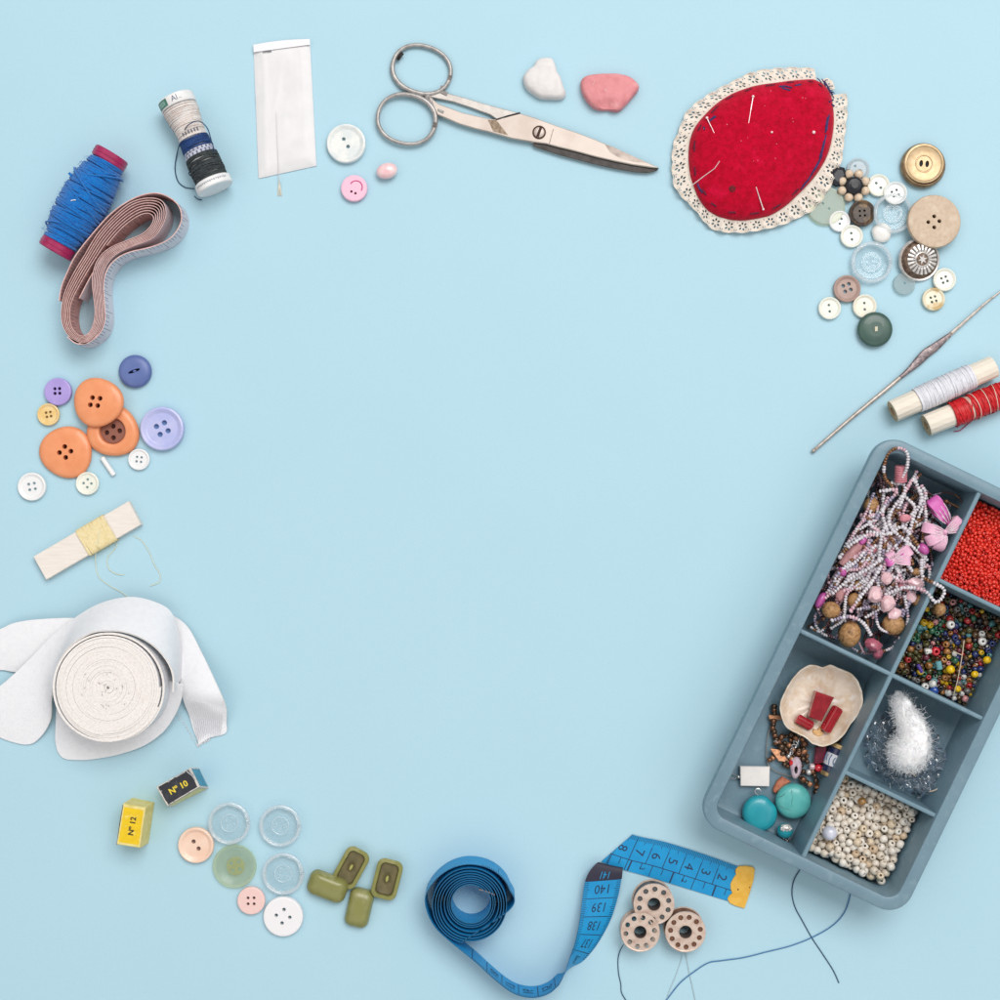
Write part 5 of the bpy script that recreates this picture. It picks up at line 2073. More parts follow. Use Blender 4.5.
def tmap(s_, t_, off):
    return cur_map[0](s_, t_, off)


def t_line(mb, s0, t0, s1, t1, w_, off, mi=0, n=4):
    """a printed line between two places on the tape"""
    vs, fs = [], []
    ds, dt = s1 - s0, (t1 - t0) * 35
    L_ = math.hypot(ds, dt)
    px_, pt_ = -dt / L_ * w_ / 2, ds / L_ * w_ / 2 / 35
    for k in range(n + 1):
        f_ = k / n
        s_, t_ = s0 + ds * f_, t0 + (t1 - t0) * f_
        vs += [tmap(s_ + px_, t_ + pt_, off), tmap(s_ - px_, t_ - pt_, off)]
    for k in range(n):
        fs.append((2 * k, 2 * k + 1, 2 * k + 3, 2 * k + 2))
    mb.add(vs, fs, mi)


def t_text(mb, txt, size, s_, t_, rx, ux, off, mi=0, wid=1.0):
    """rx, ux = (ds, dt) unit directions of the lettering's right and up on the tape"""
    v, f = text2d(txt, size)
    mb.add([tmap(s_ + rx[0] * p.x * wid + ux[0] * p.y, t_ + (rx[1] * p.x * wid + ux[1] * p.y) / 35, off) for p in v], f, mi)


def which(s_, t_):
    """+1 if the tape's own normal looks up there"""
    return 1 if (tmap(s_, t_, 1) - tmap(s_, t_, 0)).z > 0 else -1


m_ink = mat('tape_ink', (22, 48, 84), .6)
mb = MB()
s_end = fcum[-1]


def s_near(pw, i0, i1):
    return cum[min(range(i0, min(i1, len(cum))), key=lambda i: ((S1[i] + S2[i]) / 2 - pw).length)]


# flat end: t = 0 is the upper edge there
upf = which(s_end - 60, .5) * .5
pw = (wp(716.6, 863.7, 1) + wp(709, 891, 1)) / 2
tip0 = fcum[min(range(len(fcum)), key=lambda i: ((F1[i] + F2[i]) / 2 - pw).length)]
CM = 17.3
for k in range(0, 7):
    s_ = tip0 - CM * k
    t_line(mb, s_, .22 if k < 5 else .02, s_, .69 if k < 5 else .99, .75, upf)
for k in range(-12, 70):
    s_ = tip0 - CM * k / 10
    if s_ < 2:
        continue
    t_line(mb, s_, .0, s_, .2 if k % 5 == 0 else .13, .5, upf, n=2)
t_line(mb, 2, .69, s_end - 12, .69, .7, upf, n=40)
for k in range(-2, 13):
    s_ = tip0 + 4 - 10.9 * k
    if s_ > s_end - 8 or s_ < 2:
        continue
    big = k % 4 == 0
    t_line(mb, s_, .7, s_, .99 if k % 2 == 0 else .88, 1.5 if big else .7, upf, n=2)
for i, dgt in enumerate('2345678'):
    s_ = tip0 + CM * .42 - CM * i
    # tops of the digits point towards the metal tip
    t_text(mb, dgt, 9.2, s_, .43, (0, 1), (1, 0), upf)
for i, dgt in enumerate(('2', '3')):
    s_ = tip0 - 27 - 43.5 * i
    t_text(mb, dgt, 5, s_, .83, (0, 1), (1, 0), upf)
cur_map[0] = map_main
# twisted stretch with the back numbering, tops of the digits pointing to the roll
sA = s_near((wp(584.6, 880, 8) + wp(621, 880, 8)) / 2, n_std + 20, n_tw)
upb = which(sA, .5) * .5
for k in range(0, 5):
    s_ = sA - 18.6 * k
    t_line(mb, s_, .02, s_, .98, .7, upb, n=6)
for k in range(-2, 44):
    s_ = sA - 1.86 * k
    t_line(mb, s_, .0, s_, .12 if k % 5 else .16, .5, upb, n=2)
    t_line(mb, s_, 1.0, s_, .88 if k % 5 else .84, .5, upb, n=2)
# up = towards smaller s; right = towards the left edge in the plan
dirl = 1 if tmap(sA, 1, 0).x < tmap(sA, 0, 0).x else -1
for k, tx in enumerate(('140', '139', '138', '137', '136')):
    s_ = sA - 18.6 * (k + .5)
    t_text(mb, tx, 9.4, s_, .5, (0, dirl), (-1, 0), upb, wid=.8 if k < 4 else .6)
mb2 = MB()
for k in range(30):
    s0_ = sA + .2 + 23 * k / 30
    s1_ = sA + .2 + 23 * (k + 1) / 30
    vs = [tmap(s_, -.01 + 1.02 * j / 6, upb * 1.25) for s_ in (s0_, s1_) for j in range(7)]
    mb2.add(vs, [(j, j + 1, j + 8, j + 7) for j in range(6)])
mb2.build('dark_block', mat('tape_dark', (40, 38, 58), .6), bt, org=org, smooth=False)
mb2 = MB()
t_text(mb2, '141', 7.5, sA + 5.6, .5, (0, dirl), (-1, 0), upb * 1.9, wid=.72)
mb2.build('pale_lettering', m_bt, bt, org=org, smooth=False)
# standing stretch, front numbering
sS = s_near(wp(519, 996, ZB) - Vector((0, 0, ZB / 2)), n_std - 60, n_std)
nf = -1 if (tmap(sS, .5, 1) - tmap(sS, .5, 0)).y < 0 else 1
for k in range(-3, 4):
    s_ = sS + 19.5 * k
    if s_ < cum[-1]:
        t_line(mb, s_, .1, s_, .98, .8, nf * .5, n=4)
for k, tx in enumerate(('18', '17', '16', '15')):
    s_ = sS + 19.5 * (k - 2 + .5)
    t_text(mb, tx, 11, s_, .5, (0, -1), (1, 0), nf * .5)
for k in range(-30, 30):
    t_line(mb, sS + 1.95 * k, .86, sS + 1.95 * k, 1.0, .5, nf * .5, n=1)
# outer turn of the roll carries the same ticks
so = s_near(Vector((wp(500, 872, ZB).x, wp(500, 872, ZB).y, ZB / 2)), len(body) - 80, n_std)
for k in range(-50, 10):
    s_ = so + 1.95 * k
    o2 = .5 if (tmap(s_, .5, 1) - tmap(s_, .5, 0)).dot(Vector((tmap(s_, .5, 0).x - cb.x, tmap(s_, .5, 0).y - cb.y, 0))) > 0 else -.5
    t_line(mb, s_, .86 if k % 10 else .4, s_, 1.0, .5, o2, n=1)
mb.build('print', m_ink, bt, org=org, smooth=False)
# inner tip inside the roll
mb = MB()
p0 = pts[2]
d_ = Vector((pts[10].x - p0.x, pts[10].y - p0.y, 0)).normalized()
e1 = [Vector((p0.x, p0.y, 1)) + Vector((cb.x - p0.x, cb.y - p0.y, 0)).normalized() * (.6 + .12 * abs(k - 5)) + d_ * (k - 8) * 1.6 for k in range(11)]
mb.ribbon(e1, [p + Vector((0, 0, ZB - 1.5)) for p in e1], 1.0)
m_tip = mat('yellow_metal', (242, 192, 84), .35, metal=.12, col2=(234, 178, 64), f=6, bump=.15, bf=4)
mb.build('inner_tip', mat('dull_metal', (160, 140, 130), .4, metal=.5), bt, org=org)
tipo = zoom([(800, 228), (815, 214), (860, 211), (900, 218), (911, 232), (905, 290), (882, 370), (862, 430), (850, 462), (800, 448), (765, 432), (750, 408), (758, 388), (778, 372), (768, 345), (768, 315), (785, 282), (800, 262), (796, 245)], 600, 830, 5.882)
tl_ = [wp(a, b, 2.4) for a, b in tipo]
mb = MB()
prism(mb, [p.xy for p in tl_], .2, 2.4, .5)
tpo = mb.build('metal_tip', m_tip, bt, org=org, ang=30)
mb = MB()
mb.ball(wp(738, 889.5, 2.4), (.9, .8, .4), 8, 5)
mb.ball(wp(749.6, 887.4, 2.4), (.5, .8, .4), 8, 5)
mb.build('dent', m_dark, tpo, org=org)

# ------------------------------------------------------------------ bobbins
m_bob = mat('bobbin_metal', (224, 204, 190), .4, metal=.35, col2=(208, 182, 166), f=6, c3=(196, 168, 152), f2=12)
m_bobs = mat('bobbin_side', (118, 104, 100), .5, metal=.3)
GBO = 'metal bobbins by the blue tape'


def bobbin(px, py, R_, label, rot, nh=10, z=0.0, tilt=None, fill=None, dark=(62, 76, 82)):
    Hh = 19
    o = thing('bobbin', wp(px, py, z), label, 'bobbin', GBO)
    og = wp(px, py, z)
    c_ = wp(px, py, z + Hh)
    M = Matrix.Translation((c_.x, c_.y, z))
    if tilt:
        M = M @ Matrix.Rotation(math.radians(tilt[1]), 4, Vector((-math.sin(tilt[0]), math.cos(tilt[0]), 0)))
    R_ *= (H - Hh) / H
    hs = [circle(0, 0, R_ * .315, 28)] + [circle(R_ * .735 * math.cos(rot + 2 * PI * k / nh), R_ * .735 * math.sin(rot + 2 * PI * k / nh), R_ * .128, 14) for k in range(nh)]
    for z0 in (0, Hh - 1.6):
        mb = MB()
        prism(mb, circle(0, 0, R_, 56), z0, z0 + 1.6, .4, 0, hs, side=0)
        mb.xf(M)
        d = mb.build('disc', m_bob, o, org=og, ang=30)
        if z0 > 1:
            mb = MB()
            mb.lathe([(R_ * .36, Hh + .0), (R_ * .36, Hh + .5), (R_ * .33, Hh + .5), (R_ * .318, Hh - .2)], 32, 0, M, cap0=False, cap1=False)
            mb.lathe([(R_ * .97, Hh - .3), (R_ * .985, Hh + .25), (R_ * .95, Hh + .3), (R_ * .92, Hh)], 56, 0, M, cap0=False, cap1=False)
            mb.build('raised_edge', m_bob, d, org=og)
    mb = MB()
    mb.lathe([(R_ * .36, 1.6), (R_ * .36, Hh - 1.6)], 28, 0, M, cap0=False, cap1=False)
    mb.lathe([(R_ * .315, Hh - .8), (R_ * .315, .8)], 28, 0, M, cap0=False, cap1=False)
    mb.build('hub', m_bobs, o, org=og)
    if fill:
        mb = MB()
        windings(mb, M @ Vector((0, 0, 1.6)), M @ Vector((0, 0, Hh - 1.6)), lambda q: R_ * fill[1] + .6 * math.sin(q * 9), 26, .6, tilt=.03, seg=36, tseg=5)
        mb.lathe([(R_ * fill[1] - .5, 2), (R_ * fill[1] - .5, Hh - 2.2)], 36, 0, M)
        v = None
        # leave the middle bore open
        mb2 = MB()
        windings(mb2, M @ Vector((0, 0, 1.8)), M @ Vector((0, 0, Hh - 1.8)), lambda q: R_ * fill[1], 26, .62, tilt=.03, seg=36, tseg=5)
        n0 = 6
        for k in range(n0):
            rr = R_ * (.4 + (fill[1] - .4) * k / n0)
            for zz in (Hh - 2.4,):
                mb2.tube([M @ Vector((rr * math.cos(2 * PI * i / 30), rr * math.sin(2 * PI * i / 30), zz)) for i in range(30)], R_ * (fill[1] - .4) / n0 * .6, 5, closed=True)
        mb2.build('wound_thread', fill[0], o, org=og, ang=80)
    # look down the bore: the dark table under it is shadow only
    return o


m_tgt = mat('teal_thread', (74, 110, 118), .8, col2=(58, 92, 102), f=2)
m_brt = mat('brown_thread', (138, 98, 76), .8, col2=(112, 76, 58), f=2)
bobbin(654, 904.3, 20.6, 'metal bobbin partly under the other two, topmost of the three', .25, 10, 0, None, (mat('grey_thread', (104, 108, 110), .8, col2=(88, 92, 96), f=2), .9))
bobbin(641, 933.2, 19.6, 'metal bobbin with scuffed face and a dark thread hanging from it', .12, 10, 3, (2.2, 4), (m_tgt, .66))
bobbin(685.5, 932, 20.4, 'metal bobbin wound with brown thread seen through its holes', .18, 11, 0, None, (m_brt, .92))

# loose threads on the table
mb = MB()
mb.tube(cr([tuple(wp(623.4, 944.5, 8)), tuple(wp(620, 951, 2)), tuple(wp(618, 960, .8)), tuple(wp(618.6, 973, .8)), tuple(wp(620.8, 984, .8)), tuple(wp(621.4, 992, .8)), tuple(wp(625, 999, .8)), tuple(wp(630, 1006, .8))], 8), .5, 5)
tag(mb.build('thread', m_navy_thread, org=wp(620, 975)), 'dark blue thread hanging down from the scuffed bobbin', 'thread', 'loose threads on the table')
mb = MB()
mb.tube(cr([tuple(wp(660, 1008, .8)), tuple(wp(668, 998, .8)), tuple(wp(680, 983, .8)), tuple(wp(693, 972.5, .8)), tuple(wp(708, 963, .8)), tuple(wp(722, 960.6, .8)), tuple(wp(744, 957.5, .8)), tuple(wp(766, 952, .8)), tuple(wp(790, 946, .8)), tuple(wp(812, 937.5, .8)), tuple(wp(832, 926, .8)), tuple(wp(844, 913, .8)), tuple(wp(849.5, 898, .8)), tuple(wp(850, 890, .8))], 8), .62, 5)
tag(mb.build('thread', mat('steel_blue_thread', (66, 120, 168), .75), org=wp(760, 952)), 'long wavy blue thread running from the bottom edge to below the tray', 'thread', 'loose threads on the table')
mb = MB()
mb.tube(cr([tuple(wp(801, 868, .8)), tuple(wp(794, 880, .8)), tuple(wp(792, 893, .8)), tuple(wp(795, 907, .8)), tuple(wp(803, 922, .8)), tuple(wp(812, 938, .8)), tuple(wp(822, 953, .8)), tuple(wp(833, 970, .8)), tuple(wp(839, 983, .8))], 8), .55, 5)
tag(mb.build('thread', m_navy_thread, org=wp(812, 938)), 'dark blue thread coming from under the tray corner and crossing the long one', 'thread', 'loose threads on the table')
mb = MB()
mb.tube(cr([tuple(wp(685.4, 950, 4)), tuple(wp(686.4, 958, .8)), tuple(wp(689, 972, .8)), tuple(wp(692, 985, .8)), tuple(wp(695, 999, .8)), tuple(wp(697, 1006, .8))], 8), .42, 5)
mb.tube(cr([tuple(wp(683, 950, 4)), tuple(wp(681, 960, .8)), tuple(wp(676, 975, .8)), tuple(wp(669, 992, .8)), tuple(wp(665, 1006, .8))], 8), .3, 5)
tag(mb.build('thread', mat('pale_grey_thread', (184, 200, 206), .75), org=wp(688, 970)), 'pale thin thread ends hanging from the brown bobbin', 'thread', 'loose threads on the table')
# ------------------------------------------------------------------ the bead tray
AT = math.radians(25.8)
TU = Vector((math.cos(AT), -math.sin(AT), 0))
TV = Vector((-math.sin(AT), -math.cos(AT), 0))
TZ = 60.0
TJ = wp(892, 675, TZ)
TJ.z = 0


def tw(u, v, z):
    return TJ + TU * u + TV * v + Vector((0, 0, z))


def uv_of(p):
    d = Vector((p.x, p.y, 0)) - TJ
    return d.dot(TU), d.dot(TV)


GX, GY = 97.0, 194.4         # half opening at the rim
OX, OY = 110.0, 207.0        # half outside at the rim
DB, DD = -101.8, 103.7       # cross walls of the right column
tray = thing('bead_tray', tw(0, 0, 0), 'blue grey plastic tray tilted in the corner, six compartments full of beads', 'tray')
torg = tw(0, 0, 0)
m_tray = mat('tray_plastic', (116, 145, 159), .4, col2=(109, 137, 152), f=40, spec=.45, bump=.14, bf=4, sss=.05, c3=(124, 151, 164), f2=7, det=6)
mb = MB()


def tl(hx, hy, rad, z, n=9):
    return [tw(x, y, z) for x, y in rrect(hx, hy, rad, n)]


Ls = [tl(OX - 15, OY - 15, 20, .4), tl(OX - 13, OY - 13, 22, 2), tl(OX - 8.5, OY - 8.5, 25, 46), tl(OX - 8, OY - 8, 26, 49), tl(OX - .6, OY - .6, 24, 50.5), tl(OX, OY, 24, 51.5), tl(OX - .1, OY - .1, 24, 58.6),
      tl(OX - .6, OY - .6, 23.5, 60), tl(OX - 1.8, OY - 1.8, 22.5, 60.7), tl(GX + 2.0, GY + 2.0, 15, 61), tl(GX + .5, GY + .5, 13.5, 60.3), tl(GX - .3, GY - .3, 13, 58.4), tl(GX - 1, GY - 1, 11, 8), tl(GX - 1.8, GY - 1.8, 10, 5.2), tl(GX - 5.5, GY - 5.5, 8, 4.2)]
loops(mb, Ls, 0, True, True)
mb.v = [Vector((p.x, p.y, p.z)) for p in mb.v]
mb.build('tray_shell', m_tray, tray, org=torg, ang=32)


def wall_slab(name, u0, v0, u1, v1, t0, t1, z0, z1, mat_):
    """tapered upright divider from (u0, v0) to (u1, v1), rounded along the top"""
    d = Vector((u1 - u0, v1 - v0)).normalized()
    n_ = Vector((-d.y, d.x))
    prof = [(t0, z0), (t1 + .25, z1 - 1.2), (t1 * .8, z1 - .3), (t1 * .3, z1), (-t1 * .3, z1), (-t1 * .8, z1 - .3), (-t1 - .25, z1 - 1.2), (-t0, z0)]
    vs = []
    for (u, v) in ((u0, v0), (u1, v1)):
        for o_, z in prof:
            vs.append(tw(u + n_.x * o_, v + n_.y * o_, z))
    k = len(prof)
    fs = [(i, (i + 1) % k, k + (i + 1) % k, k + i) for i in range(k)] + [tuple(reversed(range(k))), tuple(range(k, 2 * k))]
    mb = MB()
    mb.add(vs, fs)
    return mb.build(name, mat_, tray, org=torg, ang=32)


wall_slab('divider', 0, -GY - .5, 0, GY + .5, 3.8, 2.0, 3, 58.6, m_tray)
wall_slab('divider', -GX - .4, 0, -1, 0, 3.6, 1.9, 3, 58.2, m_tray)
wall_slab('divider', 1, 0, GX + .4, 0, 3.6, 1.9, 3, 58.25, m_tray)
wall_slab('divider', 1, DB, GX + .4, DB, 3.6, 1.9, 3, 58.3, m_tray)
wall_slab('divider', 1, DD, GX + .4, DD, 3.6, 1.9, 3, 58.1, m_tray)


# ------------------------------------------------------------------ loose beads, settled by pushing them apart
def settle(n, ub, vb, z0, depth, radii, seed, it=150, hscale=1.0):
    rg = np.random.default_rng(seed)
    r = np.array(radii)
    P = np.column_stack([rg.uniform(ub[0], ub[1], n), rg.uniform(vb[0], vb[1], n), rg.uniform(z0, z0 + depth, n)])
    for k in range(it):
        P[:, 2] -= .25 if k < it * .7 else .08
        for s_ in range(0, n, 400):
            D = P[s_:s_ + 400, None, :] - P[None, :, :]
            L_ = np.sqrt((D * D).sum(-1)) + 1e-9
            ov = (r[s_:s_ + 400, None] + r[None, :]) * hscale - L_
            ov[np.arange(min(400, n - s_)), np.arange(s_, min(n, s_ + 400))] = 0
            ov = np.clip(ov, 0, None)
            mv = (D / L_[..., None] * ov[..., None] * .42).sum(1)
            m_ = np.sqrt((mv * mv).sum(-1, keepdims=True)) + 1e-9
            P[s_:s_ + 400] += mv / m_ * np.minimum(m_, 2.0)
        P[:, 0] = np.clip(P[:, 0], ub[0] + r, ub[1] - r)
        P[:, 1] = np.clip(P[:, 1], vb[0] + r, vb[1] - r)
        P[:, 2] = np.maximum(P[:, 2], z0 + r)
    return P, r


def bead_mb(r, hole=.36, seg=14, rings=5, h=.78, mi=0):
    """a rounded bead with a hole through it, its axis along z"""
    mb = MB()
    hr = r * hole
    prof = []
    for k in range(rings + 1):
        a_ = -PI / 2 + PI * k / rings
        prof.append((hr + (r - hr) * (.25 + .75 * math.cos(a_)), r * h * math.sin(a_)))
    vs, fs = [], []
    full = [(hr * .95, -r * h * .9)] + prof + [(hr * .95, r * h * .9)]
    m = len(full)
    for rr, z in full:
        for i in range(seg):
            t_ = 2 * PI * i / seg
            vs.append(Vector((rr * math.cos(t_), rr * math.sin(t_), z)))
    for k in range(m):
        k2 = (k + 1) % m
        for i in range(seg):
            j = (i + 1) % seg
            fs.append((k * seg + i, k * seg + j, k2 * seg + j, k2 * seg + i))
    return mb.add(vs, fs, mi)


def rand_rot(flat=.45):
    """bead axes: some look straight up, the rest lie at any angle"""
    if rnd.random() < flat:
        return Matrix.Rotation(rnd.gauss(0, .35), 3, 'X') @ Matrix.Rotation(rnd.gauss(0, .35), 3, 'Y')
    return Matrix.Rotation(rnd.uniform(0, 2 * PI), 3, 'Z') @ Matrix.Rotation(rnd.uniform(.6, 1.57), 3, 'X')


def photo_pos(p):
    k = H / (H - p.z)
    return 500 + p.x * k, 500 - p.y * k


def place_copies(proto, spots):
    """spots = [(place, rotation matrix, scale)]; the first one moves the source itself"""
    for k, (p, R_, s_) in enumerate(spots):
        o = proto if k == 0 else proto.copy()
        if k:
            C.objects.link(o)
        o.location = p * S
        o.rotation_euler = R_.to_euler()
        o.scale = (s_, s_, s_)


# cream beads ------------------------------------------------------
m_cb = mat('cream_bead', (220, 206, 188), .38, rand=(236, 229, 219), sss=.12, coat=.2, col2=(222, 210, 192), f=5)
m_cb2 = mat('tan_bead', (206, 180, 150), .38, rand=(222, 204, 178), sss=.12, coat=.2)
NB = 470
radii = [rnd.uniform(3.5, 4.3) for _ in range(NB)]
P, r_ = settle(NB, (3.8, GX - 3.2), (DD + 3.8, GY - 3.2), 5, 40, radii, 5, it=220, hscale=.96)
order = np.argsort(-P[:, 2])
g_c = 'cream beads heaped in the lower right compartment'
sp_w, sp_t = [], []
top_i = list(order)
for k in top_i[:285]:
    sp = (tw(*P[k]), rand_rot(.3), r_[k] / 4.0)
    (sp_t if rnd.random() < .14 else sp_w).append(sp)
o = bead_mb(4.0, .34, 16, 6, .82).build('round_bead', m_cb, ang=60)
tag(o, 'cream round bead heaped with others in the lower right compartment', 'bead', g_c)
place_copies(o, sp_w)
o = bead_mb(4.0, .34, 16, 6, .82).build('round_bead', m_cb2, ang=60)
tag(o, 'tan tinted round bead among the cream beads of the tray', 'bead', g_c)
place_copies(o, sp_t)
mb = MB()
for k in top_i[285:]:
    b = bead_mb(r_[k], .34, 8, 4, .82)
    mb.merge(b, Matrix.Translation(tw(*P[k])) @ rand_rot().to_4x4())
tag(mb.build('lower_beads', m_cb, org=tw(50, 150, 5)), 'layer of cream beads under the heap in the tray', 'beads', kind='stuff')
ztop = P[order[20], 2]
p = wp(829.6, 833, 30)
mb = MB()
mb.ball((0, 0, 0), (7.4, 7.4, 6.8), 20, 12)
o = mb.build('pearl_bead', mat('blue_white_pearl', (216, 218, 230), .25, coat=.6, sss=.2, col2=(202, 206, 222), f=5))
o.location = Vector((p.x, p.y, 30)) * S
tag(o, 'larger bluish white pearl lying on the cream beads', 'bead')
o = bead_mb(4.4, .34, 16, 6, .82).build('round_bead', mat('amber_bead', (132, 92, 44), .25, coat=.6, col2=(168, 124, 60), f=3), ang=60)
p = wp(862, 801.5, 33)
o.location = p * S
o.rotation_euler = (1.2, .3, .5)
tag(o, 'single amber brown bead lying on the cream beads', 'bead')

# red seed beads ---------------------------------------------------
m_rb = mat('red_bead', (236, 62, 44), .3, rand=(224, 44, 32), coat=.35, sss=.08)
NR = 1750
P, r_ = settle(NR, (3, GX - 2.5), (-GY + 2.5, DB - 3), 22, 16, [rnd.uniform(2.05, 2.4) for _ in range(NR)], 8, it=90, hscale=.93)
inside = [k for k in range(NR) if photo_pos(tw(*P[k]))[0] < 1004]
inside.sort(key=lambda k: -P[k, 2])
near = inside[:300]
rest = [k for k in range(NR) if k not in set(near) and photo_pos(tw(*P[k]))[0] < 1040]
o = bead_mb(2.2, .3, 12, 5, .74).build('red_seed_bead', m_rb, ang=60)
tag(o, 'tiny red seed bead in the upper right compartment of the tray', 'bead', 'red seed beads filling the upper right compartment')
place_copies(o, [(tw(*P[k]), rand_rot(.25), r_[k] / 2.2) for k in near])
mb = MB()
b0 = bead_mb(2.2, .3, 9, 4, .74)
for k in rest:
    mb.merge(b0, Matrix.Translation(tw(*P[k])) @ rand_rot(.25).to_4x4() @ Matrix.Scale(r_[k] / 2.2, 4))
tag(mb.build('red_seed_beads', m_rb, org=tw(50, -150, 22)), 'mass of tiny red seed beads filling the upper right compartment', 'beads', kind='stuff')
mb = MB()
mb.add([tw(3.4, -GY + 4.6, 23), tw(GX - 5, -GY + 4.6, 23), tw(GX - 5, DB - 3.4, 23), tw(3.4, DB - 3.4, 23)], [(0, 3, 2, 1)])

# mixed seed beads -------------------------------------------------
PAL = [('brown', (96, 70, 44), 28, .3), ('dark_olive', (84, 80, 42), 18, .3), ('black', (30, 30, 34), 20, .25), ('yellow', (216, 176, 34), 6, .35), ('red', (176, 40, 40), 10, .3),
       ('white', (228, 226, 222), 4, .35), ('navy', (36, 52, 110), 7, .3), ('green', (46, 104, 76), 9, .3), ('teal', (84, 142, 146), 6, .25), ('amber', (170, 116, 60), 8, .25), ('wine', (112, 36, 60), 6, .3), ('pink', (214, 148, 148), 4, .3), ('grey', (116, 112, 110), 6, .3)]
NMX = 900
rr = [rnd.choice((2.0, 2.3, 2.6, 2.8, 3.1, 3.6)) for _ in range(NMX)]
P, r_ = settle(NMX, (3.6, GX - 3.2), (DB + 3.6, -3.6), 4.6, 24, rr, 21, it=110, hscale=.92)
# heaped towards the lower left, thin at the top right
cols = rnd.choices(range(len(PAL)), [p_[2] for p_ in PAL], k=NMX)
inside = [k for k in range(NMX) if photo_pos(tw(*P[k]))[0] < 1003]
inside.sort(key=lambda k: -(P[k, 2] + r_[k]))
near = set(inside[:296])
by = {}
for k in near:
    by.setdefault(cols[k], []).append(k)
g_m = 'mixed seed beads in the middle right compartment'
mlist = []
for ci, (nm, c_, w_, ro) in enumerate(PAL):
    m_ = mat(nm + '_bead', c_, ro, coat=.4, col2=tuple(int(x * .8) for x in c_), f=3)
    mlist.append(m_)
    ks = by.get(ci, [])
    if not ks:
        continue
    o = bead_mb(2.4, .36, 12, 5, .8).build('seed_bead', m_, ang=60)
    tag(o, '%s seed bead mixed among other colours in the tray' % nm.replace('_', ' '), 'bead', g_m)
    place_copies(o, [(tw(*P[k]), rand_rot(.35), r_[k] / 2.4) for k in ks])
mb = MB()
for k in range(NMX):
    if k in near or photo_pos(tw(*P[k]))[0] > 1040:
        continue
    mb.merge(bead_mb(r_[k], .36, 8, 4, .8, mi=cols[k]), Matrix.Translation(tw(*P[k])) @ rand_rot(.35).to_4x4())
tag(mb.build('mixed_seed_beads', mlist, org=tw(50, -50, 5)), 'lower layer of mixed seed beads in the middle right compartment', 'beads', kind='stuff')
zt_m = float(np.percentile(P[:, 2], 90))
# single larger pieces lying on the mix
def lone(px, py, z, r, m, label, axis=(0, 0, 1), h=.75, hole=.3, cat='bead'):
    b = bead_mb(r, hole, 18, 6, h)
    q = Vector((0, 0, 1)).rotation_difference(Vector(axis).normalized())
    o = b.build('round_bead', m, ang=60)
    o.location = wp(px, py, z) * S
    o.rotation_euler = q.to_euler()
    return tag(o, label, cat)


zz = zt_m + 5
lone(950.6, 624.6, zz, 4.4, MATS['white_bead'], 'large white bead in the upper middle of the mixed beads', (.2, .1, 1))
lone(982.4, 641.5, zz, 4.4, MATS['white_bead'], 'large white bead at the right of the mixed beads, hole facing up', (.05, .1, 1), .6)
lone(925, 686.6, zz, 4.0, MATS['white_bead'], 'large white bead with its hole up, beside the cross wall', (.2, .1, 1), .6)
lone(932.5, 684, zz, 3.9, MATS['white_bead'], 'large round white bead touching a blue one', (1, .3, .2), .95, .2)
lone(934, 690.5, zz - 1, 4.6, mat('cobalt_bead', (26, 74, 160), .2, coat=.7), 'cobalt blue bead under the two large white ones', (1, .5, .3), .9, .2)
lone(935.4, 651.3, zz, 4.6, mat('bright_red_bead', (204, 36, 52), .25, coat=.6), 'bright red bead with a wide hole in the mixed beads', (.2, -.1, 1), .7, .4)
lone(950.4, 669.5, zz, 4.2, mat('lemon_bead', (240, 196, 14), .3, coat=.3), 'largest lemon yellow bead of the mix', (.6, .2, .6), .9, .2)
lone(987, 660, zz, 3.8, MATS['lemon_bead'], 'lemon yellow bead below the white bead at the right', (.6, .3, .7), .9, .2)
lone(974.7, 674.3, zz, 3.5, MATS['lemon_bead'], 'lemon yellow bead near the thread end', (.3, .3, .8), .9, .2)
lone(957.5, 689, zz, 3.4, MATS['lemon_bead'], 'lemon yellow bead just above the cross wall', (.3, .3, .8), .9, .2)
mb = MB()
mb.cyl(wp(938, 661, zz), wp(939.6, 669.5, zz), 3.2, 14, bev=.5)
tag(mb.build('tube_bead', mat('aqua_glass', (104, 164, 172), .2, coat=.6), org=wp(939, 665, zz)), 'short aqua glass tube in the mixed beads', 'bead')
mb = MB()
mb.cyl(wp(917.5, 664.5, zz), wp(922, 672.5, zz), 1.9, 12, bev=.4)
tag(mb.build('tube_bead', mat('violet_glass', (88, 62, 158), .2, coat=.6), org=wp(920, 668, zz)), 'violet tube bead lying at the left of the mixed beads', 'bead')
mb = MB()
mb.cyl(wp(924.6, 652, zz), wp(931, 650, zz), 3.4, 14, bev=.6)
tag(mb.build('tube_bead', mat('white_striped', (226, 222, 216), .3, col2=(90, 86, 86), f=2.2), org=wp(928, 651, zz)), 'white barrel bead with grey stripes in the mixed beads', 'bead')
mb = MB()
mb.tube(cr([tuple(wp(964, 640.5, zz + 4)), tuple(wp(962.6, 652, zz + 5)), tuple(wp(960.5, 665, zz + 5)), tuple(wp(957.6, 680, zz + 5)), tuple(wp(953.5, 695.5, zz + 3))], 8), .45, 5)
mb.tube(cr([tuple(wp(953.5, 651, zz + 3)), tuple(wp(958, 653.5, zz + 5)), tuple(wp(962, 655, zz + 5))], 6), .45, 5)
tag(mb.build('thread', mat('ecru_thread', (214, 196, 170), .8), org=wp(960, 668, zz)), 'short ecru thread end lying across the mixed beads', 'thread')

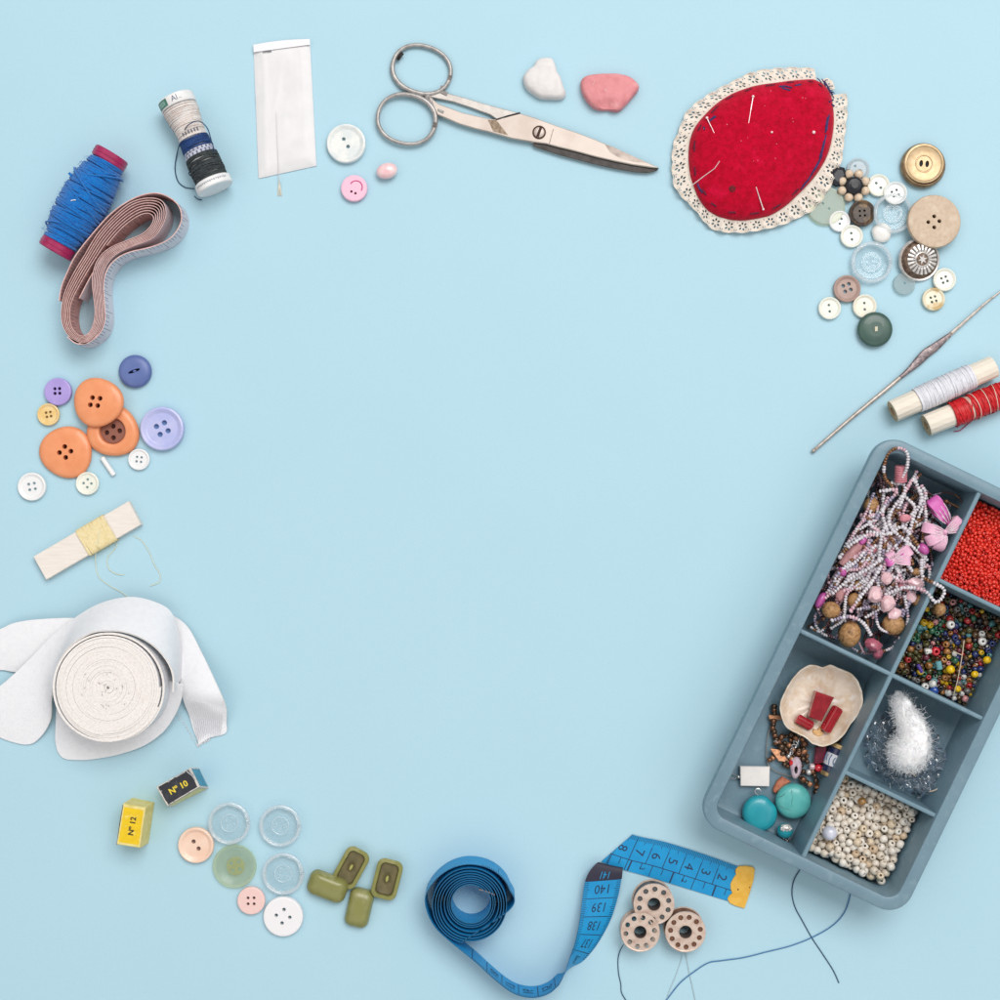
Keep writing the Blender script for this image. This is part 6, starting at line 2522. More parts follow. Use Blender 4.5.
# ------------------------------------------------------------------ beaded necklace in the long upper compartment
nk = thing('beaded_necklace', tw(-50, -98, 4.5), 'tangled many stranded necklace of white, pink and wooden beads', 'necklace')
norg = tw(-50, -98, 4.5)
m_sw = mat('white_seed', (226, 222, 226), .3, coat=.4, col2=(206, 200, 208), f=4)
m_sp = mat('pale_pink_seed', (224, 190, 200), .3, coat=.4, col2=(204, 160, 174), f=4)
m_sb = mat('bronze_seed', (128, 88, 58), .3, metal=.3, coat=.3, col2=(150, 106, 70), f=4)
m_sd = mat('plum_seed', (70, 40, 48), .25, coat=.5, col2=(92, 56, 60), f=4)
m_sl = mat('lavender_seed', (170, 160, 182), .25, coat=.5, col2=(150, 142, 164), f=4)
STR = [m_sw, m_sp, m_sb, m_sd, m_sl]
_small = {}


def strand(path, r, weights, name='strand', wob=.42, run=4):
    """beads threaded along a path; weights pick the colours, in short runs"""
    pts = [Vector(p) for p in path]
    mb = MB()
    d, nxt = 0.0, 0.0
    cur, left = 0, 0
    step = r * 1.35
    for a, b in zip(pts, pts[1:]):
        L_ = (b - a).length
        if L_ < 1e-6:
            continue
        dr = (b - a) / L_
        while nxt <= d + L_:
            p = a + dr * (nxt - d)
            nxt += step
            if left <= 0:
                cur = rnd.choices(range(5), weights)[0]
                left = rnd.randint(1, run)
            left -= 1
            q = dr + Vector((rnd.gauss(0, wob), rnd.gauss(0, wob), rnd.gauss(0, wob)))
            R_ = Vector((0, 0, 1)).rotation_difference(q.normalized()).to_matrix()
            rr_ = r * rnd.uniform(.82, 1.1)
            mb.ball(p, (rr_, rr_, rr_ * .68), 8, 5, cur, R_)
        d += L_
    return mb.build(name, STR, nk, org=norg, ang=80)


def zpath(pts, zs, per=7):
    n = len(pts)
    out = []
    for i, (x, y) in enumerate(pts):
        z = zs[i] if isinstance(zs, (list, tuple)) else zs
        out.append(tuple(wp(780 + x / 3.846, 430 + y / 3.846, z)))
    return cr(out, per)


WH = (10, 2, 1.2, 0, 0)
WP_ = (6, 4, 2, 0, 1)
MXD = (3, 2, 3, 3, 2)
strand(zpath([(430, 215), (404, 185), (400, 140), (415, 95), (440, 72), (475, 74), (492, 100), (488, 145), (472, 178), (455, 205)], [44, 50, 56, 62, 65, 65, 63, 58, 52, 46]), 2.1, (6, 1, 3, 0, 1))
main = [
    ([(505, 195), (470, 255), (428, 312), (420, 362), (452, 402), (505, 445), (565, 500)], [44, 47, 48, 47, 46, 46, 40], 2.3, WH),
    ([(522, 200), (545, 265), (515, 330), (500, 392)], [44, 47, 44, 40], 2.4, WH),
    ([(545, 215), (560, 250), (535, 330), (512, 370)], [45, 46, 42, 38], 2.0, WP_),
    ([(385, 235), (450, 232), (410, 285), (372, 338), (350, 378)], [40, 44, 44, 42, 36], 2.3, (6, 1, 1, 0, 3)),
    ([(430, 205), (480, 215), (460, 290), (400, 380), (385, 452), (380, 524)], [42, 46, 46, 45, 46, 44], 2.2, WH),
    ([(335, 392), (420, 400), (470, 372), (520, 430), (562, 492)], [40, 46, 48, 48, 42], 2.4, WH),
    ([(390, 495), (330, 540), (270, 572), (196, 634)], [46, 48, 47, 40], 2.4, WH),
    ([(388, 525), (350, 588), (310, 640), (268, 702)], [48, 49, 49, 46], 2.4, WH),
    ([(230, 488), (258, 452), (295, 425), (335, 402)], [40, 43, 44, 42], 2.4, WH),
    ([(228, 545), (290, 508), (322, 470), (350, 425)], [40, 43, 43, 40], 2.2, (5, 2, 1, 0, 2)),
    ([(500, 380), (488, 450), (512, 522)], [46, 47, 44], 2.4, WH),
    ([(408, 632), (480, 606), (555, 618), (598, 662), (626, 640), (630, 612), (596, 590), (548, 562), (545, 498)], [46, 50, 56, 62, 62, 63, 63, 58, 48], 2.3, WH),
    ([(200, 732), (268, 718), (320, 742), (352, 792)], [44, 46, 46, 40], 2.2, (6, 2, 1, 0, 3)),
    ([(368, 700), (382, 760), (440, 790), (466, 812), (400, 850), (310, 855), (232, 806), (165, 785), (134, 742), (140, 700)], [44, 44, 38, 34, 28, 24, 24, 24, 24, 26], 1.8, (5, 2, 1, 1, 3)),
    ([(480, 640), (492, 720), (478, 782), (440, 820)], [42, 40, 36, 30], 2.1, (6, 1, 1, 0, 3)),
    ([(465, 425), (425, 470), (402, 520), (390, 565)], [44, 46, 44, 40], 2.1, WP_),
    ([(548, 240), (562, 330), (552, 390), (545, 465)], [40, 44, 44, 40], 2.0, WP_),
    ([(300, 565), (332, 500), (352, 448)], [40, 42, 40], 2.1, WP_),
    ([(360, 245), (330, 320), (290, 392), (262, 430)], [38, 40, 40, 36], 2.0, (4, 2, 2, 0, 3)),
    ([(415, 262), (395, 330), (440, 440), (520, 560)], [42, 45, 46, 42], 2.2, WH),
    ([(350, 300), (345, 360), (390, 400), (430, 480)], [38, 42, 42, 40], 2.1, WH),
    ([(480, 255), (520, 300), (490, 350), (470, 420)], [42, 44, 43, 40], 2.1, WP_),
    ([(300, 690), (360, 680), (430, 700), (480, 690)], [38, 42, 42, 38], 2.0, (4, 2, 2, 1, 3)),
    ([(330, 720), (380, 690), (420, 650), (450, 620)], [40, 42, 42, 40], 2.0, (4, 2, 2, 1, 3)),
    ([(430, 560), (470, 585), (520, 570), (570, 520), (575, 590)], [42, 43, 43, 40, 40], 2.0, WP_),
    ([(540, 540), (550, 600), (560, 640)], [44, 46, 44], 2.2, WH),
    ([(590, 540), (580, 480), (575, 420), (590, 330), (560, 250)], [32, 34, 36, 36, 38], 1.8, MXD),
    ([(590, 250), (640, 240), (690, 262), (700, 310), (660, 340)], [28, 30, 30, 28, 26], 1.2, (1, 1, 3, 5, 2)),
    ([(600, 260), (650, 280), (690, 300)], [26, 28, 26], 1.3, (0, 1, 3, 6, 1)),
    ([(540, 170), (510, 195), (525, 160)], [40, 44, 42], 2.0, MXD),
]
for pts, zs, r, wts in main:
    strand(zpath(pts, zs), r, wts)
for k in range(48):
    # more pale strands fanning down from the top of the bundle
    u0, v0 = rnd.uniform(-76, -24), rnd.uniform(-168, -80)
    a_ = rnd.gauss(1.62, .35)
    L_ = rnd.uniform(40, 85)
    path = []
    for q in range(6):
        f_ = q / 5
        path.append(tuple(tw(min(-10, max(-88, u0 + math.cos(a_) * L_ * f_ + 5 * math.sin(q * 1.7 + k))), min(-14, max(-170, v0 + math.sin(a_) * L_ * f_ + rnd.gauss(0, 3))), 30 + 10 * math.sin(PI * f_) + rnd.uniform(-2, 4))))
    strand(cr(path, 6), rnd.choice((1.9, 2.1, 2.3)), rnd.choice((WH, WP_, WP_, (5, 3, 3, 0, 3))))
# under-layer: darker strands filling the compartment
for k in range(100):
    u0 = rnd.uniform(-84, -14)
    v0 = rnd.uniform(-165, -25)
    path = []
    a_ = rnd.uniform(1.0, 2.1)
    L_ = rnd.uniform(30, 70)
    for q in range(6):
        f_ = q / 5 - .5
        u = min(-9, max(-90, u0 + math.cos(a_) * L_ * f_ + rnd.gauss(0, 5)))
        v = min(-8, max(-176, v0 + math.sin(a_) * L_ * f_ + rnd.gauss(0, 5)))
        path.append(tuple(tw(u, v, rnd.uniform(8, 36))))
    strand(cr(path, 6), rnd.choice((1.5, 1.8, 2.0)), rnd.choice((MXD, (1, 1, 3, 6, 1), WP_, (0, 1, 3, 8, 1), (0, 0, 2, 9, 1))))


def zq(x, y, z):
    return wp(780 + x / 3.846, 430 + y / 3.846, z)


m_cork = wood('bead_wood', (176, 132, 86), (142, 102, 62), .9, 3)
m_cork2 = mat('speckled_wood', (190, 146, 98), .55, col2=(150, 108, 66), f=2.6, bump=.3, bf=1.6, c3=(112, 78, 48), f2=4)
for x, y, z, rx, ry in ((350, 290, 34, 7.2, 8.4), (196, 692, 38, 9, 8.4), (268, 785, 36, 10.6, 13.4), (436, 748, 38, 11, 10.4), (335, 512, 34, 6.4, 6), (300, 600, 34, 6, 5.6), (284, 655, 34, 6.6, 7.4), (410, 422, 36, 5, 5.6), (525, 547, 42, 4.4, 4.2), (530, 655, 36, 6, 6), (615, 690, 38, 5.6, 6.6), (330, 560, 32, 5.4, 5)):
    mb = MB()
    p = zq(x, y, z)
    mb.ball(p, (rx, ry, min(rx, ry)), 20, 12, 0, Matrix.Rotation(-.25, 3, 'Z'))
    for v in mb.v:
        n_ = noise.noise(v * .16) * .5
        v += (v - p).normalized() * n_
    mb.build('wooden_bead', m_cork2, nk, org=norg)
# rose tube, long barrels and stone chips
m_rose = mat('rose_tube', (212, 140, 150), .5, col2=(196, 118, 132), f=3, bump=.3, bf=1.2)
mb = MB()
mb.cyl(zq(466, 138, 50), zq(464, 200, 46), 5.6, 18, bev=.8)
for k in range(7):
    c_ = zq(466, 138, 50).lerp(zq(464, 200, 46), (k + .5) / 7)
    fx, fy, fd = frame_of(zq(464, 200, 46) - zq(466, 138, 50))
    mb.tube([c_ + (fx * math.cos(2 * PI * i / 18) + fy * math.sin(2 * PI * i / 18)) * 5.5 for i in range(18)], .8, 5, closed=True)
mb.build('rose_tube_bead', m_rose, nk, org=norg, ang=60)
m_dust = mat('dusty_rose', (190, 140, 140), .5, col2=(170, 118, 122), f=4, bump=.3, bf=1.8)
for (x0, y0, x1, y1, r, z) in ((318, 425, 236, 520, 5.6, 36), (238, 540, 196, 612, 5.2, 30)):
    mb = MB()
    a, b = zq(x0, y0, z), zq(x1, y1, z)
    pth = [a.lerp(b, k / 12) for k in range(13)]
    mb.tube(pth, lambda t_: r * (.55 + .45 * math.sin(PI * min(1, max(0, t_ * .9 + .05))) ** .5), 14)
    mb.build('barrel_bead', m_dust, nk, org=norg, ang=60)
m_mag = mat('magenta_bead', (196, 92, 164), .35, coat=.3, col2=(178, 72, 148), f=4)
for x, y, z, rx, ry, ro in ((156, 655, 34, 4.2, 8.6, -.5), (240, 545, 40, 4, 5, .4), (318, 425, 40, 3.4, 5, -.6), (552, 458, 46, 4.6, 6.4, .7)):
    mb = MB()
    mb.ball(zq(x, y, z), (rx, ry, rx), 16, 10, 0, Matrix.Rotation(ro, 3, 'Z'))
    mb.build('magenta_bead', m_mag, nk, org=norg)


def chip(x, y, z, s_, m, seed, flat=.6):
    rg = random.Random(seed)
    mb = MB()
    mb.ball((0, 0, 0), (s_, s_ * .8, s_ * flat), 9, 6)
    for v in mb.v:
        v *= 1 + .35 * noise.noise(v * (1.4 / s_) + Vector((seed * 3.1, 0, 0)))
    R_ = Matrix.Rotation(rg.uniform(0, 6), 3, 'Z') @ Matrix.Rotation(rg.uniform(-.5, .5), 3, 'X')
    p = zq(x, y, z)
    mb.v = [R_ @ v + p for v in mb.v]
    return mb.build('stone_chip', m, nk, org=norg, ang=25)


m_rq = mat('rose_quartz', (238, 204, 208), .3, coat=.5, sss=.25, col2=(226, 182, 190), f=5)
m_rq2 = mat('deep_rose_stone', (186, 104, 122), .3, coat=.5, sss=.15, col2=(164, 84, 104), f=4)
for i, (x, y, z, s_, m_) in enumerate(((365, 632, 47, 9, m_rq), (415, 668, 48, 8.6, m_rq), (440, 708, 45, 7, m_rq), (410, 570, 44, 7, m_rq), (505, 640, 42, 6.5, m_rq), (232, 635, 38, 6.6, m_dust), (520, 592, 46, 8, m_rq), (480, 340, 46, 5.5, m_rose), (360, 455, 40, 4.5, m_rose),
                                        (360, 826, 36, 8.4, m_rq2), (376, 858, 32, 6.5, m_rq2), (500, 610, 40, 5, m_rose), (342, 340, 36, 4.4, m_rose), (470, 600, 38, 5, m_rose), (560, 620, 40, 5, m_rq))):
    chip(x, y, z, s_, m_, i + 3)
# ribbon bows
m_rib = mat('pink_ribbon', (234, 186, 208), .55, col2=(224, 166, 196), f=6, bump=.15, bf=1.4)
m_rib2 = mat('magenta_ribbon', (214, 104, 182), .5, col2=(198, 82, 164), f=6, bump=.15, bf=1.4)
m_rib3 = mat('white_ribbon', (240, 218, 228), .55)


def bow(c, tips, width, m, name='ribbon_bow', lift=9):
    mb = MB()
    c0 = zq(*c)
    for tx, ty, tz, w_ in tips:
        t0 = zq(tx, ty, tz)
        d = (t0 - c0)
        L_ = d.length
        d.normalize()
        sd_ = Vector((-d.y, d.x, 0)).normalized()
        e1, e2 = [], []
        for k in range(17):
            a_ = k / 16
            # out along the top of the loop and back underneath
            q = 1 - abs(2 * a_ - 1)
            s_ = math.sin(q * PI / 2)
            z_ = lift * math.sin(PI * q) * (.5 if a_ < .5 else -.28)
            wv = w_ * (.35 + .75 * math.sin(PI * min(1, q * .8)))
            p = c0 + d * (L_ * s_) + Vector((0, 0, z_ + 2))
            e1.append(p + sd_ * wv + Vector((0, 0, 1.2 * math.sin(q * 5))))
            e2.append(p - sd_ * wv)
        mb.ribbon(e1, e2, .5, (0, 0, 0), across=4)
        for q_ in (-.9, -.3, .3, .9):
            mb.tube([c0 + d * (L_ * f_) + sd_ * (q_ * w_ * (.35 + .75 * math.sin(PI * f_ * .8))) + Vector((0, 0, lift * .5 * math.sin(PI * f_) + 2.6)) for f_ in [i / 8 for i in range(1, 8)]], .42, 4, 1)
    mb.ball(c0 + Vector((0, 0, 3)), (2.8, 2.8, 2.2), 10, 6)
    return mb.build(name, [m, m_rib3], nk, org=norg, ang=70)


bow((632, 395, 46), ((545, 372, 46, 4.6), (560, 430, 46, 4.8), (600, 462, 42, 5)), 5, m_rib)
bow((632, 392, 47), ((690, 338, 50, 3.6), (698, 372, 48, 3.4)), 5, m_rib)
bow((648, 360, 40), ((580, 262, 42, 6), (600, 300, 40, 6)), 5, m_rib2)
bow((430, 500, 44), ((500, 455, 46, 5), (500, 500, 46, 4.6), (415, 470, 44, 4)), 5, m_rib)
bow((440, 495, 42), ((480, 480, 46, 3), (405, 510, 44, 4)), 4, m_rib2)
# ------------------------------------------------------------------ lower left compartment
# shell dish
so_ = zoom([(400, 210), (450, 207), (490, 216), (520, 226), (556, 212), (592, 203), (650, 230), (705, 250), (760, 276), (800, 315), (825, 355), (852, 430), (860, 485), (855, 535), (842, 580), (822, 622), (790, 662), (755, 705), (720, 765), (688, 806), (645, 842),
            (600, 870), (560, 884), (520, 890), (470, 878), (430, 862), (395, 830), (360, 806), (325, 790), (290, 772), (250, 752), (220, 730), (195, 695), (180, 655), (168, 610), (162, 560), (172, 505), (190, 460), (220, 400), (252, 345), (290, 295), (332, 252)], 760, 640, 8.333)
sh = cr([(a, b) for a, b in so_], 3, True)
poly = [wp(p.x, p.y, 24) for p in sh]
sc_ = sum((p.xy for p in poly), Vector((0, 0))) / len(poly)
m_shell = mat('shell', (236, 222, 205), .4, col2=(222, 200, 174), f=14, lo=.45, hi=.62, bump=.9, bf=7, coat=.35, sss=.1, c3=(238, 230, 222), f2=10)
mb = MB()
Ls = []
for s_, z_ in ((.42, 4.6), (.7, 7), (.9, 15), (.985, 21.5), (1.0, 23.5), (.99, 24.6), (.965, 24.4), (.94, 22.6), (.86, 16.5), (.72, 12.2), (.5, 10), (.25, 9.4), (.04, 9.3)):
    L = []
    for i, p in enumerate(poly):
        q = sc_ + (p.xy - sc_) * s_
        w_ = noise.noise(Vector((p.x * .09, p.y * .09, s_ * 2.2)))
        z = z_ + (1.0 * w_ + 1.5 * noise.noise(Vector((q.x * .2, q.y * .2, 9)))) * (1 if .2 < s_ else .2) * min(1, (z_ - 4) / 6)
        L.append(Vector((q.x, q.y, max(4.5, z))))
    Ls.append(L)
loops(mb, Ls, 0, True, True)
o = mb.build('shell_dish', m_shell, org=Vector((sc_.x, sc_.y, 4.5)), ang=70)
tag(o, 'cream oyster shell used as a little dish holding red glass beads', 'shell')

GRD = 'red glass pieces in the shell'
m_rg = mat('red_glass', (172, 26, 38), .16, coat=.7, col2=(150, 18, 32), f=8, sss=.2)
m_rg2 = mat('dark_red_glass', (142, 24, 36), .2, coat=.6, col2=(166, 40, 50), f=10, sss=.15)


def bar(name, corners, z, hgt, m, label, round_=False, group=GRD):
    P = [wp(760 + x / 8.333, 640 + y / 8.333, z + hgt) for x, y in corners]
    a = (P[0] + P[1]) / 2
    b = (P[2] + P[3]) / 2
    w_ = (P[0] - P[1]).length / 2
    og = (a + b) / 2
    og.z = z
    mb = MB()
    if round_:
        a.z = b.z = z + w_
        mb.cyl(a, b, w_, 18, bev=1.0)
        d = (b - a).normalized()
        fx, fy, fd = frame_of(d)
        for k in range(14):
            t_ = 2 * PI * k / 14
            n_ = fx * math.cos(t_) + fy * math.sin(t_)
            mb.tube([a + n_ * w_ + d * 1.6, b + n_ * w_ - d * 1.6], .55, 5)
    else:
        prism(mb, [p.xy for p in P], z, z + hgt, 1.1)
        zt_ = max(v.z for v in mb.v)
    o = mb.build(name, m, org=og, ang=30)
    return tag(o, label, 'bead', group)


bar('glass_bead', [(470, 428), (620, 480), (510, 684), (408, 640)], 11, 10.5, m_rg2, 'flat slab shaped red glass bead lying in the shell')
bar('glass_bead', [(628, 545), (705, 590), (592, 795), (512, 742)], 11, 12, m_rg, 'long ribbed red glass bead at the right inside the shell', True)
bar('glass_bead', [(292, 684), (332, 622), (466, 694), (424, 762)], 12.5, 9, m_rg, 'smallest ribbed red glass bead at the left inside the shell', True)
mb = MB()
pts = zoom([(450, 742), (480, 752), (506, 722), (512, 756), (536, 770), (520, 796), (486, 806), (455, 790), (440, 764)], 760, 640, 8.333)
prism(mb, [wp(a, b, 15).xy for a, b in pts], 11.5, 15, .8)
tag(mb.build('shell_chip', mat('tan_chip', (226, 184, 128), .45, col2=(206, 160, 104), f=3), org=wp(818, 732, 11.5)), 'small tan chip lying between the red glass beads', 'chip')

# mother-of-pearl rectangle
m_mop = mat('mother_of_pearl', (246, 240, 234), .28, col2=(238, 233, 230), f=9, coat=.5)
m_swire = mat('silver_wire', (206, 206, 206), .25, metal=.85)
o = thing('pearl_pendant', wp(754, 776, 5), 'white rectangular mother of pearl pendant with a wire loop', 'pendant')
og = wp(754, 776, 5)
q = [wp(740.2, 766.4, 11), wp(770, 766.8, 11), wp(769.4, 786.6, 11), wp(740.6, 786, 11)]
mb = MB()
prism(mb, [p.xy for p in q], 6, 11, .7)
mb.build('plate', m_mop, o, org=og, ang=30)
mb = MB()
mb.tube(cr([tuple(wp(740.5, 776.6, 9)), tuple(wp(738, 776.8, 9)), tuple(wp(735, 778.6, 9)), tuple(wp(731.8, 778, 9)), tuple(wp(730.4, 775.6, 9)), tuple(wp(732, 773.4, 9)), tuple(wp(735, 774.4, 9)), tuple(wp(738, 776.6, 9.4)), tuple(wp(739, 777, 9.6))], 6), .55, 6)
mb.build('wire_loop', m_swire, o, org=og)
mb = MB()
mb.ball(wp(738.4, 776.8, 9), 1.9, 10, 7)
mb.build('end_bead', m_swire, o, org=og)

# turquoise discs
GT = 'turquoise beads in the lower left compartment'
m_tq = mat('turquoise', (44, 170, 182), .35, coat=.25, col2=(36, 156, 172), f=16)
m_tq2 = mat('pale_turquoise', (98, 188, 184), .4, coat=.2, col2=(84, 176, 172), f=10)


def disc(px, py, rx, ry, rot, m, label, z, T, loop_=None, flat=None):
    o = thing('turquoise_disc', wp(px, py, z), label, 'bead', GT)
    og = wp(px, py, z)
    c_ = wp(px, py, z + T * .6)
    mb = MB()

    def shp(t_):
        q = 1.0
        if flat:
            q = min(1, flat[1] / max(.25, math.cos(t_ - flat[0]))) if math.cos(t_ - flat[0]) > .25 else 1
        return q
    mb.lathe([(rx * .8, 0), (rx * .96, T * .18), (rx, T * .42), (rx * .97, T * .66), (rx * .86, T * .84), (rx * .64, T * .95), (rx * .35, T), (rx * .08, T)], 48, 0,
             Matrix.Translation((c_.x, c_.y, z)) @ Matrix.Rotation(rot, 4, 'Z') @ Matrix.Scale(ry / rx, 4, (0, 1, 0)), shape=shp)
    mb.build('stone', m, o, org=og, ang=70)
    return o, og


o, og = disc(760, 813.4, 17.4, 18.2, .2, m_tq, 'bright turquoise disc with a wire loop, the left one of two', 5, 13, flat=(.55, .93))
mb = MB()
lp = [(758.2, 797, 10), (757.8, 795, 12), (755.6, 793.2, 13), (755.2, 790.4, 13), (757.4, 788.6, 13), (760, 789.6, 13), (760.4, 792.2, 13), (758.6, 794.4, 12.6), (757.8, 797, 11)]
mb.tube(cr([tuple(wp(*p)) for p in lp], 6), .6, 6)
mb.build('wire_loop', m_swire, o, org=og)
o, og = disc(793.6, 801.4, 17.6, 17.6, 0, m_tq2, 'paler veined turquoise disc, the right one of two', 6, 14)
mb = MB()
cz = wp(793.6, 801.4, 20)
for pts in ([(791.4, 790), (792.4, 797), (791.6, 803), (792.8, 810), (792, 816)], [(780, 806), (784, 808.6), (788, 809), (792, 811.6)], [(801, 812), (798.6, 815), (796, 816.4)], [(778.6, 797), (782, 796.2), (785, 793.4)]):
    pp = []
    for x, y in pts:
        p = wp(x, y, 18)
        d_ = (p.xy - cz.xy).length / 17.3
        z = 6 + 14 * (1 - .05 * (d_ / .64) ** 2 if d_ < .64 else (.95 - .11 * (d_ - .64) / .22 if d_ < .86 else .84 - .2 * (d_ - .86) / .12))
        pp.append(wp(x, y, z + .05))
    mb.tube(pp, .28, 4)
mb.build('vein', mat('turquoise_vein', (84, 134, 130), .6), o, org=og)
# silver-capped turquoise ball
o = thing('capped_bead', wp(785.5, 831, 5), 'small turquoise ball with silver filigree caps below the two discs', 'bead')
og = wp(785.5, 831, 5)
mb = MB()
mb.ball(wp(785, 830.8, 12), (8, 7.8, 7.4), 20, 12)
mb.build('ball', m_tq, o, org=og)
mb = MB()
c_ = wp(785, 830.8, 12)
for k in range(9):
    a_ = 2 * PI * k / 9
    mb.ball(c_ + Vector((4.6 * math.cos(a_), 3.4 + 1.8 * math.sin(a_), 6.4)), (1.7, 1.5, 1.2), 8, 5)
mb.ball(c_ + Vector((0, 3.6, 6.6)), (4.6, 2.2, 1.3), 12, 6)
mb.ball(c_ + Vector((0, 5.4, 4.0)), (5.4, 2.4, 3), 12, 6)
mb.build('cap', m_silver, o, org=og)
mb = MB()
for k in range(7):
    a_ = 2 * PI * k / 7
    mb.ball(c_ + Vector((1 + 3.4 * math.cos(a_), -6.6 + 1.5 * math.sin(a_), 2.8)), 1.3, 8, 5)
mb.ball(c_ + Vector((2.2, -10, 0)), (2.6, 2.6, 2.2), 10, 6)
mb.ball(c_ + Vector((3.6, -13, -2)), 1.4, 8, 5)
mb.build('cap', mat('dark_silver', (140, 138, 140), .35, metal=.8, col2=(80, 78, 82), f=2), o, org=og)
mb = MB()
mb.cyl(wp(803.6, 818, 6), wp(805.4, 820, 6), .7, 8)
tag(mb.build('crimp_bead', m_swire, org=wp(804.5, 819, 5)), 'tiny silver crimp lying below the pale turquoise disc', 'bead')

# coral chip
mb = MB()
pts = zoom([(614, 436), (612, 410), (650, 340), (690, 308), (760, 348), (700, 386), (650, 430), (630, 448)], 700, 740, 8.333)
prism(mb, [wp(a, b, 10).xy for a, b in pts], 4.8, 10, 1.2)
tag(mb.build('coral_chip', mat('coral', (196, 122, 92), .5, col2=(176, 100, 74), f=4), org=wp(781, 784, 4.8), ang=30), 'flat coral coloured chip tucked against the pale turquoise disc', 'chip')

# patterned barrel bead
o = thing('barrel_bead', wp(834, 758, 5), 'navy, white and gold patterned barrel bead beside the long divider', 'bead')
og = wp(834, 758, 5)
a, b = wp(840.6, 744.6, 15), wp(828.6, 776.6, 15)
dd_ = (b - a).normalized()
fx, fy, fd = frame_of(dd_)
Mb = Matrix(((fx.x, fy.x, fd.x, a.x), (fx.y, fy.y, fd.y, a.y), (fx.z, fy.z, fd.z, a.z), (0, 0, 0, 1)))
Lb = (b - a).length
m_gold = mat('antique_gold', (196, 168, 122), .35, metal=.6, col2=(168, 138, 96), f=3)
m_nav = mat('navy_enamel', (26, 34, 74), .2, coat=.7)
for name, s0, s1, m_ in (('gold_cap', 0, .13, m_gold), ('navy_band', .13, .31, m_nav), ('patterned_band', .31, .68, mat('enamel_pattern', (220, 222, 228), .3, coat=.4)), ('navy_band', .68, .87, m_nav), ('gold_cap', .87, 1.0, m_gold)):
    def rad_(s_):
        return 8.9 + .9 * math.sin(PI * s_)
    mb = MB()
    mb.lathe([(rad_(s0) - .4, s0 * Lb), (rad_(s0) + .1, s0 * Lb + .4), (rad_((s0 + s1) / 2) + .2, (s0 + s1) / 2 * Lb), (rad_(s1) + .1, s1 * Lb - .4), (rad_(s1) - .4, s1 * Lb)], 28, 0, Mb)
    pt = mb.build(name, m_, o, org=og, ang=40)
    if name == 'patterned_band':
        mb = MB()
        for k in range(15):
            t_ = 2 * PI * k / 15
            rr_ = rad_(.5) + .15
            n_ = fx * math.cos(t_) + fy * math.sin(t_)
            tn = fy * math.cos(t_) - fx * math.sin(t_)
            z0_ = (.34 + .05 * (k % 2)) * Lb
            z1_ = (.65 - .05 * ((k + 1) % 3)) * Lb
            mb.tube([a + dd_ * z0_ + n_ * rr_ + tn * .4, a + dd_ * (z0_ + z1_) / 2 + n_ * rr_ - tn * .7, a + dd_ * z1_ + n_ * rr_ + tn * .6], .5, 4)
        mb.build('pattern', mat('enamel_blue', (64, 104, 152), .3), pt, org=og)
mb = MB()
mb.ball(wp(826.4, 779.4, 9), (3.4, 4.4, 3.4), 12, 8)
tag(mb.build('drop_bead', mat('tiger_amber', (150, 104, 42), .25, coat=.6, col2=(120, 78, 30), f=3), org=wp(826.4, 779.4, 5)), 'amber brown drop bead at the lower end of the patterned barrel', 'bead')

# wine red glass cube and little beads
mb = MB()
prism(mb, [wp(x, y, 12).xy for x, y in ((816, 747), (827, 746), (825.6, 763), (814, 764.5))], 5, 12, 1.0)
tag(mb.build('glass_bead', mat('wine_glass', (104, 34, 52), .18, coat=.6, col2=(124, 48, 64), f=6), org=wp(820, 755, 5), ang=30), 'wine red square glass bead left of the patterned barrel', 'bead')
mb = MB()
mb.ball(wp(818.4, 768, 10), (4.2, 4, 4), 14, 9)
tag(mb.build('round_bead', MATS['bright_red_bead'], org=wp(818.4, 768, 5)), 'bright red round bead below the wine red glass', 'bead')
mb = MB()
mb.cyl(wp(809.4, 766.4, 9), wp(814.4, 767, 9), 3.4, 14, bev=.8)
tag(mb.build('tube_bead', mat('pale_rose_glass', (206, 184, 186), .2, coat=.6, col2=(190, 164, 168), f=4), org=wp(812, 766.6, 5)), 'pale rose barrel next to the bright red bead', 'bead')
mb = MB()
mb.ball(wp(808.8, 772.2, 9), 3.0, 14, 9)
tag(mb.build('round_bead', m_silver, org=wp(808.8, 772.2, 5)), 'small silver ball below the pale rose barrel', 'bead')

# copper bead bracelet
br_ = thing('copper_bracelet', wp(790, 755, 4.5), 'coiled bracelet of copper and bronze beads with a fine wire and pink shell drop', 'bracelet')
og = wp(790, 755, 4.5)
m_cop = mat('copper_bead', (138, 94, 66), .32, metal=.55, col2=(104, 68, 48), f=3, coat=.2)
m_brz = mat('bronze_bead', (92, 70, 50), .32, metal=.5, col2=(64, 48, 38), f=3, coat=.2)
m_copl = mat('bright_copper', (196, 142, 104), .38, metal=.45, col2=(174, 118, 84), f=3)
protos = {}


def cz_(x, y, z=9):
    return wp(700 + x / 4.545, 640 + y / 4.545, z)


def cbead(p, r, m, axis, h=.7):
    key = m.name
    if key not in protos:
        o = bead_mb(3.0, .3, 12, 5, .8).build('metal_bead', m, br_, ang=60)
        protos[key] = o
    else:
        o = protos[key].copy()
        C.objects.link(o)
        o.parent = br_
    o.location = (p - og) * S
    q = Vector((0, 0, 1)).rotation_difference(Vector(axis).normalized())
    o.rotation_euler = q.to_euler()
    s_ = r / 3.0
    o.scale = (s_, s_, s_ * h / .8)


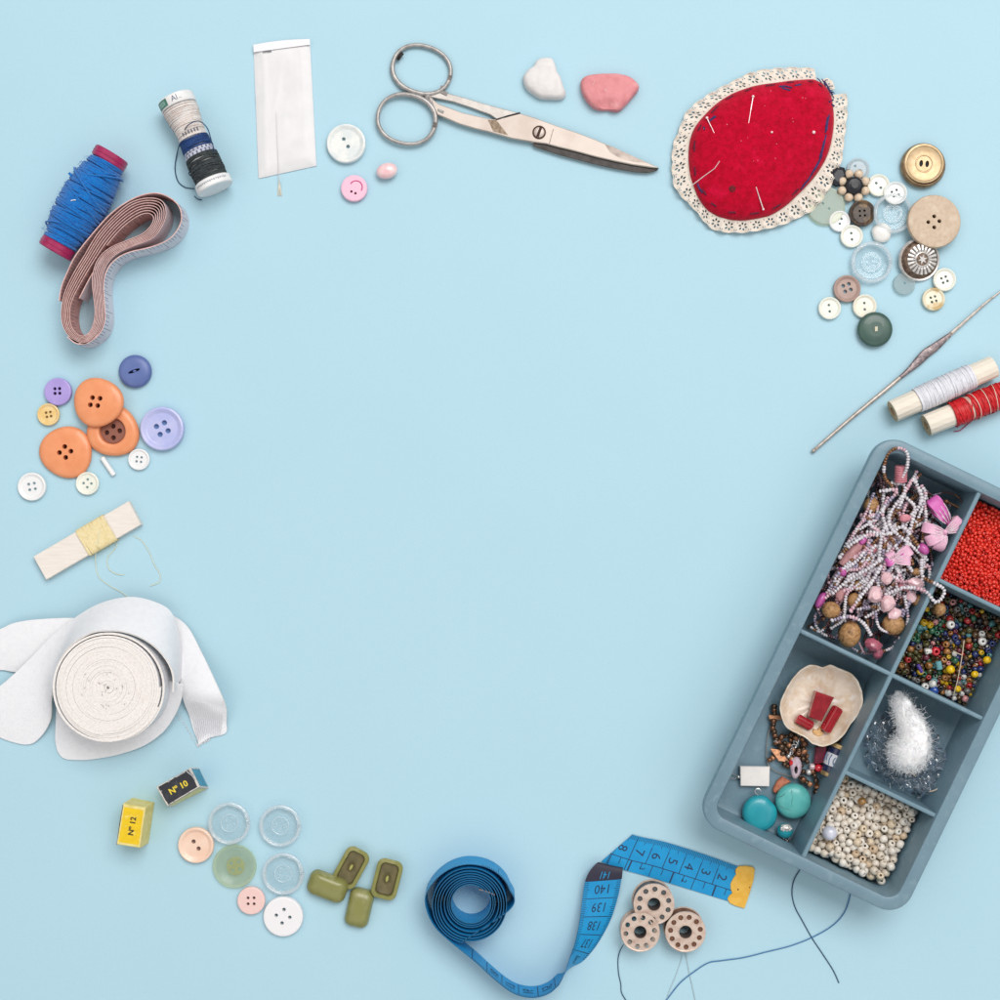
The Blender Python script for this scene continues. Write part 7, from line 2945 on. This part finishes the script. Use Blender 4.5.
seq = [(337, 302), (337, 318), (338, 334), (334, 368), (333, 384), (330, 400), (336, 416), (340, 434), (346, 452), (346, 466)]
for i, (x, y) in enumerate(seq):
    cbead(cz_(x, y, 9), 2.9 if i % 3 else 3.4, (m_brz, m_cop)[i % 2], (.05, -1, .1), .75)
cl = [(372, 442), (392, 436), (414, 430), (360, 462), (384, 468), (404, 480), (420, 498), (390, 496), (368, 486), (436, 446), (452, 440), (466, 452), (474, 472), (468, 492), (450, 500), (446, 514), (462, 520), (476, 508), (484, 528), (470, 540), (486, 552), (352, 520), (374, 514),
      (330, 536), (316, 546), (392, 548), (384, 566), (398, 574), (402, 556), (416, 540), (450, 586), (470, 600), (452, 620), (470, 634), (486, 646), (500, 656), (512, 600), (520, 616), (528, 640), (530, 664), (528, 690), (538, 704), (530, 722), (528, 742), (636, 470), (646, 458), (640, 484)]
for i, (x, y) in enumerate(cl):
    m_ = (m_cop, m_brz, m_brz, m_cop, m_brz, m_copl)[(i * 7) % 6]
    cbead(cz_(x + rnd.uniform(-2, 2), y + rnd.uniform(-2, 2), 8 + 4 * rnd.random()), rnd.choice((2.4, 2.8, 3.2, 3.5)), m_, (rnd.uniform(-1, 1), rnd.uniform(-1, 1), rnd.uniform(-.4, .8)), rnd.choice((.55, .75, .9)))
for k in range(24):
    x, y = rnd.uniform(355, 480), rnd.uniform(432, 600)
    cbead(cz_(x, y, 6.6), rnd.choice((2.0, 2.4, 2.8)), (m_brz, m_cop)[k % 2], (rnd.uniform(-1, 1), rnd.uniform(-1, 1), .2), .7)
mb = MB()
mb.cyl(cz_(312, 346, 9), cz_(372, 347, 9), 1.6, 10)
mb.cyl(cz_(314, 354, 9), cz_(372, 356, 9), 1.6, 10)
mb.build('disc_spacer', m_copl, br_, org=og)
fx0 = cz_(350, 506, 11)
mb = MB()
for k in range(9):
    t_ = k / 8
    p = cz_(344 + 34 * t_, 512 + 48 * t_, 11)
    mb.cyl(p + Vector((-5, 3.2, 0)), p + Vector((5, -3.2 + 5, 0)), 1.15, 8)
mb.build('ribbed_spacer', m_copl, br_, org=og)
mb = MB()
mb.tube(cr([tuple(cz_(320, 390, 7)), tuple(cz_(308, 440, 7)), tuple(cz_(302, 500, 7)), tuple(cz_(304, 545, 7)), tuple(cz_(316, 575, 7)), tuple(cz_(345, 598, 7)), tuple(cz_(380, 610, 7)), tuple(cz_(420, 622, 8))], 8), .5, 6)
mb.build('wire', mat('bronze_wire', (186, 178, 168), .3, metal=.8), br_, org=og)
mb = MB()
for k in range(6):
    c_ = cz_(448 - k * 6.5, 440 + k * 14, 13)
    R_ = Matrix.Rotation(.9 + k * .7, 3, 'Z')
    mb.tube([c_ + R_ @ Vector((2.6 * math.cos(2 * PI * i / 14), 1.5 * math.sin(2 * PI * i / 14), .7 * math.sin(2 * PI * i / 7))) for i in range(14)], .5, 5, closed=True)
mb.ball(cz_(402, 528, 12), 2.5, 12, 8)
mb.tube([cz_(404, 524, 12), cz_(418, 498, 12)], .9, 6)
mb.tube(cr([tuple(cz_(336, 462, 11)), tuple(cz_(346, 458, 12)), tuple(cz_(352, 466, 12)), tuple(cz_(344, 472, 11))], 5), .6, 5)
mb.build('chain', m_swire, br_, org=og)
mb = MB()
pts = [(430, 536), (446, 534), (458, 550), (463, 572), (460, 600), (448, 622), (434, 632), (422, 622), (416, 598), (412, 570), (414, 550)]
hole_ = [(430, 578), (440, 570), (446, 586), (442, 606), (432, 608), (428, 592)]
pp = cr([tuple(cz_(x, y, 15).xy) for x, y in pts], 4, True)
prism(mb, pp, 10, 15.4, 1.6, holes=[[cz_(x, y, 15).xy for x, y in hole_]])
mb.build('shell_drop', mat('pink_shell', (206, 186, 196), .3, coat=.4, col2=(186, 160, 174), f=4), br_, org=og, ang=40)
mb = MB()
prism(mb, [cz_(x, y, 16).xy for x, y in ((412, 546), (424, 552), (422, 568), (410, 572), (406, 558))], 11, 16.2, .8)
mb.build('red_chip', MATS['bright_red_bead'], br_, org=og, ang=30)

# ------------------------------------------------------------------ compartment with the white fluff and the clear bag
yt = thing('fibre_tuft', wp(905, 735, 8), 'fluffy white tuft of fibre doubled over on itself', 'fibre tuft')
og = wp(905, 735, 8)
m_fl = mat('white_fibre', (255, 255, 255), .95, sheen=.8, sss=.35, col2=(252, 252, 255), f=7, bump=.5, bf=2.2)


def fz(x, y, z):
    return wp(840 + x / 8.333, 680 + y / 8.333, z)


spine = [(492, 130, 32, 6), (508, 205, 35, 9), (545, 290, 37, 12), (592, 390, 38, 15), (608, 480, 36, 18.5), (580, 570, 33, 21.5), (545, 635, 28, 19), (522, 676, 22, 12)]
sd = cr(spine, 6)
pts = [fz(p[0], p[1], p[2]) for p in sd]
rads = [p[3] for p in sd]
mb = MB()
n_ = len(pts)
mb.tube(pts, lambda t_: rads[min(n_ - 1, int(t_ * (n_ - 1) + .5))] * .84, 30)
for i in (0, n_ - 1):
    mb.ball(pts[i], (rads[i] * .84,) * 3, 18, 12)
for v in mb.v:
    q = noise.noise(v * .09) * 3.4 + noise.noise(v * .25) * 1.6 + noise.noise(v * .6) * .7
    v += Vector((q, noise.noise(v * .11 + Vector((9, 0, 0))) * 3.2, q * .8))
    v.z = max(v.z, 8)
mb.build('core', m_fl, yt, org=og, ang=80)


def skin_pt(f_, an, kk=.9):
    i = min(n_ - 2, int(f_ * (n_ - 1)))
    p = pts[i].lerp(pts[i + 1], f_ * (n_ - 1) - i)
    d = (pts[i + 1] - pts[i]).normalized()
    s2 = Vector((-d.y, d.x, 0)).normalized()
    up = d.cross(s2)
    if up.z < 0:
        up = -up
    nn = s2 * math.sin(an) + up * math.cos(an)
    return p + nn * rads[i] * kk, nn, d


mb = MB()
for k in range(3600):
    p, nn, d = skin_pt(rnd.random(), rnd.uniform(-1.9, 1.9), rnd.uniform(.8, 1.0))
    dv = (d * rnd.gauss(.6, .6) + nn * rnd.uniform(0, .55) + Vector((rnd.gauss(0, .5), rnd.gauss(0, .5), rnd.gauss(0, .3)))).normalized()
    L_ = rnd.uniform(2, 6.5)
    path = [p]
    for q in range(4):
        dv = (dv + Vector((rnd.gauss(0, .35), rnd.gauss(0, .35), rnd.gauss(-.05, .25)))).normalized()
        path.append(path[-1] + dv * L_ / 4)
    mb.tube(path, .11, 3)
for k in range(70):
    # long loose wisps drifting off the tuft
    p, nn, d = skin_pt(rnd.random(), rnd.uniform(-2.0, 2.0), .9)
    dv = (nn + d * rnd.gauss(0, .6)).normalized()
    path = [p]
    for q in range(6):
        dv = (dv + Vector((rnd.gauss(0, .5), rnd.gauss(0, .5), rnd.gauss(-.15, .2)))).normalized()
        path.append(path[-1] + dv * rnd.uniform(1.2, 2.6))
    mb.tube(path, .12, 3)
mb.build('fibres', m_fl, yt, org=og, ang=80)

m_bag = clear('clear_film', tint=(242, 247, 250), body=(206, 220, 234), w=.26, rough=.14, gloss=.1)
mb = MB()
NX, NY = 90, 90
bo = zoom([(210, 560), (205, 470), (235, 380), (300, 290), (380, 270), (470, 300), (640, 260), (740, 330), (800, 420), (860, 520), (930, 640), (960, 760), (968, 800), (940, 880), (880, 985), (800, 1030), (680, 985), (560, 940), (440, 890), (330, 820), (260, 730), (220, 650)], 840, 680, 8.333)
bo = [wp(a, b, 18) for a, b in bo]
bc = sum((p.xy for p in bo), Vector((0, 0))) / len(bo)
bs_ = cr([tuple(p.xy) for p in bo], 5, True)
NR_, NA = 34, len(bs_)
vs = []
for k in range(NR_ + 1):
    f_ = k / NR_
    for i, p in enumerate(bs_):
        q = bc + (p - bc) * f_
        n1 = abs(noise.noise(Vector((q.x * .10, q.y * .10, 1)))) * 13
        n2 = abs(noise.noise(Vector((q.x * .27, q.y * .27, 4)))) * 7
        n3 = abs(noise.noise(Vector((q.x * .6, q.y * .6, 7)))) * 3
        edge = min(1, (1 - f_) / .18)
        vs.append(Vector((q.x, q.y, 7 + (10 + n1 + n2 + n3) * (.25 + .75 * edge))))
fs = []
for k in range(NR_):
    for i in range(NA):
        j = (i + 1) % NA
        fs.append((k * NA + i, k * NA + j, (k + 1) * NA + j, (k + 1) * NA + i))
mb.add(vs, fs)
o = mb.build('plastic_bag', m_bag, org=Vector((bc.x, bc.y, 5)), ang=20)
bag = o
cm = MB()  # pale tubes along the creases, their colour standing in for highlights
for k in range(110):
    i = rnd.randrange(NA)
    f_ = math.sqrt(rnd.uniform(.05, .97))
    q = bc + (bs_[i] - bc) * f_
    a_ = rnd.uniform(0, 2 * PI)
    path = []
    for s_ in range(5):
        n1 = abs(noise.noise(Vector((q.x * .10, q.y * .10, 1)))) * 13
        path.append(Vector((q.x, q.y, 20 + n1 * .8 + rnd.uniform(-2, 2))))
        a_ += rnd.gauss(0, .5)
        q = q + Vector((math.cos(a_), math.sin(a_))) * rnd.uniform(.8, 2.4)
    cm.tube(path, rnd.choice((.12, .2, .3)), 3)
cm.build('crease', clear('film_crease_glint', body=(236, 242, 248), w=.75, rough=.2), bag, org=Vector((bc.x, bc.y, 5)))
tag(o, 'crumpled clear plastic bag spread under the white fibre tuft', 'bag')
# glassy beads and slivers inside the bag
mb = MB()
m_gl = mat('glass_sliver', (190, 202, 216), .4, col2=(120, 134, 152), f=4)
m_gd = mat('dark_sliver', (40, 46, 58), .15, coat=.8)
for k in range(320):
    t_ = rnd.random()
    i = rnd.randrange(NA)
    f_ = math.sqrt(rnd.uniform(.08, .95))
    q = bc + (bs_[i] - bc) * f_
    a_ = rnd.uniform(0, 2 * PI)
    L_ = rnd.uniform(1.4, 5)
    d = Vector((math.cos(a_), math.sin(a_), rnd.uniform(-.4, .4))) * L_
    p = Vector((q.x, q.y, rnd.uniform(6.5, 20)))
    mb.tube([p - d / 2, p + d * .1, p + d / 2], rnd.choice((.4, .7, 1.1, 1.5)), 5, rnd.choices((0, 1, 2), (3, 5, 3))[0])
tag(mb.build('glass_slivers', [m_gl, m_gd, mat('blue_grey_sliver', (108, 128, 156), .2, coat=.6)], org=Vector((bc.x, bc.y, 5))), 'clear and dark glass slivers inside the plastic bag', 'beads', kind='stuff')
mb = MB()
for pts in ([(600, 740), (612, 775), (630, 805)], [(590, 745), (598, 770), (612, 790)]):
    mb.tube(cr([tuple(fz(x, y, 34 - 4 * k)) for k, (x, y) in enumerate(pts)], 5), .6, 5)
mb.tube(cr([tuple(fz(745, 930, 30)), tuple(fz(780, 922, 32)), tuple(fz(815, 905, 32)), tuple(fz(832, 880, 30))], 5), .7, 5)
tag(mb.build('thread', mat('tan_thread', (214, 196, 176), .8), org=fz(610, 770, 20)), 'short tan thread ends lying on the plastic bag', 'thread')
# dark jump rings lying on the bare floor
GJ = 'dark rings at the right of the bag compartment'
for x, y, r in ((962, 722, 2.0), (968, 724, 1.8), (965, 727.6, 1.6), (955, 739.5, 1.9)):
    mb = MB()
    c_ = wp(x, y, 5.6)
    mb.tube([c_ + Vector((r * math.cos(2 * PI * i / 16), r * math.sin(2 * PI * i / 16), 0)) for i in range(16)], .5, 5, closed=True)
    tag(mb.build('jump_ring', m_gd, org=wp(x, y, 5)), 'lowest dark jump ring, lying apart from the others' if y > 735 else 'tiny dark jump ring in the cluster of three by the cross wall', 'ring', GJ)
